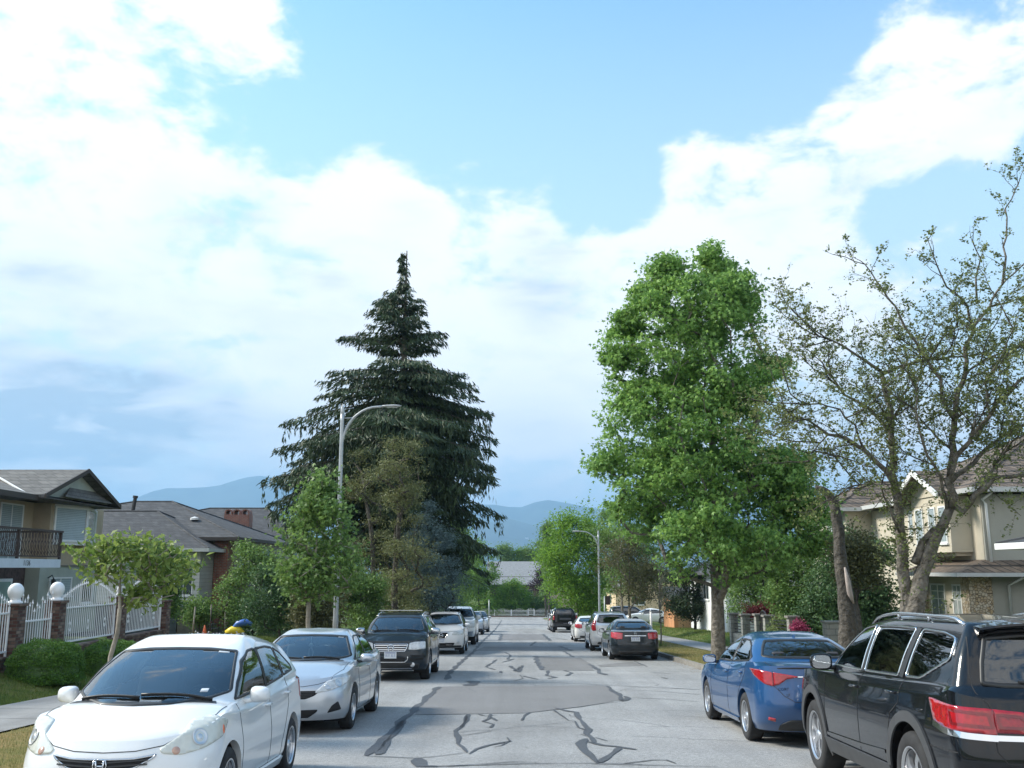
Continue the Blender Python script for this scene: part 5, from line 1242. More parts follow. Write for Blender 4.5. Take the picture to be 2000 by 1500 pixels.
# ---- far end of the street
def simple_house(name, label, x0, x1, y0, y1, gz, ze, zr, wall, roofm, along='x', wins=(), group=None):
    o0 = Vector(((x0+x1)/2, (y0+y1)/2, gz)); h = thing(name, o0, label, 'house', group); hx, hy = (x1-x0)/2, (y1-y0)/2
    MB().box(-hx, hx, -hy, hy, 0, ze-gz).build('wall', wall, h)
    r = MB(); e = .6; Z = ze-gz; R = zr-gz
    if along == 'x':
        slab(r, [(-hx-e, -hy-e, Z-.1), (hx+e, -hy-e, Z-.1), (hx+e, 0, R), (-hx-e, 0, R)], .15); slab(r, [(-hx-e, 0, R), (hx+e, 0, R), (hx+e, hy+e, Z-.1), (-hx-e, hy+e, Z-.1)], .15)
        MB().prism([(-hx, -hy, Z), (-hx, hy, Z), (-hx, 0, R-.15)], (1, 0, 0), .2).prism([(hx-.2, -hy, Z), (hx-.2, hy, Z), (hx-.2, 0, R-.15)], (1, 0, 0), .2).build('gable', wall, h)
    else:
        slab(r, [(-hx-e, -hy-e, Z-.1), (-hx-e, hy+e, Z-.1), (0, hy+e, R), (0, -hy-e, R)], .15); slab(r, [(0, -hy-e, R), (0, hy+e, R), (hx+e, hy+e, Z-.1), (hx+e, -hy-e, Z-.1)], .15)
        MB().prism([(-hx, -hy, Z), (hx, -hy, Z), (0, -hy, R-.15)], (0, 1, 0), .2).build('gable', wall, h)
    r.build('roof', roofm, h)
    for (pl, a, z, w, hh) in wins: win(h, pl, (a, -hy, z-gz) if pl == 'y-' else ((-hx if pl == 'x-' else hx), a, z-gz), w, hh, M_WINGL, cols=2)
    return h
fh = simple_house('gabled_house', 'low house with a broad pale grey roof at the end of the street', -4.5, 6.2, 199, 214, -6.6, -1.3, 3.2, mat('far_wall', (.16, .12, .10), .9), mat('pale_grey_shingles', (.24, .25, .26), .9, var=.12, vscale=2), wins=(('y-', -2, -3, 1.6, 1.2), ('y-', 2.5, -3, 1.6, 1.2)))
MB().box(-6.0, 6.0, -5.5, -5.25, 6.6, 6.75).build('ridge_step', M_BROWN, fh)
simple_house('beige_bungalow', 'beige stucco house behind the purple tree at the street end', 6.5, 16, 196, 206, -6.4, -1.6, .2, mat('far_beige', (.55, .45, .36), .9), M_SHINGLE, wins=(('y-', -2.2, -2.6, 1.4, 1.0), ('y-', 2, -2.6, 1.4, 1.0)))
simple_house('tan_house', 'tan house hidden by trees behind the right street lamp', 12.5, 24, 120, 132, -4.6, -.6, 1.6, mat('far_tan', (.58, .46, .30), .9), M_SHINGLE2, along='y', wins=(('y-', -3, -2, 1.6, 1.1), ('x-', 0, -2, 1.8, 1.1), ('y-', 2, -2, 1.6, 1.1)))
simple_house('white_house', 'white house with grey base seen just right of the sweetgum trunk', 12.9, 22, 60, 72, -2.4, 1.6, 3.4, M_WHITE, M_SHINGLE, along='y', wins=(('y-', 0, .2, 1.6, 1.1), ('x-', 0, .3, 1.8, 1.1)))
gh = thing('wooden_garage', (14.6, 76, -2.9), 'small orange-brown garage with wooden doors behind the dark conifer', 'garage'); MB().box(-2.6, 2.6, -2, 3, 0, 2.5).build('wall', mat('orange_wood', (.50, .24, .11), .8, var=.2, vscale=2), gh)
mb = MB()
for k in range(12): mb.box(-2.3+k*.2, -2.12+k*.2, -2.03, -2, .05, 2.1)
mb.build('door_boards', mat('pale_orange_wood', (.62, .36, .20), .8), gh); r = MB(); slab(r, [(-3, -2.4, 2.45), (3, -2.4, 2.45), (3, .5, 3.3), (-3, .5, 3.3)], .1); slab(r, [(-3, .5, 3.3), (3, .5, 3.3), (3, 3.4, 2.45), (-3, 3.4, 2.45)], .1); r.build('roof', M_SHINGLE, gh)
simple_house('grey_house', 'grey house mostly hidden by the trees beyond the blue-grey conifer', -26, -14, 96, 110, -3.8, .4, 2.4, M_SIDING, M_SHINGLE, along='y', wins=(('x+', 0, -1.2, 1.8, 1.1),))
# the white fence across the T junction
for i, (xa, xb) in enumerate(((-6.5, -3.4), (-3.3, -.2), (-.1, 2.9), (4.3, 7.3), (7.4, 10.4))):
    t = thing('picket_fence_panel', (xa, 190.5, -7.1), ['leftmost white arched fence panel across the T junction', 'second white arched fence panel from the left at the street end', 'white arched fence panel just left of the far white gate', 'white arched fence panel just right of the far white gate', 'rightmost white arched fence panel across the T junction'][i], 'fence', 'white arched fence panels at the street end'); L = xb-xa; q = MB()
    q.box(0, L, -.03, .03, .85, .93); q.box(0, L, -.03, .03, .12, .2)
    for k in range(26): x = L*k/25; q.box(x-.015, x+.015, -.02, .02, 0, .93+.42*math.sin(PI*k/25))
    q.build('pickets', M_WIRON, t); MB().box(-.08, .08, -.08, .08, 0, 1.15).box(L-.06, L+.06, -.081, .081, 0, 1.15).build('post', M_WIRON, t)
t = thing('white_gate', (3.05, 190.4, -7.1), 'small white gate with pointed top in the far white fence', 'gate'); MB().box(0, .12, -.06, .06, 0, 1.35).box(1.03, 1.15, -.06, .06, 0, 1.35).build('post', M_WIRON, t)
q = MB()
for k in range(9): q.box(.14+k*.1, .17+k*.1, -.02, .02, .1, 1.0+.45*math.sin(PI*(k+1)/10))
q.box(.12, 1.03, -.03, .03, .2, .28).box(.12, 1.03, -.03, .03, .9, .98); q.build('bars', M_WIRON, t)
# ------------------------------------------------------------------ trees and plants
def leaf_mat(name, dark, light, sss=.3, isl=.6, rough=.55, vs=.6):
    return mat(name, dark, rough, col2=light, island=isl, vscale=vs, sss=sss, spec=.35)
L_GUM = leaf_mat('sweetgum_leaves', (0.055, 0.145, 0.036), (0.290, 0.476, 0.117), .36, .7)
L_MAPLE = leaf_mat('bright_maple_leaves', (0.050, 0.139, 0.015), (0.228, 0.395, 0.048), .38)
L_SPRUCE = leaf_mat('spruce_needles', (0.021, 0.039, 0.021), (0.063, 0.101, 0.039), .08, .5)
L_BLUE = leaf_mat('blue_spruce_needles', (.085, .14, .14), (.22, .31, .31), .15, .5)
L_OLIVE = leaf_mat('olive_needles', (0.089, 0.119, 0.043), (0.224, 0.234, 0.094), .2)
L_MID = leaf_mat('mid_green_leaves', (0.062, 0.137, 0.034), (0.210, 0.329, 0.090), .32)
L_DARK = leaf_mat('dark_shrub_leaves', (0.033, 0.081, 0.033), (0.117, 0.208, 0.073), .2)
L_YOUNG = leaf_mat('yellow_green_leaves', (.07, .14, .03), (.27, .35, .09), .36, .7)
L_RED = leaf_mat('red_maple_leaves', (.10, .02, .02), (.26, .06, .05), .3)
L_PURPLE = leaf_mat('purple_leaves', (.018, .009, .014), (.06, .03, .04), .15)
L_PLUM = leaf_mat('sparse_leaves', (0.070, 0.105, 0.035), (0.216, 0.249, 0.083), .3)
L_RUSSET = leaf_mat('russet_leaves', (.055, .070, .028), (.17, .17, .075), .3)
L_BUSH = leaf_mat('clipped_bush_leaves', (0.038, 0.096, 0.018), (0.141, 0.283, 0.042), .2)
L_MAG = leaf_mat('magenta_petals', (.25, .03, .08), (.55, .10, .22), .2)
L_LGREEN = leaf_mat('pale_shrub_leaves', (.10, .15, .05), (.30, .36, .14), .35)
M_BARK = mat('grey_brown_bark', (.055, .048, .036), .95, col2=(.26, .235, .20), vscale=6, bump=.09, bscale=11, detail=8)
M_BARKD = mat('dark_bark', (.025, .022, .018), .95, col2=(.13, .115, .095), vscale=6, bump=.08, bscale=12, detail=8)
M_BARKL = mat('pale_bark', (.20, .18, .15), .9, col2=(.36, .33, .28), vscale=5, bump=.015, bscale=20)
def rand_unit(n, r):
    v = r.normal(size=(n, 3)); return v/np.linalg.norm(v, axis=1, keepdims=True)
def leaves_geo(C, size, r, aspect=.55, up=.35, droop=.3, outw=None):
    """folded rhombic leaves: C (n,3) centres -> V (4n,3), F (n,4)"""
    n = len(C); d = rand_unit(n, r); d[:, 2] = d[:, 2]*.6-droop
    if outw is not None: d = d+outw*.6
    d /= np.linalg.norm(d, axis=1, keepdims=True); nn = rand_unit(n, r)*(1-up)+np.array([0, 0, 1.])*up*1.3
    s = np.cross(d, nn); s /= np.maximum(np.linalg.norm(s, axis=1, keepdims=True), 1e-6); nn = np.cross(s, d)
    L = (size*r.uniform(.6, 1.3, n))[:, None]; w = L*aspect
    V = np.empty((n, 4, 3)); V[:, 0] = C-d*L*.5; V[:, 1] = C+s*w*.5+nn*L*.10; V[:, 2] = C+d*L*.5-nn*L*.06; V[:, 3] = C-s*w*.5+nn*L*.10
    return V.reshape(-1, 3), np.arange(4*n).reshape(n, 4)
def star_geo(C, size, r, up=.3, droop=.25):
    """five-pointed leaves of three quads each"""
    n = len(C); d = rand_unit(n, r); d[:, 2] = d[:, 2]*.6-droop; d /= np.linalg.norm(d, axis=1, keepdims=True); nn = rand_unit(n, r)*(1-up)+np.array([0, 0, 1.])*up*1.3
    s = np.cross(d, nn); s /= np.maximum(np.linalg.norm(s, axis=1, keepdims=True), 1e-6); nn = np.cross(s, d); L = (size*r.uniform(.65, 1.25, n))[:, None]
    P = [(0, -.30), (.22, .02), (.0, .62), (-.22, .02), (.60, .22), (.20, -.22), (-.60, .22), (-.20, -.22)]
    V = np.stack([C+s*L*a+d*L*b+nn*L*(-.10*abs(a)*2) for a, b in P], 1).reshape(-1, 3); b0 = (np.arange(n)*8)[:, None]
    F = np.concatenate([b0+np.array([[0, 1, 2, 3]]), b0+np.array([[0, 5, 4, 1]]), b0+np.array([[0, 3, 6, 7]])], 1).reshape(-1, 4); return V, F
class Skel:
    """grows limbs from a trunk to every leaf cluster and gives them a tapering thickness"""
    def __init__(s, trunk, r0):
        s.p = [Vector(p) for p in trunk]; s.par = [i-1 for i in range(len(trunk))]; s.nt = len(trunk); s.r0 = r0; s.tips = []
    def reach(s, targets, r, base, step=.5, sag=.0):
        base = Vector(base); T = sorted([Vector(t) for t in targets], key=lambda t: (t-base).length); P = np.array([tuple(p) for p in s.p])
        for t in T:
            tv = np.array(t); d = np.linalg.norm(P-tv, axis=1); pen = d+np.maximum(0, P[:, 2]-tv[2]+.15*d)*1.6; k = int(pen.argmin()); a = s.p[k]; L = (t-a).length; n = max(1, int(L/step)); last = k; new = []
            side = Vector(rand_unit(1, r)[0])*L*.10
            for i in range(1, n+1):
                u = i/n; q = a.lerp(t, u)+side*math.sin(PI*u)+Vector((0, 0, -sag*L*math.sin(PI*u)+.10*L*math.sin(PI*u))); s.p.append(q); s.par.append(last); last = len(s.p)-1; new.append(tuple(q))
            P = np.vstack([P, np.array(new)]); s.tips.append(last)
    def mesh(s, name, m, parent, rmin=.008, n=6, expo=.42):
        N = len(s.p); w = np.zeros(N)
        for t in s.tips: w[t] += 1
        for i in range(N-1, 0, -1):
            if s.par[i] >= 0 and s.par[i] < i: w[s.par[i]] += w[i]
        w = np.maximum(w, .3); R = s.r0*(w/w[0])**expo; R = np.maximum(R, rmin)
        for i in range(s.nt): R[i] = max(R[i], s.r0*(1-.75*i/max(1, s.nt-1)))
        R[0] *= 1.25; V = []; F = []
        kids = {}
        for i, p in enumerate(s.par): kids.setdefault(p, []).append(i)
        done = set()
        def ring(c, d, r_):
            ref = Vector((0, 0, 1)) if abs(d.z) < .9 else Vector((1, 0, 0)); u = d.cross(ref).normalized(); v = d.cross(u); b = len(V)
            for k in range(n): a = 2*PI*k/n; V.append(tuple(c+u*math.cos(a)*r_+v*math.sin(a)*r_))
            return b
        stack = [(0, None)]
        while stack:
            i, frm = stack.pop(); chain = [i] if frm is None else [frm, i]; cur = i
            while True:
                ch = kids.get(cur, []); 
                if not ch: break
                ch = sorted(ch, key=lambda c: -w[c]); 
                for c in ch[1:]: stack.append((c, cur))
                cur = ch[0]; chain.append(cur)
            if len(chain) < 2: continue
            b0 = None; rs = [R[c] for c in chain]
            if frm is not None: rs[0] = rs[1]
            for j, c in enumerate(chain):
                d = (s.p[chain[min(j+1, len(chain)-1)]]-s.p[chain[max(j-1, 0)]])
                if d.length < 1e-6: d = Vector((0, 0, 1))
                b = ring(s.p[c], d.normalized(), rs[j])
                if b0 is not None:
                    for k in range(n): F.append((b0+k, b0+(k+1) % n, b+(k+1) % n, b+k))
                b0 = b
        return mesh_np(name, V, F, m, parent, True)
def envelope(sil, Y, X0=None):
    """sil: (py, pxL, pxR) rows of the crown's outline as seen from the street -> z, centre x, radius"""
    rows = []
    for py, a, b in sil: p, q = at(a, py, Y), at(b, py, Y); rows.append((p.z, (p.x+q.x)/2, abs(q.x-p.x)/2))
    rows.sort(); A = np.array(rows); return A
def crown_points(E, n, r, gap=0.0, shell=.5, base=(0, 0), depth=.85, bumps=None, boughs=0):
    if boughs:
        B = crown_points(E, boughs, r, shell=.28, depth=depth); rb = np.interp(B[:, 2], E[:, 0], E[:, 2]); B[:, 0] = B[:, 0]+(np.interp(B[:, 2], E[:, 0], E[:, 1])-B[:, 0])*.12; B[:, 1] *= .8
        m = int(n*.70); k = r.integers(0, boughs, m); d = rand_unit(m, r)*(r.uniform(0, 1, m)**.45)[:, None]; R = (rb[k]*.30+.18)[:, None]*r.uniform(.8, 1.15, boughs)[k][:, None]
        P = B[k]+d*R*np.array([1, 1, .62]); P[:, 2] -= (np.hypot(d[:, 0], d[:, 1])*R[:, 0])*.25
        return np.vstack([P, crown_points(E, n-m, r, shell=.6, depth=depth)])
    z = E[:, 0]; zz = np.linspace(z[0], z[-1], 200); rr = np.interp(zz, z, E[:, 2]); w = np.maximum(rr, .05)**1.7; w /= w.sum()
    zi = r.choice(zz, n, p=w)+r.normal(0, (z[-1]-z[0])/260, n); ra = np.interp(zi, z, E[:, 2]); cx = np.interp(zi, z, E[:, 1]); th = r.uniform(0, 2*PI, n)
    rho = r.uniform(0, 1, n)**shell
    return np.c_[cx+np.cos(th)*rho*ra, np.sin(th)*rho*ra*depth, zi]
def tree(name, label, cat, Y, sil, lm, bm, nclust, per, lsize, crad, trunk_px, trunk_r, group=None, seed=1, star=False, shell=.45, flat=.75, droop=.3, aspect=.55, depth=.85, gz=None, crown_name='crown', sub=.02, twigs=None, lean=None, boughs=None, lobes=(), straight=1.0):
    r = np.random.default_rng(seed); E = envelope(sil, Y); bx = at(trunk_px[0], trunk_px[1], Y).x; z0 = gz if gz is not None else float(ground_z(bx, Y))
    base = Vector((bx, Y, z0)); t = thing(name, base, label, cat, group)
    C = crown_points(E, nclust, r, shell=shell, depth=depth, boughs=(max(6, nclust//11) if boughs is None else boughs))
    for px, py, rp, cnt in lobes:
        q = at(px, py, Y+r.uniform(-.6, .6)); R_ = rp/1950*Y; C = np.vstack([C, np.array([q.x, 0, q.z])+rand_unit(cnt, r)*(r.uniform(0, 1, cnt)**.4)[:, None]*np.array([R_, R_, R_*.85])])
    nclust = len(C); C[:, 0] -= bx; C[:, 2] -= z0
    ztop = E[-1, 0]-z0; xt = (E[-1, 1]-bx)*straight; zb = E[0, 0]-z0; m = 7
    tr = [Vector((lean[0]*math.sin(PI*.5*k/m)*0 + (xt*(k/m)**2) + .06*math.sin(k*1.7)*min(1, k), .05*math.sin(k*2.3)*min(1, k), ztop*.86*k/m)) if lean else Vector((xt*(k/m)**2+.05*math.sin(k*1.7)*min(1, k), .05*math.sin(k*2.3), ztop*.86*k/m)) for k in range(m+1)]
    tr[0].z = -.15
    sk = Skel(tr, trunk_r); sub_i = C[::twigs] if twigs else C
    sk.reach(sub_i, r, (0, 0, zb*.7)); sk.mesh('trunk', bm, t)
    n = nclust*per; ci = np.repeat(np.arange(nclust), per); off = r.normal(size=(n, 3))*np.array([1, 1, flat]); 
    sc = crad*r.uniform(.55, 1.35, nclust)[ci][:, None]; P = C[ci]+off*sc*.55
    V, F = (star_geo if star else lambda *a, **k: leaves_geo(*a, aspect=aspect, **k))(P, lsize, r, droop=droop)
    mesh_np(crown_name, V, F, lm, t, False); return t
gum = tree('sweetgum_tree', 'tall dense green sweetgum tree with a straight grey trunk on the right verge', 'tree', 34,
    [(462, 1378, 1388), (485, 1368, 1402), (510, 1350, 1420), (540, 1310, 1440), (575, 1240, 1462), (605, 1200, 1475), (640, 1170, 1478), (680, 1175, 1500), (720, 1195, 1525), (760, 1175, 1520), (800, 1185, 1480), (850, 1175, 1500), (900, 1160, 1560), (950, 1185, 1590), (1000, 1200, 1605), (1050, 1215, 1600), (1090, 1250, 1560), (1125, 1300, 1480), (1145, 1340, 1440)],
    L_GUM, M_BARK, 880, 92, .16, .44, (1402, 1262), .22, seed=4, star=True, shell=.42, droop=.5, boughs=95, flat=.6, lobes=((1300, 540, 38, 22), (1268, 575, 38, 20), (1225, 640, 36, 18), (1385, 500, 26, 12), (1405, 520, 34, 16), (1205, 690, 30, 12), (1565, 985, 48, 26), (1580, 1050, 44, 22), (1550, 905, 42, 18), (1500, 720, 30, 14), (1185, 905, 30, 12)))
def spruce():
    Y = 52; r = np.random.default_rng(8); p0 = at(772, 1190, Y); z0 = float(ground_z(p0.x, Y)); t = thing('spruce_tree', (p0.x, Y, z0), 'huge dark green spruce with drooping boughs towering over the left side', 'tree')
    E = envelope([(490, 783, 786), (520, 770, 804), (552, 768, 800), (575, 755, 828), (600, 722, 845), (640, 690, 862), (680, 655, 890), (720, 632, 925), (760, 610, 945), (800, 580, 955), (840, 550, 965), (880, 545, 980), (920, 535, 1000), (965, 515, 990), (1010, 560, 985), (1070, 640, 978), (1110, 720, 965)], Y)
    H = E[-1, 0]-z0; tr = [Vector((.22*k/10, .05*math.sin(k), H*k/10)) for k in range(11)]; mb = MB(); mb.tube(tr, [.42*(1-k/10.2)+.02 for k in range(11)], 10); P = []; D = []; z = 4.2; k = 0; boughs = MB()
    zz = E[:, 0]-z0
    while z < H-.15:
        u = z/H; n = 7 if u < .86 else (4 if u < .90 else 3)
        for j in range(n):
            a = r.uniform(0, 2*PI); rad = float(np.interp(z, zz, E[:, 2])); dc = .10+.32*float(1-ss(.5, .92, z/H)); kd = dc*.5; rad = float(np.interp(z-kd*rad, zz, E[:, 2])); cx = float(np.interp(z-kd*rad, zz, E[:, 1]))-p0.x; ex = cx*math.copysign(1, math.cos(a))
            L = (1-.08*float(ss(.6, .85, u)))*max(.25, (rad+ex*abs(math.cos(a)))*(r.uniform(.80, 1.06) if r.random() < .75 else r.uniform(.5, .8))); L = max(.22, L-.45*float(ss(.58, .74, u))); rise = L*.05 if u < .7 else L*.25; drop = L*dc*r.uniform(.7, 1.25)
            c = Vector((cx*.15, 0, z)); d = Vector((math.cos(a), math.sin(a), 0)); m = max(3, int(L/.28)); pts = []
            for i in range(m+1):
                q = i/m; pts.append(c+d*L*q+Vector((0, 0, rise*math.sin(PI*q*.5)*2-drop*q**1.3+.28*L*.2*max(0, q-.75)*4*.5)))
            boughs.tube(pts, [.05*(1-.85*i/m)*(.4+L/6) for i in range(m+1)], 5, cap=False)
            for i in range(1, m+1):
                q = i/m; p = pts[i]; side = Vector((-d.y, d.x, 0)); wdt = L*.34*math.sin(PI*min(1, q*.75+.18))+(.12 if u < .88 else .03)
                ns = int(7+wdt*13) if u < .90 else 3
                for s_ in range(ns):
                    o = r.uniform(-1, 1); pp = p+side*o*wdt+d*r.uniform(-.15, .2)-Vector((0, 0, abs(o)*wdt*.35+r.uniform(0, .10))); P.append(tuple(pp)); D.append(tuple(d*.55+side*o*.9-Vector((0, 0, .45+.55*r.uniform()))))
                if u < .62 and r.random() < .75:    # hanging curtains of twigs
                    for s_ in range(9): o = r.uniform(-1, 1); h = r.uniform(.1, 1.0)*(.55+L*.08); P.append(tuple(p+side*o*wdt*.6-Vector((0, 0, h)))); D.append((0+r.normal()*.1, r.normal()*.1, -1))
        z += (.44 if u < .8 else (.30 if u < .93 else .24))*r.uniform(.6, 1.4)
    mb.build('trunk', M_BARK, t, True); boughs.build('boughs', M_BARKD, t, True)
    P = np.array(P); D = np.array(D); D /= np.linalg.norm(D, axis=1, keepdims=True); kp = P[:, 2] > 3.3+.5*np.sin(P[:, 0]*2.1); P, D = P[kp], D[kp]
    # each spray = two crossed slivers
    P = np.repeat(P, 2, 0)+r.normal(0, .05, (len(P)*2, 3)); D = np.repeat(D, 2, 0)+r.normal(0, .22, (len(D)*2, 3)); D /= np.linalg.norm(D, axis=1, keepdims=True)
    n = len(P); nn = rand_unit(n, r); s = np.cross(D, nn); s /= np.linalg.norm(s, axis=1, keepdims=True); L = r.uniform(.18, .42, n)[:, None]; w = L*.22
    V = np.stack([P-D*L*.5, P+s*w*.5, P+D*L*.6, P-s*w*.5], 1).reshape(-1, 3); mesh_np('crown', V, np.arange(4*n).reshape(n, 4), L_SPRUCE, t); return t
spruce()
tree('blue_spruce_tree', 'blue-grey conifer below the huge spruce on the left side', 'tree', 47, [(985, 832, 842), (1020, 806, 862), (1060, 786, 880), (1100, 776, 893), (1140, 772, 900), (1168, 775, 896), (1184, 780, 880)], L_BLUE, M_BARKD, 330, 90, .13, .36, (835, 1200), .14, seed=5, aspect=.28, shell=.5, droop=.1, depth=1)
tree('olive_cedar_tree', 'olive-brown feathery conifer in front of the huge spruce trunk, right of the left lamp', 'tree', 40, [(852, 770, 800), (880, 745, 822), (920, 735, 832), (960, 742, 832), (1000, 752, 815), (1060, 760, 850), (1110, 765, 845), (1180, 755, 830), (1215, 760, 820)], L_OLIVE, M_BARKD, 260, 75, .12, .42, (770, 1200), .15, seed=6, aspect=.22, shell=.6, droop=.35, flat=.5)
tree('olive_cedar_tree', 'olive-green feathery conifer with a dark forked trunk left of the huge spruce', 'tree', 46, [(880, 700, 720), (915, 675, 745), (960, 668, 765), (985, 680, 760), (1040, 690, 755), (1100, 680, 765), (1160, 670, 770), (1200, 680, 760)], L_OLIVE, M_BARKD, 200, 55, .13, .42, (735, 1200), .16, seed=7, aspect=.24, shell=.6, droop=.3, flat=.5, twigs=1)
tree('young_street_tree', 'slender young tree with yellow-green large leaves beside the white fence, nearest on the left', 'tree', 14.5, [(1046, 255, 300), (1062, 190, 345), (1082, 125, 355), (1100, 135, 362), (1120, 165, 360), (1140, 190, 352), (1160, 215, 300), (1172, 215, 270)], L_YOUNG, M_BARKL, 150, 13, .115, .19, (218, 1290), .033, straight=.25, seed=9, shell=.6, droop=.45, aspect=.5, group='young street trees on the left verge')
tree('young_street_tree', 'bushy young green tree standing just left of the street lamp on the left verge', 'tree', 26.6, [(918, 618, 640), (950, 590, 668), (990, 580, 680), (1030, 565, 690), (1080, 548, 708), (1120, 560, 708), (1150, 560, 690), (1172, 580, 670)], L_MID, M_BARKL, 300, 24, .135, .34, (601, 1240), .065, seed=10, star=True, shell=.5, droop=.35, group='young street trees on the left verge')
tree('fence_tree', 'small dark green tree behind the far end of the white iron fence', 'tree', 36, [(1062, 300, 325), (1085, 270, 350), (1110, 262, 358), (1140, 268, 356), (1170, 285, 345), (1190, 300, 340)], L_MID, M_BARKD, 150, 55, .11, .36, (316, 1240), .07, seed=12, shell=.5)
tree('garden_tree', 'rounded green tree in front of the brick house window', 'tree', 46, [(1062, 480, 525), (1085, 462, 545), (1112, 448, 560), (1150, 420, 560), (1190, 430, 560), (1225, 440, 550)], L_MID, M_BARKD, 260, 60, .12, .42, (495, 1235), .09, seed=13, shell=.5)
for i, (lab, Y, sil, lm, base, n, sd) in enumerate((
    ('dark dense shrub left of the young green tree, behind the silver sedan', 40, [(1120, 505, 570), (1150, 490, 600), (1190, 480, 610), (1225, 490, 610)], L_DARK, (548, 1235), 240, 21), ('russet-tinted shrub between the young green tree and the left street lamp', 38, [(1130, 590, 640), (1160, 575, 665), (1195, 575, 670), (1230, 580, 665)], L_RUSSET, (620, 1235), 190, 22),
    ('bright green shrub right of the left street lamp behind the dark sport utility car', 42, [(1080, 670, 730), (1120, 655, 745), (1170, 650, 760), (1215, 655, 760)], L_MID, (705, 1235), 230, 23), ('dark brown-green shrub under the spruce, behind the dark sport utility car', 44, [(1110, 740, 790), (1150, 725, 810), (1190, 720, 820), (1220, 725, 820)], L_OLIVE, (770, 1230), 190, 24),
    ('low dark shrub behind the white cars under the blue-grey conifer', 60, [(1130, 800, 850), (1165, 780, 868), (1200, 780, 868)], L_DARK, (825, 1205), 170, 25), ('small round shrub beside the brick column in the left garden', 45, [(1168, 375, 400), (1185, 366, 412), (1205, 368, 412), (1218, 378, 402)], L_MID, (390, 1240), 60, 26))):
    tree('garden_shrub', lab, 'shrub', Y, sil, lm, M_BARKD, n, 55, .11, .36, base, .05, seed=sd, shell=.5, twigs=3)
for i, (lab, Y, sil, lm, base, n, ls, sd) in enumerate((
    ('bright green tree at the lower right edge of the huge spruce', 193, [(1060, 925, 945), (1085, 905, 965), (1120, 895, 978), (1160, 890, 980), (1190, 895, 975)], L_MAPLE, (935, 1205), 300, .38, 31), ('dark green tree between the blue-grey conifer and the bright green tree on the left', 120, [(1010, 860, 900), (1050, 850, 930), (1100, 850, 935), (1150, 855, 930), (1200, 860, 925)], L_MID, (880, 1205), 260, .28, 32),
    ('broad bright green maple behind the right street lamp', 92, [(975, 1120, 1140), (1000, 1095, 1165), (1040, 1065, 1190), (1080, 1052, 1198), (1120, 1058, 1195), (1155, 1068, 1190), (1190, 1085, 1180)], L_MAPLE, (1128, 1205), 480, .24, 33), ('slim tall poplar left of the broad maple at the street end', 175, [(1005, 1068, 1074), (1030, 1062, 1080), (1060, 1060, 1085), (1100, 1060, 1085), (1150, 1062, 1083)], L_MID, (1072, 1200), 150, .32, 34),
    ('purple-leaved tree in front of the beige house at the street end', 188, [(1112, 1050, 1078), (1125, 1040, 1090), (1140, 1035, 1090), (1152, 1050, 1088)], L_PURPLE, (1066, 1196), 150, .30, 35), ('pale green bush behind the far white fence', 195, [(1130, 990, 1008), (1145, 978, 1025), (1165, 970, 1040), (1192, 968, 1045)], L_MAPLE, (1003, 1196), 220, .34, 36),
    ('blue-green bush right of the far white gate', 195, [(1158, 1052, 1070), (1170, 1042, 1085), (1192, 1040, 1090)], L_MID, (1065, 1196), 110, .32, 37), ('brown-green cherry tree with a forked trunk on the right verge beyond the dark sedan', 62, [(1030, 1195, 1260), (1060, 1170, 1290), (1100, 1165, 1305), (1140, 1175, 1300), (1175, 1190, 1270)], L_RUSSET, (1230, 1230), 240, .13, 38),
    ('green tree with yellow tips behind the cherry tree on the right', 80, [(985, 1180, 1240), (1020, 1160, 1270), (1070, 1150, 1290), (1120, 1160, 1285), (1160, 1175, 1270)], L_MID, (1215, 1205), 260, .18, 39), ('dark conifer with a dark trunk in the right front lawn', 68, [(1100, 1300, 1400), (1130, 1290, 1412), (1160, 1295, 1410), (1185, 1310, 1400), (1205, 1330, 1385)], L_SPRUCE, (1358, 1240), 260, .16, 40),
    ('light green shrub beside the sloping lawn on the right', 84, [(1190, 1310, 1340), (1205, 1300, 1352), (1222, 1302, 1352)], L_LGREEN, (1328, 1225), 90, .15, 41), ('green tree behind the block fence on the right', 56, [(1060, 1440, 1500), (1090, 1425, 1530), (1130, 1418, 1545), (1175, 1420, 1540), (1205, 1425, 1530)], L_MID, (1480, 1225), 260, .15, 42),
    ('dark evergreen tree behind the dead broken trunk', 38, [(1040, 1630, 1700), (1080, 1600, 1735), (1130, 1570, 1745), (1180, 1560, 1750), (1230, 1560, 1745), (1262, 1570, 1730)], L_DARK, (1660, 1262), 520, .13, 43), ('yellow-green leafy tree between the sweetgum and the dead trunk', 44, [(1080, 1530, 1590), (1110, 1500, 1620), (1150, 1495, 1625), (1200, 1510, 1620), (1225, 1520, 1610)], L_MID, (1562, 1240), 280, .13, 44),
    ('olive leafy tree in front of the beige house gutter, right of the dead trunk', 32, [(1030, 1650, 1680), (1060, 1635, 1705), (1100, 1640, 1720), (1140, 1650, 1725)], L_RUSSET, (1680, 1260), 150, .11, 45))):
    tree('background_tree' if 'bush' not in lab and 'shrub' not in lab else 'background_shrub', lab, 'tree' if 'bush' not in lab and 'shrub' not in lab else 'shrub', Y, sil, lm, M_BARKD if 'cherry' not in lab else M_BARK, n, 55, ls, ls*3.3, base, .10 if Y < 100 else .2, seed=sd, shell=.5, twigs=2, flat=.8)
rowlab = ['dark blue-green tree far behind the pale grey roof, at its left', 'yellow-green tree far behind the middle of the pale grey roof', 'mid-green tree far behind the pale grey roof, at its right', 'grey-green tree far behind the roof beside the poplar']
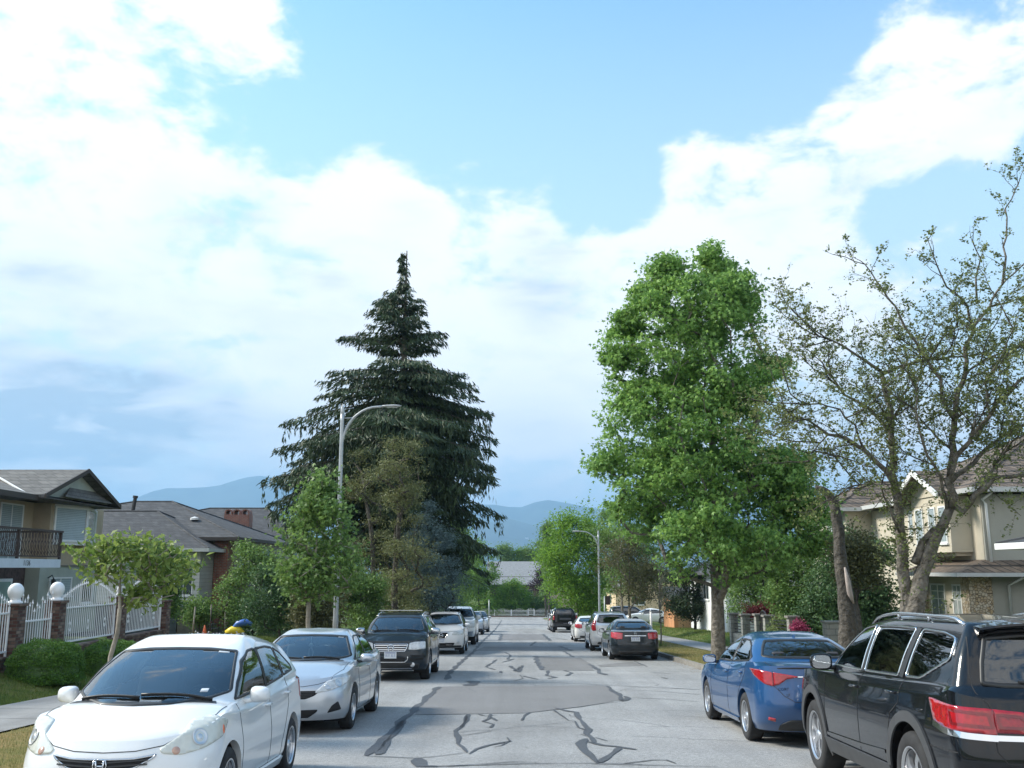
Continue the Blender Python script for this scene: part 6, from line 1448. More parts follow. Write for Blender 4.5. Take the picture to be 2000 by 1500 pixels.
for i, (x0, x1, yt, lm) in enumerate(((968, 1005, 1068, L_MID), (1000, 1022, 1078, L_MAPLE), (1016, 1050, 1066, L_MID), (1044, 1072, 1060, L_MID))):
    tree('distant_tree', rowlab[i], 'tree', 290, [(yt, (x0+x1)/2-4, (x0+x1)/2+4), (yt+12, x0+3, x1-3), (yt+35, x0, x1), (yt+60, x0+2, x1-2)], lm, M_BARKD, 130, 50, .5, 1.7, ((x0+x1)/2, 1150), .2, seed=60+i, twigs=3, group='distant trees behind the pale grey roof', gz=-8.5)
for i, (lab, Y, sil, lm, base, n, ls, sd) in enumerate((
    ('pale green shrub in front of the block railing on the right', 40, [(1210, 1512, 1528), (1225, 1505, 1540), (1243, 1508, 1540)], L_LGREEN, (1522, 1250), 45, .10, 51), ('red-leaved maple shrub behind the block fence on the right', 47, [(1180, 1475, 1530), (1190, 1462, 1540), (1200, 1460, 1535), (1212, 1475, 1500)], L_RED, (1497, 1230), 110, .10, 52),
    ('magenta flowering bush beside the grey block pillar', 36.6, [(1216, 1548, 1572), (1228, 1544, 1578), (1243, 1548, 1574)], L_MAG, (1560, 1255), 40, .07, 53), ('dark green shrub between the magenta flowers and the tall block pillar', 38, [(1160, 1575, 1610), (1190, 1562, 1620), (1225, 1562, 1620), (1250, 1568, 1615)], L_DARK, (1590, 1258), 150, .11, 54))):
    tree('garden_shrub', lab, 'shrub', Y, sil, lm, M_BARKD, n, 55, ls, ls*2.6, base, .03, seed=sd, shell=.5, twigs=2)
def round_bush(cx, cy, rx, rz, lab, seed):
    r = np.random.default_rng(seed); z0 = float(ground_z(cx, cy)); t = thing('round_bush', (cx, cy, z0), lab, 'bush', 'clipped round bushes before the white fence'); n = 26000; d = rand_unit(n, r); d[:, 2] = np.abs(d[:, 2])*1.0-.25*(d[:, 2] < .2)
    lump = 1+.05*np.sin(d[:, 0]*7+seed)*np.sin(d[:, 1]*6+d[:, 2]*8)+.03*np.sin(d[:, 0]*17)*np.sin(d[:, 2]*15); e = np.sign(d)*np.abs(d)**.85
    P = e*np.array([rx, rx, rz])*lump[:, None]*r.uniform(.86, 1.02, n)[:, None]+np.array([0, 0, rz*.30]); P = P[P[:, 2] > -.02]
    V, F = leaves_geo(P, .042, r, aspect=.5, up=.2, droop=-.2, outw=None); mesh_np('foliage', V, F, L_BUSH, t)
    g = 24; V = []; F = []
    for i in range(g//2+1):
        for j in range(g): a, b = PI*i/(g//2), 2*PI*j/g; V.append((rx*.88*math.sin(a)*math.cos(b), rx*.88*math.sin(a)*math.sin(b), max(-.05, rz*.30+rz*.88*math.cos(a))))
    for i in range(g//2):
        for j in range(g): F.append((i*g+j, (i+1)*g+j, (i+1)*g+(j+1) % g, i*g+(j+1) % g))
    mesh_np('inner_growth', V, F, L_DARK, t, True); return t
a_ = at(90, 1290, 21.6); round_bush(a_.x, 21.6, .76, .66, 'left clipped round green bush in front of the brick pillars', 3)
a_ = at(192, 1285, 24.0); round_bush(a_.x+.25, 24.2, .74, .66, 'right clipped round green bush beside the young tree trunk', 4)
# broken dead trunk
def dead_trunk():
    Y = 21; b = at(1655, 1260, Y); z0 = float(ground_z(b.x, Y)); t = thing('dead_tree', (b.x, Y, z0), 'broken dead trunk with pale scar and bent top, left of the bare-branched tree', 'tree'); P = [at(*p, Y)-Vector((b.x, Y, z0)) for p in ((1656, 1300), (1657, 1240), (1655, 1190), (1648, 1140), (1641, 1090), (1639, 1040), (1632, 1000), (1626, 975), (1615, 962), (1604, 955), (1592, 950))]
    q = MB(); q.tube(P, [.23, .20, .18, .16, .135, .115, .11, .105, .09, .065, .04], 12); o = q.build('trunk', M_BARKD, t, True)
    dm = bpy.data.textures.new('bark_lumps', 'CLOUDS'); dm.noise_scale = .25; s_ = o.modifiers.new('s', 'SUBSURF'); s_.levels = 2; s_.render_levels = 2; d_ = o.modifiers.new('d', 'DISPLACE'); d_.texture = dm; d_.strength = .07
    q = MB(); a = [at(*p, Y)-Vector((b.x, Y, z0)) for p in ((1630, 970), (1640, 962), (1641, 972))]; q.tube([P[6], P[7]+Vector((.06, 0, .03)), P[7]+Vector((.12, .02, .05))], [.11, .07, .04], 8); q.tube([P[5], P[5]+Vector((.1, -.05, .12))], [.04, .015], 6); q.build('stub', M_BARKD, t, True)
    q = MB(); sc = [at(*p, Y)-Vector((b.x, Y, z0)) for p in ((1645, 1108), (1651, 1135), (1655, 1160), (1662, 1178))]; q.tube([p+Vector((0, -.16, 0)) for p in sc], [.02, .055, .06, .02], 8); q.build('scar', mat('bare_wood', (.34, .29, .26), .8, var=.2, vscale=8), t, True)
dead_trunk()
def plum():
    Y = 18.0; b = at(1782, 1230, Y); z0 = float(ground_z(b.x, Y)); t = thing('bare_branched_tree', (b.x, Y, z0), 'large half-bare tree with twisted grey limbs and sparse leaves on the right', 'tree'); r = np.random.default_rng(5); R = random.Random(5); o0 = Vector((b.x, Y, z0)); q = MB(); segs = []
    def limb(px, rad, y0=0.0, dy=0.0, n=None):
        P = []
        for k, p in enumerate(px):
            u = k/(len(px)-1); P.append(at(p[0], p[1], Y+y0+dy*u)-o0)
        D = []
        for i in range(len(P)-1):
            m = max(1, int((P[i+1]-P[i]).length/.18)); D += [P[i].lerp(P[i+1], k/m) for k in range(m)]
        D.append(P[-1]); m = len(D)
        for i in range(1, m-1): D[i] = D[i]+Vector((R.gauss(0, .012), R.gauss(0, .03), R.gauss(0, .012)))
        rad = (rad[0]*(1 if rad[0] > .125 else .8), rad[1]*.8)
        q.tube(D, [rad[0]*(1-i/(m-1))+rad[1]*i/(m-1) for i in range(m)], 9); segs.append((D, rad)); return D
    limb([(1783, 1290), (1787, 1194), (1803, 1122), (1821, 1069), (1840, 1021), (1856, 991)], (.205, .10)); limb([(1772, 1290), (1771, 1183), (1765, 1117), (1757, 1037), (1749, 970), (1745, 903), (1741, 850), (1738, 800), (1725, 740), (1720, 725)], (.14, .045), .1, .3)
    limb([(1787, 1100), (1800, 1060), (1824, 1034)], (.10, .07), .05)
    L = [([(1856, 991), (1861, 970), (1853, 938), (1869, 890), (1893, 860), (1905, 820)], (.10, .03), 0, -.6), ([(1858, 985), (1883, 997), (1907, 965), (1947, 933), (2010, 925), (2080, 930)], (.075, .03), 0, -.8), ([(1858, 940), (1915, 890), (1960, 850), (2020, 820), (2090, 800)], (.06, .02), 0, .9), ([(1853, 950), (1861, 880), (1864, 820), (1868, 780), (1883, 730), (1885, 680), (1905, 635), (1930, 600), (1965, 545), (2000, 515)], (.085, .016), 0, .5),
     ([(1749, 950), (1728, 919), (1688, 879), (1653, 855), (1616, 850), (1575, 822), (1550, 818), (1532, 795), (1522, 765)], (.07, .012), .2, -.8), ([(1741, 850), (1700, 800), (1650, 770), (1605, 712), (1600, 700)], (.05, .01), .3, .6), ([(1720, 725), (1690, 704), (1648, 674), (1600, 658), (1570, 662)], (.045, .01), .4, -.4), ([(1722, 730), (1759, 717), (1818, 700), (1874, 696), (1930, 690)], (.05, .012), .4, .6),
     ([(1864, 820), (1840, 780), (1835, 740), (1800, 690), (1770, 640), (1735, 580), (1690, 516), (1652, 502)], (.05, .008), .1, -.6), ([(1908, 593), (1906, 540), (1915, 505), (1900, 470)], (.03, .008), .3, -.4), ([(1958, 555), (1964, 465), (1968, 405), (1986, 360), (2000, 330)], (.03, .008), .4, .3), ([(1900, 640), (1890, 595), (1850, 560), (1830, 520), (1812, 468)], (.035, .008), .3, -.5),
     ([(1905, 860), (1945, 790), (1990, 745), (2060, 700)], (.055, .02), .2, -.5), ([(1740, 870), (1735, 830), (1760, 790), (1775, 740), (1770, 700)], (.035, .01), .2, .7), ([(1850, 1000), (1835, 930), (1800, 870), (1790, 800), (1795, 740)], (.045, .01), 0, -.9), ([(1893, 860), (1930, 810), (1925, 750), (1960, 690), (1985, 620)], (.04, .01), -.4, -.6), ([(1757, 1040), (1735, 990), (1720, 950), (1690, 935), (1665, 960)], (.03, .008), .1, -.5),
     ([(1907, 965), (1950, 900), (1975, 860), (2040, 840)], (.035, .012), -.3, -.9), ([(1616, 850), (1590, 880), (1580, 900)], (.02, .006), -.2, -.3), ([(1688, 879), (1670, 830), (1640, 800), (1600, 790), (1565, 790)], (.03, .008), 0, -.6), ([(1861, 880), (1820, 840), (1790, 810), (1745, 760)], (.03, .008), .1, .9), ([(1930, 600), (1975, 590), (2030, 560)], (.025, .008), .4, .4), ([(1883, 730), (1930, 700), (1970, 680), (2030, 660)], (.03, .008), .3, .3)]
    for px, rad, y0, dy in L: limb(px, rad, y0, dy)
    q.build('trunk', M_BARK, t, True)
    tw = MB(); LP = []; main = list(segs)
    def branch(p, d, L_, rad):
        n = max(4, int(L_/.16)); P = [p]; dd = d.copy(); droop = R.uniform(-.06, .10)
        for i in range(n): dd = (dd+Vector((R.gauss(0, .16), R.gauss(0, .16), R.gauss(droop, .10)))).normalized(); P.append(P[-1]+dd*L_/n)
        tw.tube(P, [rad*(1-.75*i/n) for i in range(n+1)], 5, cap=False)
        for i in range(1, n+1):
            for _ in range(2):
                if R.random() < .75: s = Vector((R.gauss(0, 1), R.gauss(0, 1), R.gauss(.15, .8))).normalized(); twig(P[i], (dd*.6+s).normalized(), L_*R.uniform(.22, .45), .006, 1)
    def twig(p, d, L_, rad, lvl):
        n = max(3, int(L_/.11)); P = [p]; dd = d.copy()
        for i in range(n):
            dd = (dd+Vector((R.gauss(0, .17), R.gauss(0, .17), R.gauss(.05, .13)))).normalized(); P.append(P[-1]+dd*L_/n)
        tw.tube(P, [rad*(1-.8*i/n) for i in range(n+1)], 3 if lvl else 4, cap=False)
        for i in range(1, n+1):
            if lvl < 2 and R.random() < (.80 if lvl == 0 else .50):
                s = Vector((R.gauss(0, 1), R.gauss(0, 1), R.gauss(.25, .8))).normalized(); twig(P[i], (dd*.6+s).normalized(), L_*R.uniform(.3, .6), rad*.5, lvl+1)
            if R.random() < (.25 if lvl == 0 else .62):
                for _ in range(R.choice((2, 3, 4, 5))): LP.append(tuple(P[i]+Vector((R.gauss(0, .03), R.gauss(0, .03), R.gauss(0, .03)))))
    for D, rad in main[1:]:
        m = len(D)
        for i in range(2, m):
            if R.random() < (.85 if rad[0] < .15 else .30) or i == m-1:
                a = (D[i]-D[i-1]).normalized(); s = Vector((R.gauss(0, 1), R.gauss(0, 1), R.gauss(.3, .8))).normalized(); twig(D[i], (a*.5+s).normalized(), R.uniform(.4, 1.05)*(1 if D[i].z < 6.5 else .55), .009, 0)
            if rad[1] < .014 and i > m*.4:
                for _ in range(4): LP.append(tuple(D[i]+Vector((R.gauss(0, .06), R.gauss(0, .06), R.gauss(0, .05)))))
    for D, rad in main[3:]:
        m = len(D)
        for k in range(max(4, int(m*.26))):
            i = R.randrange(m//4, m); a = (D[i]-D[i-1]).normalized(); sd = Vector((R.gauss(-.25, 1), R.gauss(0, 1), R.gauss(.1, .5))).normalized()
            if D[i].z < 6.8: branch(D[i], (a*.6+sd).normalized(), R.uniform(.9, 1.7), .016)
    D, rad = main[1]
    for i in range(8, len(D)-4):
        for _ in range(4): s = Vector((R.gauss(0, 1), R.gauss(0, 1), R.gauss(.5, .6))).normalized(); twig(D[i]+s*.06, s, R.uniform(.25, .7), .007, 1)
    tw.build('twigs', M_BARKD, t, False); LP = np.array(LP); V, F = leaves_geo(LP, .060, r, aspect=.6, up=.2, droop=.1); mesh_np('leaves', V, F, L_PLUM, t)
    return t
plum()
def sapling(px, py, top, Y, lab, seed):
    b = at(px, py, Y); z0 = float(ground_z(b.x, Y)); t = thing('thin_sapling', (b.x, Y, z0), lab, 'tree'); R = random.Random(seed); H = at(px, top, Y).z-z0; q = MB(); P = [Vector((.03*math.sin(k), 0, H*k/8)) for k in range(9)]; q.tube(P, [.035*(1-k/9)+.006 for k in range(9)], 6); q.build('trunk', M_BARK, t, True); q = MB(); LP = []
    for k in range(26):
        z = H*R.uniform(.35, .98); a = R.uniform(0, 6.3); L = (H-z)*.35+.3; p = Vector((0, 0, z)); e = p+Vector((math.cos(a)*L*.7, math.sin(a)*L*.7, L)); q.tube([p, p.lerp(e, .5)+Vector((0, 0, .05)), e], [.012, .008, .004], 4, cap=False)
        for _ in range(9): LP.append(tuple(p.lerp(e, R.random())+Vector((R.gauss(0, .1), R.gauss(0, .1), R.gauss(0, .1)))))
    q.build('branches', M_BARK, t); V, F = leaves_geo(np.array(LP), .08, np.random.default_rng(seed)); mesh_np('leaves', V, F, L_RUSSET, t)
    g = MB(); 
    for k in range(50): a = R.uniform(0, 6.3); d = R.uniform(0, .28); x, y = math.cos(a)*d, math.sin(a)*d; g.prism([(x-.012, y, 0), (x+.012, y, 0), (x+R.gauss(0, .06), y+.01, R.uniform(.12, .3))], (0, 1, 0), .003)
    g.build('base_grass', L_MID, t)
sapling(1291, 1268, 1110, 46, 'thin nearly leafless sapling on the right verge behind the dark sedan', 3)
# tall grass blades on the near lawn and verge so that the turf has an edge
def turf(x0, x1, y0, y1, n, h, lm, name, lab, seed):
    r = np.random.default_rng(seed); x = r.uniform(x0, x1, n); y = r.uniform(y0, y1, n); z = ground_z(x, y)+.02; dx = r.normal(0, h*.35, n); dy = r.normal(0, h*.35, n); hh = h*r.uniform(.5, 1.2, n); w = h*.12; a = r.uniform(0, PI, n); c, s = np.cos(a)*w, np.sin(a)*w
    V = np.stack([np.c_[x-c, y-s, z-.02], np.c_[x+c, y+s, z-.02], np.c_[x+dx, y+dy, z+hh]], 1).reshape(-1, 3); o = mesh_np(name, V, np.arange(3*n).reshape(n, 3), lm); return tag(o, lab, 'grass', kind='stuff')
L_GRASS = leaf_mat('grass_blades', (.05, .085, .018), (.17, .22, .05), .3, .8); L_GRASSD = leaf_mat('dry_grass_blades', (.09, .12, .03), (.36, .31, .14), .3, .8)
turf(-12, -8.95, 10, 32, 46000, .05, L_GRASS, 'lawn_grass', 'green lawn grass in front of the white fence', 1); turf(-6.95, XL-.2, 8, 34, 42000, .05, L_GRASSD, 'verge_grass', 'yellowish grass strip along the left kerb', 2); turf(XR+.18, WR0-.03, 12, 66, 60000, .055, L_GRASSD, 'verge_grass', 'dry grass strip along the right kerb', 3); turf(9.75, 17, 36, 84, 40000, .07, L_GRASS, 'lawn_grass', 'green front lawn on the right', 4); turf(-15, -9, 33, 46, 26000, .09, L_GRASS, 'lawn_grass', 'lawn grass of the left garden beyond the white fence', 5)
# ------------------------------------------------------------------ lamps, signs, small things
M_GALV = mat('galvanised_steel', (.42, .44, .45), .45, .5, var=.12, vscale=4)
def lamp(x, Y, H, reach, lab):
    z0 = float(rz_np(Y))+.12; t = thing('street_lamp', (x, Y, z0), lab, 'street lamp', 'street lamps')
    q = MB(); q.tube([(0, 0, 0), (0, 0, .02)], .16, 12); q.tube([(0, 0, .02), (0, 0, 1.4), (0, 0, 1.45), (0, 0, H-.5), (0, 0, H-.28)], [.085, .08, .075, .055, .055], 12); q.lathe([(.055, H-.28), (.062, H-.26), (.05, H-.1), (0, H+.04)], 12); q.build('pole', M_GALV, t, True)
    s = 1 if reach > 0 else -1; R = abs(reach); a = MB(); a.tube([(0, 0, H-1.35)]+[(s*(R*.62)*(1-math.cos(u)), 0, H-1.35+1.28*math.sin(u)) for u in [PI/2*k/10 for k in range(1, 11)]]+[(s*R*.72, 0, H-.05)], [.045]*6+[.035]*6, 8); a.tube([(0, 0, H-.42), (s*R*.20, 0, H-.40)], .018, 6); a.build('arm', M_GALV, t, True)
    h = MB(); pts = [(s*R*.70, 0, H-.06), (s*R*.76, 0, H-.05), (s*R*.90, 0, H-.04), (s*R, 0, H-.035), (s*R*1.04, 0, H-.04)]; h.tube(pts, [.05, .07, .085, .06, .01], 8); o = h.build('lamp_head', mat('lamp_head_grey', (.50, .51, .52), .4), t, True); o.scale = (1, 1.5, 1)
    o.location = (0, 0, 0)
    for v in o.data.vertices: v.co.z = (H-.045)+(v.co.z-(H-.045))*.5
    g = MB().box(min(s*R*.78, s*R*.96), max(s*R*.78, s*R*.96), -.05, .05, H-.095, H-.085); g.build('lens', mat('lamp_lens', (.6, .62, .62), .2), o)
    MB().box(-.09, .09, -.1, -.07, .5, .75).build('access_door', M_GALV, t); return t
lamp(-5.08, 28.8, 7.65, 1.70, 'tall grey street lamp with a curved arm in front of the huge spruce, left side')
lamp(6.05, 69, 7.05, -1.75, 'far grey street lamp with a curved arm on the right side')
q_ = at(668, 1175, 28.8)
# white post on the right lawn, second post by the driveway
t = thing('marker_post', (at(1272, 1232, 60).x, 60, float(ground_z(at(1272, 1232, 60).x, 60))), 'slim white post on the grass behind the dark sedan', 'post'); MB().tube([(0, 0, 0), (0, 0, 1.55)], .065, 10).build('shaft', mat('white_post', (.72, .70, .68), .6), t, True); MB().tube([(0, 0, 1.55), (0, 0, 1.60)], .075, 10).build('cap', M_GALV, t, True)
t = thing('sign_post', (at(1181, 1200, 72).x, 72, float(rz_np(72))+.1), 'dark sign on a pale post just right of the far street lamp', 'sign'); MB().tube([(0, 0, 0), (0, 0, 2.6)], .035, 8).build('post', M_GALV, t, True); MB().prism([(.06, 0, 2.0), (.42, 0, 2.0), (.42, 0, 2.62), (.06, 0, 2.62)], (0, 1, 0), .02).build('sign_plate', mat('sign_brown', (.05, .03, .025), .5), t)
t = thing('utility_pole', (at(955, 1200, 150).x, 150, float(ground_z(-3.5, 150))), 'thin pale pole at the far left kerb near the street end', 'pole'); MB().tube([(0, 0, 0), (0, 0, 3.2)], .06, 8).build('shaft', M_GALV, t, True); MB().tube([(0, 0, 3.2), (0, 0, 3.28)], .07, 8).build('cap', M_GALV, t)
# things in the left garden
def gp(px, py, Y): p = at(px, py, Y); return Vector((p.x, Y, float(ground_z(p.x, Y))))
p = gp(400, 1225, 44); t = thing('garden_cone', p, 'orange garden cone standing in the left garden flower bed', 'cone'); MB().lathe([(.15, .0), (.13, .03), (.08, .28), (.02, .54), (0, .56)], 14).build('cone', mat('orange_cone', (.85, .16, .05), .5), t, True); MB().box(-.2, .2, -.2, .2, 0, .03).build('base', mat('orange_cone', (.85, .16, .05), .5), t)
p = gp(458, 1222, 43); t = thing('toy_car', p, 'yellow and blue ride-on toy in the left garden', 'toy'); q = MB(); q.tube([(-.35, 0, .22), (-.1, 0, .32), (.2, 0, .30), (.4, 0, .2)], [.12, .2, .2, .1], 10); q.build('body', mat('toy_yellow', (.80, .60, .03), .4), t, True)
q = MB(); q.tube([(-.1, 0, .42), (.15, 0, .60), (.45, 0, .68), (.75, 0, .60)], [.05, .14, .16, .08], 10); q.build('canopy', mat('toy_blue', (.06, .16, .50), .4), t, True)
for sx, sy in ((-.28, -.2), (.28, -.2), (-.28, .2), (.28, .2)): q = MB(); q.tube([(sx, sy-.04, .12), (sx, sy+.04, .12)], .12, 12); q.build('wheel', M_TRIM, t, True)
for k, (px, top) in enumerate(((376, 1185), (410, 1180), (440, 1195))):
    p = gp(px, 1235, 44); t = thing('garden_stake', p, ['pale wooden stake leaning beside the round garden shrub', 'thin dark stake at the red brick column', 'thin pale stake near the yellow toy'][k], 'stake'); H_ = at(px, top, 44).z-p.z; MB().tube([(0, 0, 0), (.06*(1-k), 0, H_)], .035-.012*k, 6).build('rod', M_BARKL if k != 1 else M_BALU, t, True); MB().tube([(.06*(1-k), 0, H_), (.06*(1-k), 0, H_+.01)], .036, 6).build('tip', M_BARKD, t)
fr = np.random.default_rng(3); fl = []
for k in range(60): p = gp(fr.uniform(360, 480), 1235, fr.uniform(40, 44)); fl.append((p.x, p.y, p.z+fr.uniform(.12, .3)))
V, F = leaves_geo(np.array(fl), .11, fr, up=.6, aspect=.9); o = mesh_np('garden_flowers', V, F, mat('white_petals', (.75, .70, .72), .6)); tag(o, 'scattered white flowers in the left garden bed', 'flowers', kind='stuff')
G_CLEAR = glass_mat('windshield_glass', (.50, .60, .60))
G_TINT = glass_mat('side_glass', (.34, .40, .40))
G_DARK = glass_mat('privacy_glass', (.05, .06, .065))
G_OPAQ = mat('dark_window_glass', (.012, .016, .018), .03, spec=.9, coat=1)
P_WHITE = paint('white_paint', (.80, .81, .80), rough=.3)
P_SILVER = paint('silver_paint', (.52, .55, .58), .55, .3)
P_BLUE = paint('blue_paint', (.003, .062, .19), .2, .3)
P_BLACK = paint('black_paint', (.003, .004, .006), 0, .2)
P_DKBLUE = paint('dark_slate_paint', (.014, .022, .030), .3, .3)
P_CHAR = paint('charcoal_paint', (.013, .02, .026), .3, .3)
def car_at(Y, x): return (x, Y, -SLOPE*Y+.004)

def build_hatch():
    sp = dict(yF=2.02, yR=-1.96, W=.838, H=1.525, wb=2.45, R=.298, hoodF=.735, cowl=(1.23, .985), wst=(.22, 1.415), rft=(-1.60, 1.37), rk=[(-1.0, 1.405)], rgb=(-1.86, 1.02), trk=(-1.915, .93),
              bl=[(1.2, .93), (.6, .945), (0, .975), (-.8, 1.02), (-1.7, 1.07)], Wr=.60, sill=.20, aF=.62, nF=2.35, hoodY=.11, a5=.50, a5r=.16, a7r=.2, aR=.34, crown=.045, shoulder=.10, rdrop=.085,
              zb=(.19, .30, .46, .60), nose=(.08, .02, 0, .03), gi=.075, a7=.2, a4r=.2)
    c = Car('white compact hatchback with hazed headlights facing the camera, nearest car on the left', 'car', sp, P_WHITE, car_at(10.2, -2.455-.84), PI)
    c.window('windshield', [(0, .955), (.30, .962), (.56, .985), (.70, 1.03), (.645, 1.20), (.565, 1.375), (.30, 1.40), (0, 1.405)], 'front', G_CLEAR, w=.02, sym=True, r=.03)
    c.window('side_window', [(.90, .96), (.70, 1.11), (.40, 1.285), (.10, 1.375), (-.12, 1.388), (-.19, .995)], 'side', G_TINT, mirror=True, w=.022)
    c.window('side_window', [(-.22, 1.0), (-.15, 1.39), (-.55, 1.395), (-.86, 1.372), (-.96, 1.05)], 'side', G_TINT, mirror=True, w=.022)
    c.window('quarter_window', [(-.99, 1.055), (-.90, 1.368), (-1.18, 1.31), (-1.47, 1.15), (-1.45, 1.09)], 'side', G_TINT, mirror=True, w=.022)
    c.strip('b_pillar_cover', [(-.175, 1.0), (-.135, 1.38)], 'side', M_TRIM, w=.05, off=.008, mirror=True)
    c.window('rear_window', [(0, 1.04), (.50, 1.06), (.50, 1.32), (0, 1.36)], 'rear', G_DARK, sym=True)
    # lamps
    for o in c.panel('headlight', [(.835, 1.34, .83), (.77, 1.50, .885), (.67, 1.66, .865), (.57, 1.82, .755), (.46, 1.93, .665), (.50, 1.95, .63), (.66, 1.91, .615), (.79, 1.75, .65), (.855, 1.50, .72)], 48, M_LENSH, off=.008, r=.03, mirror=True, step=.02):
        sx = 1 if sum(v.co.x for v in o.data.vertices) > 0 else -1
        h, n = c.bvh.find_nearest(Vector((sx*.705, 1.72, .745)))[:2]
        if n.y < 0: n = -n
        q = MB(); R_ = n.to_track_quat('Z', 'Y').to_matrix()
        for (dx, r_, nm) in ((0, .066, 'lamp_bowl'),):
            b = MB(); b.lathe([(.0, .008), (.022, .011), (.03, .004), (r_*.9, .0115), (r_, .014), (r_*1.05, .009)], 24); b.v = [tuple(h+n*.001+R_@Vector(v)) for v in b.v]; b.build(nm, M_REFL, o, True)
        h, n = c.bvh.find_nearest(Vector((sx*.565, 1.89, .665)))[:2]
        if n.y < 0: n = -n
        R_ = n.to_track_quat('Z', 'Y').to_matrix(); b = MB(); b.lathe([(.0, .012), (.03, .012), (.034, .006)], 16); b.v = [tuple(h+R_@Vector(v)) for v in b.v]; b.build('turn_lamp', M_AMBER if False else mat('dull_amber', (.5, .30, .22), .25, coat=1), o, True)
        h, n = c.bvh.find_nearest(Vector((sx*.83, 1.45, .775)))[:2]
        if n.y < 0: n = -n
        R_ = n.to_track_quat('Z', 'Y').to_matrix(); b = MB(); b.lathe([(.0, .012), (.022, .012), (.028, .006)], 12); b.v = [tuple(h+R_@Vector((v[0]*.7, v[1]*1.5, v[2]))) for v in b.v]; b.build('side_marker', M_AMBER, o, True)
    g = c.panel('grille', [(0, .505), (.26, .525), (.40, .60), (.42, .632), (.25, .605), (0, .60)], 'front', M_DARK, off=.004, sym=True, r=.02)[0]
    c.ring('grille_surround', [(0, .505), (.26, .525), (.40, .60), (.42, .632), (.25, .605), (0, .60)], 'front', M_SILVER, w=.012, off=.010, sym=True, r=.02, parent=g)
    for z in (.54, .57): c.strip('grille_bar', [(-.36, z+.02), (0, z), (.36, z+.02)], 'front', M_TRIM, w=.012, off=.014, parent=g)
    h, n = c.hit(0, .555, 'front'); emblem(c.root, 'maker_badge', h+Vector((0, .022, 0)), .055, M_CHROME, 'letter_h')
    c.panel('bumper_intake', [(0, .25), (.50, .27), (.58, .38), (0, .36)], 'front', M_DARK, sym=True)
    c.strip('hood_gap', [(-.66, .85), (-.58, .765), (-.45, .69), (-.25, .655), (0, .645), (.25, .655), (.45, .69), (.58, .765), (.66, .85)], 'front', M_LINE, w=.007)
    c.strip('hood_gap', [(.665, 1.64), (.735, 1.42), (.745, 1.16)], 'top', M_LINE, w=.006, mirror=True)
    c.strip('cowl', [(-.64, 1.13), (-.35, 1.235), (0, 1.262), (.35, 1.235), (.64, 1.13)], 'top', M_TRIM, w=.09, off=.004)
    c.wipers([(-.60, 1.12, .02, 1.17), (.02, 1.21, .56, 1.12)])
    for pts in ([(.93, .93), (.86, .55), (.84, .26)], [(-.19, .98), (-.20, .6), (-.20, .26)], [(-1.0, 1.04), (-1.02, .78), (-.86, .60), (-.72, .40), (-.72, .26)], [(.84, .255), (-.72, .255)]):
        c.strip('door_gap', pts, 'side', M_LINE, w=.006, mirror=True)
    c.strip('side_sill', [(.80, .215), (-.80, .215)], 'side', P_WHITE, w=.085, off=.03, mirror=True)
    c.handles([(-.08, .835), (-.93, .885)], P_WHITE)
    c.mirror_pair(.66, .99, P_WHITE, w=.092, h=.072, skirt=P_WHITE)
    c.panel('tail_light', [(.62, -1.80, 1.02), (.80, -1.62, 1.0), (.83, -1.68, .78), (.66, -1.93, .76)], 150, M_RED, mirror=True)
    c.panel('inspection_sticker', [(-.50, 1.352), (-.40, 1.36), (-.40, 1.372), (-.50, 1.364)], 'front', M_PLATE, off=.006, r=.002)
    c.panel('inspection_sticker', [(-.52, 1.04), (-.46, 1.04), (-.46, 1.065), (-.52, 1.065)], 'front', M_PLATE, off=.006, r=.002)
    c.seats(M_SEAT, y0=.05); c.wheels('vee', .205, tw=.195); c.finish(); return c
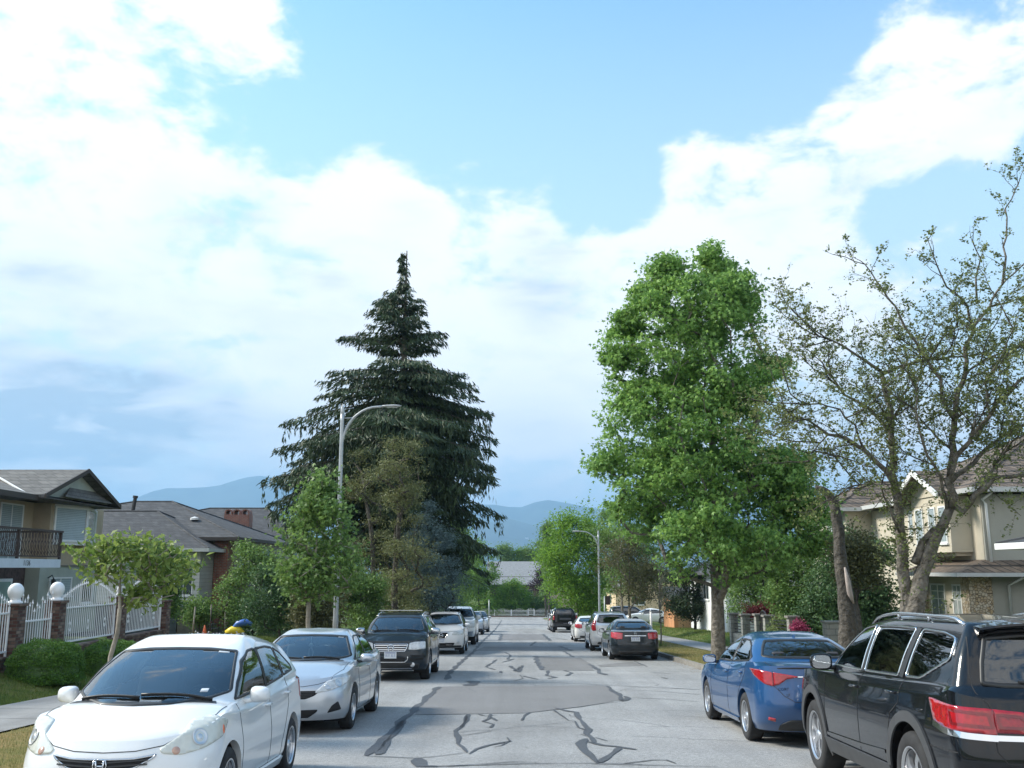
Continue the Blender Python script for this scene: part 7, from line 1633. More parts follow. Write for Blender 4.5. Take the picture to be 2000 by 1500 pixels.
def build_sedan_silver():
    sp = dict(yF=2.22, yR=-2.28, W=.88, H=1.465, wb=2.60, R=.316, hoodF=.76, cowl=(1.02, 1.0), wst=(.22, 1.375), rft=(-.98, 1.37), rgb=(-1.62, 1.07), trk=(-2.19, 1.02),
              bl=[(1.0, .94), (.5, .955), (-.4, .975), (-1.4, 1.01)], Wr=.585, sill=.20, aF=.62, nF=2.4, hoodY=.14, a5=.46, a5r=.34, a7=.2, aR=.42, crown=.05, shoulder=.085, rdrop=.08,
              zb=(.20, .30, .47, .62), nose=(.07, .01, 0, .03), gi=.085)
    c = Car('silver sedan', 'car', sp, P_SILVER, car_at(16.9, -2.42-.88), PI)
    c.root['label'] = 'silver sedan with a white ornament hanging inside its windshield, parked behind the white hatchback'
    c.window('windshield', [(0, .985), (.32, .99), (.60, 1.01), (.72, 1.04), (.64, 1.20), (.55, 1.345), (.30, 1.362), (0, 1.368)], 'front', G_CLEAR, w=.028, sym=True, r=.03)
    c.window('side_window', [(.72, .985), (.45, 1.14), (.18, 1.275), (-.10, 1.345), (-.28, 1.355), (-.33, .995)], 'side', G_TINT, mirror=True, w=.02)
    c.window('side_window', [(-.37, 1.0), (-.32, 1.357), (-.70, 1.345), (-1.02, 1.27), (-1.24, 1.12), (-1.27, 1.035)], 'side', G_TINT, mirror=True, w=.02)
    c.window('rear_window', [(0, 1.11), (.50, 1.12), (.44, 1.33), (0, 1.35)], 'rear', G_CLEAR, sym=True)
    for o in c.panel('headlight', [(.845, 1.56, .80), (.70, 1.86, .79), (.57, 2.02, .735), (.42, 2.14, .60), (.44, 2.16, .58), (.66, 2.06, .615), (.84, 1.80, .70)], 40, M_LENS, off=.008, r=.02, mirror=True, step=.02):
        sx = 1 if sum(v.co.x for v in o.data.vertices) > 0 else -1
        for (x, y, z, r_) in ((.72, 1.92, .715, .062), (.59, 2.05, .665, .045)):
            h, n = c.bvh.find_nearest(Vector((sx*x, y, z)))[:2]
            if n.y < 0: n = -n
            R_ = n.to_track_quat('Z', 'Y').to_matrix(); b = MB(); b.lathe([(.0, .008), (.02, .012), (.03, .006), (r_*.9, .012), (r_, .014), (r_*1.05, .010)], 20); b.v = [tuple(h+R_@Vector(v)) for v in b.v]; b.build('lamp_bowl', M_REFL, o, True)
    c.panel('grille', [(0, .50), (.30, .50), (.42, .545), (.50, .615), (0, .615)], 'front', M_DARK, sym=True, r=.02)
    for z in (.525, .548, .571, .594): c.strip('grille_bar', [(-.34-(z-.5), z), (.34+(z-.5), z)], 'front', M_TRIM, w=.01, off=.01)
    c.panel('bumper_intake', [(0, .235), (.34, .24), (.46, .32), (.48, .355), (0, .345)], 'front', M_DARK, sym=True, r=.02)
    for o in c.panel('fog_lamp_recess', [(.60, .30), (.78, .34), (.74, .46), (.66, .40)], 'front', M_DARK, mirror=True, r=.02): pass
    h, n = c.hit(0, .66, 'front'); emblem(c.root, 'maker_badge', h+Vector((0, .012, .0)), .042, M_CHROME, 'ovals')
    c.strip('hood_gap', [(-.62, .75), (-.45, .70), (-.25, .672), (0, .665), (.25, .672), (.45, .70), (.62, .75)], 'front', M_LINE, w=.007)
    c.strip('hood_gap', [(.62, 1.98), (.74, 1.60), (.745, .95)], 'top', M_LINE, w=.006, mirror=True)
    c.strip('cowl', [(-.62, .93), (-.35, 1.03), (0, 1.055), (.35, 1.03), (.62, .93)], 'top', M_TRIM, w=.075, off=.004)
    c.wipers([(-.56, .93, .0, .99), (.02, 1.02, .56, .93)])
    for pts in ([(.86, .93), (.83, .55), (.80, .25)], [(-.35, .98), (-.36, .6), (-.36, .25)], [(-1.29, 1.0), (-1.30, .85), (-1.02, .62), (-.90, .40), (-.88, .25)], [(.80, .245), (-.88, .245)]):
        c.strip('door_gap', pts, 'side', M_LINE, w=.006, mirror=True)
    c.handles([(-.22, .86), (-1.12, .88)], P_SILVER)
    c.mirror_pair(.60, 1.005, P_SILVER, w=.105, h=.068)
    c.panel('tail_light', [(.58, -2.20, .98), (.84, -1.98, .96), (.84, -2.05, .76), (.62, -2.26, .76)], 150, M_RED, mirror=True)
    y = c.plate(0, .43, 'front')
    # ornament hanging from the mirror
    q = MB(); x, y, z = 0.03, .30, 1.16; q.tube([(x, y, 1.33), (x, y, z+.04)], .004, 5)
    q.tube([(x+.035*math.cos(a), y, z-.09+.085*math.sin(a)) for a in [2*PI*k/16 for k in range(17)]], .010, 6, cap=False); q.lathe([(0, .05), (.03, .04), (.038, .01), (.02, -.02), (0, -.03)], 12, c=(x, y, z+.02))
    o = q.build('hanging_ornament', mat('ornament_white', (.7, .7, .7), .5), c.root, True)
    c.panel('windshield_sticker', [(-.50, 1.315), (-.42, 1.32), (-.42, 1.338), (-.50, 1.333)], 'front', M_PLATE, off=.006, r=.002)
    c.seats(M_SEATL, y0=-.10); c.wheels('ten', .205, tw=.2); c.finish(); return c

def build_suv_dark():
    sp = dict(yF=2.33, yR=-2.36, W=.955, H=1.70, wb=2.855, R=.37, hoodF=.98, cowl=(1.12, 1.20), wst=(.42, 1.60), rft=(-1.95, 1.60), rgb=(-2.20, 1.18), trk=(-2.28, 1.08),
              bl=[(1.1, 1.12), (.5, 1.13), (-.8, 1.15), (-1.9, 1.20)], Wr=.66, sill=.27, aF=.55, nF=2.9, hoodY=.10, a5=.42, a5r=.22, a7=.18, aR=.34, crown=.035, shoulder=.09, rdrop=.085,
              zb=(.27, .38, .55, .75), nose=(.10, .02, 0, .02), gi=.09)
    c = Car('dark suv', 'car', sp, P_DKBLUE, car_at(27.9, -2.14-.955), PI)
    c.root['label'] = 'dark slate sport utility car with silver mirrors and chrome barred grille on the left side'
    c.lod = 0
    c.window('windshield', [(0, 1.185), (.35, 1.19), (.64, 1.20), (.76, 1.23), (.70, 1.38), (.62, 1.555), (.30, 1.58), (0, 1.585)], 'front', G_CLEAR, w=.03, sym=True, r=.03)
    c.window('side_window', [(.88, 1.16), (.62, 1.33), (.38, 1.50), (.20, 1.565), (-.12, 1.585), (-.16, 1.16)], 'side', G_TINT, mirror=True, w=.025)
    c.window('side_window', [(-.22, 1.16), (-.18, 1.587), (-.70, 1.585), (-1.05, 1.57), (-1.12, 1.175)], 'side', G_DARK, mirror=True, w=.025)
    c.window('quarter_window', [(-1.20, 1.18), (-1.14, 1.565), (-1.55, 1.54), (-1.82, 1.44), (-1.78, 1.21)], 'side', G_DARK, mirror=True, w=.025)
    c.window('rear_window', [(0, 1.2), (.58, 1.21), (.55, 1.5), (0, 1.54)], 'rear', G_DARK, sym=True)
    for o in c.panel('headlight', [(.86, 2.02, .97), (.62, 2.22, .96), (.50, 2.28, .93), (.47, 2.32, .77), (.66, 2.30, .765), (.88, 2.08, .79)], 30, M_LENS, off=.008, r=.03, mirror=True, step=.025):
        sx = 1 if sum(v.co.x for v in o.data.vertices) > 0 else -1
        for (x, y, z, r_) in ((.78, 2.16, .87, .062), (.60, 2.27, .86, .055)):
            h, n = c.bvh.find_nearest(Vector((sx*x, y, z)))[:2]
            if n.y < 0: n = -n
            R_ = n.to_track_quat('Z', 'Y').to_matrix(); b = MB(); b.lathe([(.0, .008), (.02, .012), (.03, .006), (r_*.9, .012), (r_, .014), (r_*1.05, .010)], 20); b.v = [tuple(h+R_@Vector(v)) for v in b.v]; b.build('lamp_bowl', M_REFL, o, True)
    P = [(0, .72), (.36, .72), (.41, .80), (.44, .91), (0, .91)]
    g = c.panel('grille', P, 'front', M_DARK, sym=True, r=.01)[0]; c.ring('grille_surround', P, 'front', M_CHROME, w=.016, off=.014, sym=True, r=.01, parent=g)
    for z in (.765, .815, .865): c.strip('grille_bar', [(-.42+(.91-z)*.35, z), (.42-(.91-z)*.35, z)], 'front', M_CHROME, w=.016, off=.016, parent=g)
    h, n = c.hit(0, .81, 'front'); emblem(c.root, 'maker_badge', h+Vector((0, .03, 0)), .085, M_CHROME, 'ring_vw')
    c.panel('bumper_intake', [(0, .48), (.34, .48), (.38, .56), (.38, .59), (0, .59)], 'front', M_DARK, sym=True, r=.02)
    c.strip('bumper_chrome', [(-.44, .60), (-.43, .52), (-.36, .465), (.36, .465), (.43, .52), (.44, .60)], 'front', M_CHROME, w=.018, off=.012)
    c.panel('side_intake', [(.50, .50), (.84, .52), (.86, .64), (.50, .64)], 'front', M_DARK, mirror=True, r=.03)
    c.strip('intake_slat', [(.52, .57), (.84, .58)], 'front', P_DKBLUE, w=.02, off=.012, mirror=True)
    c.panel('lower_bumper', [(0, .30), (.70, .30), (.74, .42), (.40, .45), (0, .45)], 'front', M_TRIM, sym=True, r=.02, off=.006)
    c.strip('skid_strip', [(-.55, .31), (.55, .31)], 'front', M_SILVER, w=.03, off=.014)
    for sx in (1, -1):
        h, n = c.hit(sx*.56, .40, 'front'); b = MB(); b.lathe([(0, .012), (.05, .012), (.06, .002)], 16); R_ = Vector((0, 1, 0)).to_track_quat('Z', 'Y').to_matrix(); b.v = [tuple(h+R_@Vector(v)) for v in b.v]; b.build('fog_lamp', M_REFL, c.root, True)
    c.strip('hood_gap', [(-.68, .97), (-.50, .945), (-.42, .93), (0, .93), (.42, .93), (.50, .945), (.68, .97)], 'front', M_LINE, w=.008)
    c.strip('hood_gap', [(.66, 2.10), (.78, 1.70), (.80, 1.05)], 'top', M_LINE, w=.007, mirror=True)
    c.strip('cowl', [(-.66, 1.03), (-.35, 1.13), (0, 1.155), (.35, 1.13), (.66, 1.03)], 'top', M_TRIM, w=.08, off=.004)
    c.wipers([(-.60, 1.03, .0, 1.09), (.02, 1.12, .60, 1.03)])
    for pts in ([(.98, 1.10), (.95, .7), (.93, .36)], [(-.19, 1.14), (-.20, .7), (-.20, .36)], [(-1.16, 1.16), (-1.18, .9), (-.98, .70), (-.90, .36)]):
        c.strip('door_gap', pts, 'side', M_LINE, w=.007, mirror=True)
    c.strip('side_chrome', [(.90, .40), (-.90, .40)], 'side', M_SILVER, w=.035, off=.012, mirror=True)
    c.handles([(-.05, 1.02), (-1.0, 1.03)], P_DKBLUE)
    c.mirror_pair(.78, 1.20, M_SILVER, w=.125, h=.085)
    c.rails(.25, -1.7, .62, M_SILVER, h=.06)
    q = MB(); q.box(-.60, .60, .12, .18, 1.735, 1.755); q.build('roof_cross_bar', M_SILVER, c.root)
    c.plate(0, .635, 'front')
    for q in c.root.children:
        if q.name.startswith('license'): q.location.y += .012
    c.panel('tail_light', [(.66, -2.28, 1.12), (.90, -2.10, 1.10), (.90, -2.16, .90), (.68, -2.34, .90)], 150, M_RED, mirror=True)
    c.seats(M_SEAT, y0=.0); c.wheels('five', .245, tw=.25); c.finish(); return c

def build_sedan_blue():
    sp = dict(yF=2.28, yR=-2.36, W=.888, H=1.455, wb=2.70, R=.318, hoodF=.72, cowl=(1.10, .98), wst=(.25, 1.36), rft=(-.98, 1.36), rgb=(-1.68, 1.075), trk=(-2.27, 1.04),
              bl=[(1.0, .93), (.5, .95), (-.5, .985), (-1.5, 1.035)], Wr=.56, sill=.20, aF=.55, nF=2.5, hoodY=.14, a5=.46, a5r=.38, a7=.2, aR=.50, nR=2.5, crown=.04, shoulder=.085, rdrop=.08,
              zb=(.20, .31, .50, .68), tail=(.16, .06, .0, .02), gi=.09, a7r=.2)
    c = Car('blue', 'car', sp, P_BLUE, car_at(15.6, 3.25+.888), 0)
    c.root['label'] = 'bright blue sedan with red wedge tail lights parked ahead of the black car'
    c.window('windshield', [(0, .985), (.32, .99), (.60, 1.01), (.71, 1.04), (.63, 1.20), (.53, 1.335), (.30, 1.352), (0, 1.355)], 'front', G_CLEAR, w=.028, sym=True, r=.03)
    c.window('side_window', [(.80, .985), (.50, 1.13), (.20, 1.265), (-.08, 1.335), (-.26, 1.345), (-.31, 1.0)], 'side', G_TINT, mirror=True, w=.02)
    c.window('side_window', [(-.35, 1.005), (-.30, 1.347), (-.70, 1.335), (-1.02, 1.27), (-1.36, 1.115), (-1.33, 1.055)], 'side', G_TINT, mirror=True, w=.02)
    c.window('rear_window', [(0, 1.10), (.50, 1.105), (.63, 1.125), (.56, 1.24), (.47, 1.335), (.25, 1.348), (0, 1.35)], 'rear', G_CLEAR, sym=True, w=.028)
    c.panel('headlight', [(.85, 1.75, .76), (.60, 2.06, .72), (.50, 2.2, .66), (.70, 2.12, .64), (.86, 1.9, .68)], 35, M_LENS, mirror=True)
    # wedge lamps: outer lamp on the fender, inner lamp on the trunk lid
    for o in c.panel('tail_light', [(.865, -1.72, .985), (.80, -1.96, .985), (.67, -2.17, .955), (.66, -2.20, .775), (.75, -2.12, .80), (.86, -1.92, .91)], 148, M_RED, off=.012, r=.02, mirror=True, step=.02): pass
    c.panel('lid_light', [(.655, .955), (.655, .785), (.60, .80), (.50, .87), (.36, .895), (.34, .905), (.50, .93)], 'rear', M_RED, off=.010, r=.01, mirror=True, step=.02)
    c.strip('lid_trim', [(-.36, .90), (.36, .90)], 'rear', M_CHROME, w=.014, off=.016)
    c.strip('trunk_gap', [(-.655, .965), (-.655, .78), (-.55, .66), (-.42, .585), (0, .575), (.42, .585), (.55, .66), (.655, .78), (.655, .965)], 'rear', M_LINE, w=.007)
    c.strip('trunk_gap', [(.66, -2.16), (.69, -1.95), (.66, -1.72)], 'top', M_LINE, w=.006, mirror=True)
    c.panel('trunk_lip', [(0, 1.022), (.50, 1.018), (.60, 1.01), (.60, 1.0), (0, 1.0)], 'rear', M_DARK, sym=True, r=.004, off=.004, step=.03)
    c.panel('plate_recess', [(0, .64), (.34, .64), (.38, .80), (0, .80)], 'rear', P_BLUE, sym=True, off=-.003 if False else .003, r=.03)
    c.plate(0, .72, 'rear')
    c.panel('rear_valance', [(0, .22), (.62, .22), (.60, .30), (.48, .36), (0, .36)], 'rear', M_TRIM, sym=True, off=.010, r=.03)
    for sx in (1,-1): c.panel('rear_reflector', [(sx*.66, .33), (sx*.74, .35), (sx*.74, .39), (sx*.66, .37)], 'rear', M_RED, off=.008, r=.004, step=.03)
    h, n = c.hit(-.52, .745, 'rear'); text_part('badge_lettering', 'COROLLA', .052, M_CHROME, c.root, h+Vector((.01, -.006, -.0)), (PI/2, 0, 0))
    h, n = c.hit(-.52, .67, 'rear'); text_part('badge_lettering', 'LE', .05, M_CHROME, c.root, h+Vector((.02, -.008, 0)), (PI/2, 0, 0))
    h, n = c.hit(0, .945, 'rear'); emblem(c.root, 'maker_badge', h+Vector((0, -.014, 0)), .045, M_CHROME, 'ovals', -1)
    c.strip('cowl', [(-.62, 1.03), (0, 1.14), (.62, 1.03)], 'top', M_TRIM, w=.07, off=.004)
    for pts in ([(.92, .93), (.89, .55), (.86, .25)], [(-.33, .99), (-.34, .6), (-.34, .25)], [(-1.40, 1.05), (-1.40, .9), (-1.08, .62), (-.96, .40), (-.94, .25)], [(.86, .245), (-.94, .245)]):
        c.strip('door_gap', pts, 'side', M_LINE, w=.006, mirror=True)
    c.strip('rocker', [(.90, .225), (-.90, .225)], 'side', P_BLUE, w=.07, off=.02, mirror=True)
    c.strip('body_crease', [(.75, .62), (-.2, .66), (-1.05, .70)], 'side', P_BLUE, w=.02, off=.005, mirror=True)
    c.handles([(-.20, .865), (-1.16, .90)], P_BLUE)
    c.mirror_pair(.70, 1.0, P_BLUE, w=.105, h=.065)
    q = MB(); h, n = c.hit(0, -.85, 'top'); q.prism([(0, -.78, h.z+.0), (0, -.93, h.z+.035), (0, -.95, h.z-.01)], (1, 0, 0), .012); q.build('roof_antenna', P_BLUE, c.root)
    c.panel('bumper_intake', [(0, .25), (.5, .27), (.5, .42), (0, .42)], 'front', M_DARK, sym=True)
    c.seats(M_SEAT, y0=-.08); c.wheels('vee', .215, rim_m=M_RIM, tw=.205); c.finish(); return c

def build_suv_black():
    sp = dict(yF=2.42, yR=-2.58, W=.98, H=1.735, wb=2.98, R=.385, hoodF=1.03, cowl=(1.22, 1.17), wst=(.42, 1.60), rft=(-2.18, 1.655), rgb=(-2.40, 1.20), trk=(-2.50, 1.10),
              bl=[(1.2, 1.13), (.5, 1.14), (-.8, 1.16), (-2.1, 1.19)], Wr=.68, sill=.27, aF=.55, nF=3.0, hoodY=.10, a5=.42, a5r=.20, a7=.18, aR=.30, nR=3.2, crown=.03, shoulder=.075, rdrop=.07,
              zb=(.27, .40, .60, .82), tail=(.16, .04, 0, .015), gi=.085, gap=.075, a7r=.12, n5r=3.2, taper=.05, rt=.04, rk=[(-1.6, 1.655)])
    c = Car('black', 'car', sp, P_BLACK, car_at(10.06, 3.385+.98), -math.radians(1.7))
    c.root['label'] = 'glossy black sport utility car with silver roof rails, nearest car on the right'
    c.window('windshield', [(0, 1.185), (.35, 1.19), (.66, 1.20), (.78, 1.23), (.72, 1.38), (.64, 1.555), (.30, 1.58), (0, 1.585)], 'front', G_CLEAR, w=.03, sym=True, r=.03)
    c.window('side_window', [(.90, 1.18), (.60, 1.37), (.40, 1.50), (.22, 1.59), (.00, 1.615), (-.13, 1.62), (-.10, 1.18)], 'side', G_TINT, mirror=True, w=.02, chrome=M_CHROME)
    c.window('side_window', [(-.20, 1.18), (-.21, 1.622), (-.75, 1.622), (-1.20, 1.612), (-1.12, 1.19)], 'side', G_DARK, mirror=True, w=.02, chrome=M_CHROME)
    c.window('quarter_window', [(-1.30, 1.195), (-1.34, 1.608), (-1.80, 1.59), (-2.06, 1.55), (-2.10, 1.38), (-1.62, 1.20)], 'side', G_DARK, mirror=True, w=.02, r=.05, chrome=M_CHROME)
    c.strip('b_pillar_cover', [(-.15, 1.18), (-.17, 1.62)], 'side', M_TRIM, w=.07, off=.010, mirror=True)
    c.strip('c_pillar_cover', [(-1.21, 1.19), (-1.27, 1.61)], 'side', M_TRIM, w=.09, off=.010, mirror=True)
    c.window('rear_window', [(0, 1.185), (.55, 1.19), (.70, 1.205), (.66, 1.38), (.585, 1.565), (.30, 1.59), (0, 1.595)], 'rear', G_DARK, sym=True, w=.03)
    # spoiler over the rear window
    q = MB(); n = 12; rows = []
    for k in range(n+1):
        x = -.62+1.24*k/n; e = (abs(x)/.62)**3; rows.append([(x, -2.02+e*.02, 1.692-.035*e), (x, -2.34+e*.07, 1.672-.04*e), (x, -2.345+e*.07, 1.655-.04*e), (x, -2.20, 1.60-.04*e)])
    vs = [p_ for r_ in rows for p_ in r_]; fs = [(4*k+j, 4*k+4+j, 4*k+4+(j+1) % 4, 4*k+(j+1) % 4) for k in range(n) for j in range(4)]+[(0, 1, 2, 3), (4*n+3, 4*n+2, 4*n+1, 4*n)]
    q.add(vs, fs); q.build('rear_spoiler', P_BLACK, c.root)
    # lamps: outer part on the fender, inner part on the tailgate, chrome strip below
    L = c.panel('tail_light', [(.955, -1.98, 1.085), (.955, -2.22, 1.065), (.86, -2.40, 1.05), (.70, -2.51, 1.04), (.70, -2.55, .855), (.86, -2.44, .865), (.955, -2.26, .885), (.955, -2.06, .92)], 146, M_RED, off=.016, r=.015, mirror=True, step=.025)
    c.strip('lamp_frame', [(.93, -2.32, 1.02), (.73, -2.50, 1.0), (.73, -2.53, .91), (.93, -2.35, .925)], 150, mat('deep_red', (.16, .004, .006), .2, coat=1), w=.022, off=.020, mirror=True, closed=True)
    c.panel('lid_light', [(.685, 1.04), (.685, .875), (.36, .865), (.33, .88), (.42, 1.0), (.48, 1.02)], 'rear', M_RED, off=.014, r=.01, mirror=True, step=.03)
    c.strip('lamp_frame', [(.66, 1.0), (.50, .985), (.42, .905), (.66, .91)], 'rear', mat('deep_red', (.16, .004, .006), .2, coat=1), w=.022, off=.020, mirror=True, closed=True)
    c.strip('chrome_strip', [(.955, -2.06, .90), (.955, -2.25, .865), (.86, -2.44, .845), (.70, -2.55, .835)], 146, M_CHROME, w=.045, off=.022, mirror=True)
    c.strip('chrome_strip', [(-.69, .838), (0, .828), (.69, .838)], 'rear', M_CHROME, w=.04, off=.022)
    c.strip('tailgate_gap', [(-.69, 1.56), (-.755, 1.30), (-.76, 1.15), (-.695, 1.06), (-.695, .74), (-.63, .66), (.63, .66), (.695, .74), (.695, 1.06), (.76, 1.15), (.755, 1.30), (.69, 1.56)], 'rear', M_LINE, w=.008)
    c.panel('plate_recess', [(0, .62), (.36, .62), (.40, .80), (0, .80)], 'rear', M_TRIM, sym=True, off=.004, r=.03)
    c.plate(0, .71, 'rear')
    h, n = c.hit(0, .97, 'rear'); emblem(c.root, 'maker_badge', h+Vector((0, -.022, 0)), .075, M_CHROME, 'ring_vw', -1)
    c.panel('rear_valance', [(0, .30), (.80, .32), (.84, .46), (.50, .49), (0, .49)], 'rear', M_CLAD, sym=True, off=.012, r=.03)
    c.strip('valance_chrome', [(-.60, .40), (.60, .40)], 'rear', M_CHROME, w=.03, off=.024)
    q = MB(); q.tube([(.1, -2.42, 1.18), (.0, -2.41, 1.22), (-.42, -2.39, 1.23)], .012, 6); q.build('rear_wiper', M_TRIM, c.root)
    # cladding round the arches and along the sills
    for yw in (1.49, -1.49):
        R1 = .385+.075; pts = []
        a0, a1 = (-.12*PI, 1.12*PI)
        pts = [(yw+math.cos(a0+(a1-a0)*k/28)*(R1+.045), .385+math.sin(a0+(a1-a0)*k/28)*(R1+.045)) for k in range(29)]
        c.strip('arch_cladding', pts, 'side', M_CLAD, w=.088, off=.016, mirror=True, d=.06)
    c.strip('sill_cladding', [(1.02, .36), (-1.02, .36)], 'side', M_CLAD, w=.16, off=.016, mirror=True)
    c.strip('sill_chrome', [(.92, .475), (-.2, .50), (-.92, .53)], 'side', P_BLACK, w=.03, off=.014, mirror=True)
    c.strip('body_crease', [(1.95, .98), (1.0, 1.0), (-.9, 1.035), (-2.0, 1.07)], 'side', P_BLACK, w=.02, off=.006, mirror=True)
    for pts in ([(1.0, 1.10), (.98, .7), (.95, .44)], [(-.15, 1.16), (-.17, .7), (-.17, .44)], [(-1.30, 1.18), (-1.26, .98), (-1.08, .88), (-.98, .62), (-.94, .44)], [(-1.95, .72), (-2.40, .72)]):
        c.strip('door_gap', pts, 'side', M_LINE, w=.008, mirror=True)
    c.handles([(-.05, 1.03), (-1.10, 1.055)], P_BLACK)
    c.mirror_pair(.82, 1.22, P_BLACK, w=.115, h=.082)
    c.rails(.18, -2.05, .64, M_SILVER, h=.052)
    q = MB(); h, n = c.hit(0, -1.95, 'top'); q.prism([(0, -1.86, h.z), (0, -2.02, h.z+.05), (0, -2.06, h.z-.01)], (1, 0, 0), .014); q.build('roof_antenna', P_BLACK, c.root)
    c.panel('headlight', [(.86, 2.05, 1.0), (.60, 2.30, .98), (.55, 2.36, .86), (.86, 2.15, .88)], 30, M_LENS, mirror=True)
    c.panel('bumper_intake', [(0, .45), (.6, .45), (.6, .65), (0, .65)], 'front', M_DARK, sym=True)
    c.seats(M_SEAT, y0=.05); c.wheels('five', .265, tw=.25); c.finish(); return c
# ------------------------------------------------------------------ the cars further away
P_PEARL = paint('pearl_white_paint', (.72, .73, .74), rough=.3); P_LSILVER = paint('light_silver_paint', (.60, .61, .62), .5, .3); P_BSILVER = paint('blue_silver_paint', (.42, .47, .54), .5, .3)
def spec_suv(**k):
    d = dict(yF=2.25, yR=-2.32, W=.92, H=1.68, wb=2.70, R=.35, hoodF=.92, cowl=(1.10, 1.15), wst=(.40, 1.58), rft=(-1.95, 1.57), rgb=(-2.18, 1.15), trk=(-2.26, 1.05), bl=[(1.1, 1.08), (-.8, 1.12), (-1.9, 1.20)], Wr=.63, sill=.26, aF=.55, nF=2.7, hoodY=.10, a5=.42, a5r=.22, a7=.18, aR=.32, rdrop=.08, zb=(.26, .38, .55, .74)); d.update(k); return d
def spec_sedan(**k):
    d = dict(yF=2.20, yR=-2.30, W=.885, H=1.44, wb=2.72, R=.32, hoodF=.74, cowl=(1.0, .98), wst=(.25, 1.35), rft=(-1.0, 1.35), rgb=(-1.68, 1.06), trk=(-2.22, 1.0), bl=[(1.0, .93), (-.4, .965), (-1.4, 1.01)], Wr=.56, sill=.19, aF=.58, nF=2.5, hoodY=.14, a5=.44, a5r=.36, a7=.2, aR=.42, rdrop=.08, zb=(.20, .31, .48, .64)); d.update(k); return d
def dress(c, kind, face, lamp='r', grille=None, badge=None):
    p = c.p; cy, cz = p['cowl']; wy, wz = p['wst']; ry, rz_ = p['rft']; gy, gz = p['rgb']; W = p['W']; Wr = p['Wr']; zb = p['bl'][1][1]; zt = p['H']-.12
    c.window('windshield', [(0, cz-.01), (.55*W/.9, cz+.01), (.76*W/.9, cz+.05), (.60*W/.9, wz-.03), (.3, wz), (0, wz+.002)], 'front', G_OPAQ if c.lod > 1 else G_CLEAR, w=.04, sym=True, r=.03)
    e = -1.02 if kind == 'sedan' else -1.05
    f0 = cy-.25
    c.window('side_window', [(f0, zb-.03), (f0-.30, zb+.16), (wy-.10, zt-.04), (-.16, zt), (-.20, zb)], 'side', G_OPAQ if c.lod > 1 else G_TINT, mirror=True, w=.03)
    if kind == 'sedan': c.window('side_window', [(-.26, zb), (-.22, zt), (-.75, zt-.02), (-1.10, zt-.10), (-1.36, zb+.10), (-1.30, zb+.03)], 'side', G_OPAQ, mirror=True, w=.03)
    else:
        c.window('side_window', [(-.26, zb), (-.22, zt), (-.95, zt-.01), (-1.02, zb+.03)], 'side', G_OPAQ, mirror=True, w=.03)
        if kind == 'suv': c.window('quarter_window', [(-1.12, zb+.05), (-1.08, zt-.02), (-1.55, zt-.05), (-1.85, zb+.20), (-1.75, zb+.09)], 'side', G_OPAQ, mirror=True, w=.03)
    c.window('rear_window', [(0, gz+.02), (.52*W/.9, gz+.03), (.64*W/.9, gz+.06), (.52*W/.9, rz_-.04), (0, rz_-.02)], 'rear', G_OPAQ if c.lod > 1 else G_DARK, sym=True, w=.03)
    h = p['hoodF']; yF, yR = p['yF'], p['yR']
    c.panel('headlight', [(W*.96, yF-.42, h-.02), (W*.70, yF-.12, h-.01), (W*.50, yF-.05, h-.05), (W*.52, yF-.02, h-.16), (W*.80, yF-.14, h-.17), (W*.97, yF-.40, h-.13)], 35, M_LENS, mirror=True, step=.05)
    G = grille or [(0, h-.28), (.34, h-.28), (.42, h-.10), (0, h-.08)]
    g = c.panel('grille', G, 'front', M_DARK, sym=True, step=.05)[0]; c.ring('grille_surround', G, 'front', M_CHROME, w=.025, off=.012, sym=True, parent=g)
    c.panel('bumper_intake', [(0, p['sill']+.08), (.5, p['sill']+.10), (.55, p['sill']+.20), (0, p['sill']+.20)], 'front', M_DARK, sym=True, step=.05)
    for sx in (1, -1): c.panel('fog_lamp', [(sx*.62, p['sill']+.17), (sx*.74, p['sill']+.19), (sx*.73, p['sill']+.27), (sx*.62, p['sill']+.25)], 'front', M_REFL, step=.05, off=.012, r=.03)
    c.plate(0, p['sill']+.27, 'front'); tz = p['trk'][1]; ty = yR
    lt = {'r': [(W*.96, yR+.42, tz-.02), (W*.80, yR+.10, tz-.03), (W*.55, yR+.02, tz-.06), (W*.55, yR+.01, tz-.26), (W*.80, yR+.06, tz-.27), (W*.96, yR+.34, tz-.20)],
          'tall': [(W*.95, yR+.34, tz+.24), (W*.80, yR+.12, tz+.22), (W*.74, yR+.06, tz-.20), (W*.90, yR+.14, tz-.22), (W*.97, yR+.34, tz-.10)]}[lamp]
    c.panel('tail_light', lt, 148, M_RED if kind != 'sedan' else M_REDP, mirror=True, step=.05, off=.012)
    if face == 'rear':
        c.strip('trunk_gap', [(-.60, tz-.03), (-.62, tz-.35), (-.4, tz-.46), (.4, tz-.46), (.62, tz-.35), (.60, tz-.03)], 'rear', M_LINE, w=.010); c.strip('lid_trim', [(-.38, tz-.15), (.38, tz-.15)], 'rear', M_CHROME, w=.025, off=.010); c.plate(0, tz-.27, 'rear')
        c.panel('rear_valance', [(0, p['sill']+.02), (W*.7, p['sill']+.04), (W*.66, p['sill']+.14), (0, p['sill']+.15)], 'rear', M_TRIM, sym=True, step=.05, off=.01)
    if badge:
        if face == 'front': hh, n = c.hit(0, h-.18, 'front'); emblem(c.root, 'maker_badge', hh+Vector((0, .03, 0)), .08, M_CHROME, badge)
        else: hh, n = c.hit(0, tz-.06, 'rear'); emblem(c.root, 'maker_badge', hh+Vector((0, -.02, 0)), .05, M_CHROME, badge, -1)
    c.strip('hood_gap', [(-W*.7, h-.01), (0, h-.03), (W*.7, h-.01)], 'front', M_LINE, w=.01)
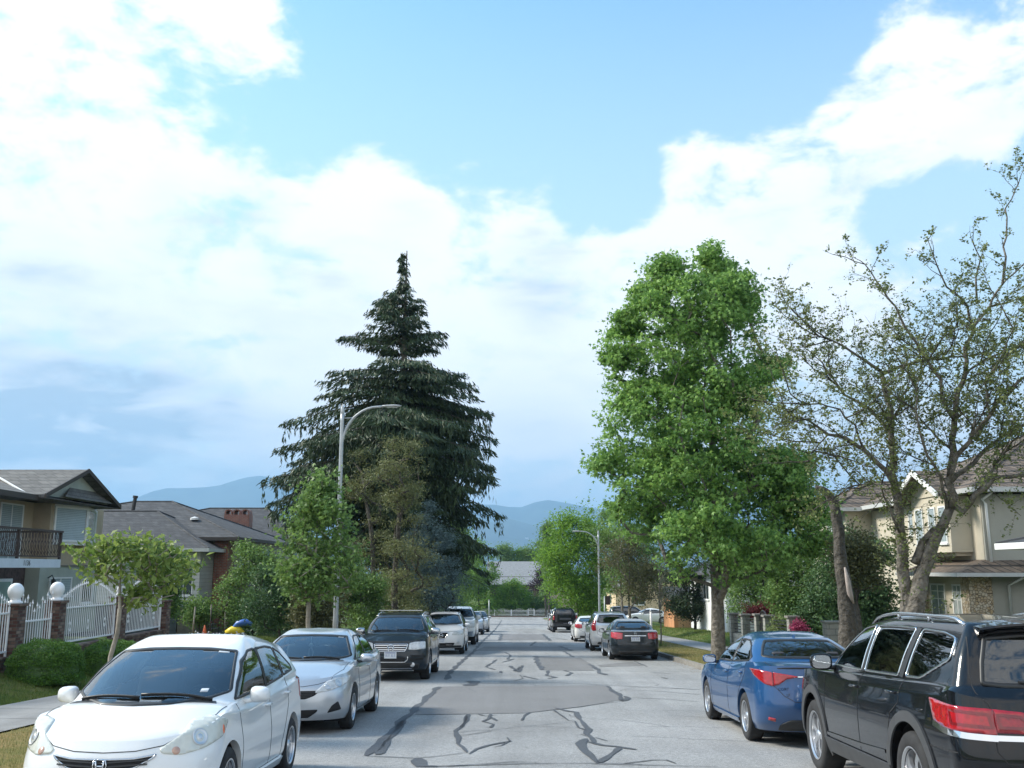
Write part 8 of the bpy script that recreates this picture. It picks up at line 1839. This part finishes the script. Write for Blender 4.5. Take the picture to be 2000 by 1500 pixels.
    for pts in ([(f0+.02, zb-.04), (f0, .6), (f0-.03, p['sill']+.06)], [(-.23, zb-.02), (-.24, p['sill']+.06)], [(-1.30, zb), (-1.25, .8), (-1.0, p['sill']+.06)]): c.strip('door_gap', pts, 'side', M_LINE, w=.009, mirror=True)
    c.handles([(-.10, zb-.13), (-1.08, zb-.11)], c.pm)
    c.mirror_pair(f0-.18, zb+.02, c.pm, w=.11, h=.075)
def far_cars():
    def mk(label, spec, pm, Y, x, rz, kind, face, lod=1, **k):
        c = Car(label, 'car', spec, pm, car_at(Y, x), rz, lod=lod); dress(c, kind, face, **k); return c
    c = mk('white sport utility car with a V-shaped chrome grille behind the dark slate one', spec_suv(), P_PEARL, 42.6, -1.94-.92, PI, 'suv', 'front', lod=1, lamp='r', grille=[(0, .60), (.16, .60), (.34, .88), (.26, .88), (0, .88)], badge='ring_bar')
    c.rails(.2, -1.7, .58, M_TRIM, h=.04); c.panel('bumper_cladding', [(0, .27), (.8, .28), (.82, .36), (0, .36)], 'front', M_TRIM, sym=True, step=.06, off=.010); c.seats(); c.wheels('five', .23); c.finish()
    sp = spec_suv(yF=2.95, yR=-2.85, W=1.0, H=1.93, wb=3.65, R=.41, hoodF=1.18, cowl=(1.30, 1.36), wst=(.75, 1.80), rft=(-1.0, 1.80), rgb=(-1.22, 1.36), trk=(-2.80, 1.30), bl=[(1.3, 1.30), (-.4, 1.30), (-1.0, 1.32)], Wr=.70, sill=.40, zb=(.42, .55, .75, .95), a5r=.15, tcrown=-.01, hoodY=.08, nF=3.2)
    c = Car('tall white pickup with dark windows behind the white sport utility car on the left', 'truck', sp, P_WHITE, car_at(53.6, -1.85-1.0), PI, lod=1, name='parked_pickup'); p = c.p
    c.window('windshield', [(0, 1.36), (.62, 1.38), (.84, 1.42), (.68, 1.77), (0, 1.79)], 'front', G_CLEAR, w=.04, sym=True); c.window('side_window', [(1.05, 1.32), (.70, 1.70), (.45, 1.78), (.10, 1.79), (.06, 1.33)], 'side', G_OPAQ, mirror=True, w=.03); c.window('side_window', [(0, 1.33), (.04, 1.79), (-.85, 1.77), (-.90, 1.36)], 'side', G_OPAQ, mirror=True, w=.03)
    G = [(0, .80), (.50, .80), (.58, 1.12), (0, 1.12)]; g = c.panel('grille', G, 'front', M_DARK, sym=True, step=.06)[0]; c.ring('grille_surround', G, 'front', M_CHROME, w=.05, off=.015, sym=True, parent=g); c.panel('headlight', [(.95, 2.6, 1.12), (.66, 2.88, 1.14), (.66, 2.92, .86), (.95, 2.66, .88)], 30, M_LENS, mirror=True, step=.06); c.strip('front_bumper', [(-.85, .58), (.85, .58)], 'front', M_CHROME, w=.22, off=.03)
    c.mirror_pair(.85, 1.36, P_WHITE, w=.12, h=.12); c.seats(); c.wheels('five', .25, tw=.26); c.finish()
    c = mk('small silver sport utility car far along the left kerb, second from the last', spec_suv(yF=2.1, yR=-2.15, H=1.60, wb=2.6, W=.89), P_BSILVER, 73.5, -2.05-.89, PI, 'suv', 'front', lod=2); c.rails(.2, -1.6, .56, M_SILVER, h=.04); c.panel('bumper_cladding', [(0, .27), (.8, .28), (.82, .42), (0, .42)], 'front', M_TRIM, sym=True, step=.06, off=.010); c.wheels('five', .22); c.finish()
    c = mk('farthest silver car on the left side of the street', spec_suv(H=1.62), P_LSILVER, 81.5, -1.85-.92, PI, 'suv', 'front', lod=2); c.rails(.2, -1.7, .58, M_TRIM, h=.04); c.wheels('five', .22); c.finish()
    # right side, seen from behind
    c = mk('charcoal sedan with pink-red tail lights beyond the blue sedan on the right', spec_sedan(), P_CHAR, 38.0, 3.52+.885, 0, 'sedan', 'rear', lod=1, badge='star'); c.strip('bumper_line', [(-.80, .42), (0, .40), (.80, .42)], 'rear', M_LINE, w=.012); c.seats(); c.wheels('vee', .22); c.finish()
    sp = spec_suv(H=1.68, W=.91, wb=2.66, yR=-2.25, rgb=(-2.14, 1.17), trk=(-2.22, 1.08)); c = mk('silver-grey sport utility car with dark rear glass beyond the charcoal sedan', sp, P_LSILVER, 45.6, 3.42+.91, 0, 'suv', 'rear', lod=1, lamp='tall'); c.rails(.2, -1.8, .58, M_TRIM, h=.05)
    hh, n = c.hit(.12, .92, 'rear'); q = MB().lathe([(0, -.10), (.33, -.10), (.35, -.02), (.35, .08), (0, .08)], 24, axis='y', c=(.05, hh.y-.06, .88)); c.wheels('five', .22); c.finish()
    c = mk('small white coupe with red tail lights beyond the silver-grey car on the right', spec_sedan(W=.90, H=1.41, yR=-2.25, rft=(-1.1, 1.32), rgb=(-1.95, 1.04), trk=(-2.2, 1.0)), P_WHITE, 58.2, 3.50+.90, 0, 'sedan', 'rear', lod=1); c.wheels('five', .23); c.finish()
    sp = spec_suv(yF=2.95, yR=-2.85, W=1.02, H=1.93, wb=3.70, R=.41, hoodF=1.18, cowl=(1.50, 1.36), wst=(1.0, 1.80), rft=(-.75, 1.80), rgb=(-.95, 1.36), trk=(-2.80, 1.32), bl=[(1.3, 1.30), (-.2, 1.30), (-.8, 1.32)], Wr=.72, sill=.42, zb=(.42, .55, .75, .95), a5r=.15, tcrown=-.01, nR=5, aR=.12)
    c = Car('black pickup with its tailgate to the camera, farthest dark vehicle on the right', 'truck', sp, P_BLACK, car_at(81.0, 3.15+1.02), 0, lod=1, name='parked_pickup')
    c.window('rear_window', [(0, 1.40), (.60, 1.40), (.66, 1.44), (.58, 1.74), (0, 1.76)], 'rear', G_OPAQ, w=.04, sym=True); c.window('side_window', [(1.2, 1.32), (.90, 1.70), (.65, 1.78), (.3, 1.79), (.28, 1.33)], 'side', G_OPAQ, mirror=True, w=.03); c.window('side_window', [(.2, 1.33), (.22, 1.79), (-.62, 1.77), (-.70, 1.36)], 'side', G_OPAQ, mirror=True, w=.03)
    c.window('windshield', [(0, 1.36), (.62, 1.38), (.84, 1.42), (.68, 1.77), (0, 1.79)], 'front', G_OPAQ, w=.04, sym=True); c.panel('tail_light', [(1.0, -2.68, 1.28), (.86, -2.84, 1.28), (.86, -2.86, .95), (1.0, -2.70, .95)], 150, M_RED, mirror=True, step=.06, off=.012)
    c.strip('tailgate_gap', [(-.82, 1.28), (-.82, .74), (.82, .74), (.82, 1.28)], 'rear', M_LINE, w=.014); c.panel('tailgate_inset', [(0, .95), (.45, .95), (.45, 1.12), (0, 1.12)], 'rear', M_CLAD, sym=True, step=.06); c.strip('rear_bumper', [(-.92, .60), (.92, .60)], 'rear', M_CHROME if False else M_CLAD, w=.18, off=.05); c.plate(0, .62, 'rear'); c.mirror_pair(1.05, 1.38, P_BLACK, w=.12, h=.12); c.wheels('five', .25, tw=.27); c.finish()
    c = mk('pale silver van peeking out ahead of the black pickup', spec_suv(H=1.80, W=.95), P_LSILVER, 88.5, 3.18+.95, 0, 'suv', 'rear', lod=2); c.wheels('five', .23); c.finish()
    # cars standing across the driveway on the right
    for (lab, sp, pm, Y, x, kind) in (('white hatchback standing sideways in the driveway behind the charcoal sedan', spec_sedan(wb=2.6), P_WHITE, 96.5, 13.1, 'sedan'), ('dark car behind the white hatchback in the right driveway', spec_suv(H=1.65), P_BLACK, 99.5, 11.9, 'suv')):
        c = Car(lab, 'car', sp, pm, (x, Y, float(ground_z(x, Y))+.03), 0, lod=2); dress(c, kind, 'rear'); c.root.rotation_euler = (0, 0, -PI/2 if kind == 'suv' else PI/2); c.wheels('five', .22); c.finish()
build_hatch(); build_sedan_silver(); build_suv_dark(); build_sedan_blue(); build_suv_black(); far_cars()
# ------------------------------------------------------------------ the air: one closed box of thin haze round the whole scene
hz = bpy.data.meshes.new('haze'); hb = MB().box(-9800, 9800, -400, 16500, -120, 980); hz = hb.build('haze', None)
hm = bpy.data.materials.new('haze'); hm.use_nodes = True; ht = hm.node_tree; ht.nodes.clear(); ho = ht.nodes.new('ShaderNodeOutputMaterial'); hv = ht.nodes.new('ShaderNodeVolumePrincipled')
hv.inputs['Color'].default_value = (.38, .68, 1.0, 1); hv.inputs['Density'].default_value = HAZE; hv.inputs['Anisotropy'].default_value = .1; ht.links.new(hv.outputs[0], ho.inputs['Volume']); hz.data.materials.append(hm); tag(hz, kind='stuff')
hz['label'] = 'pale blue haze in front of the far mountains'; hz['category'] = 'haze'
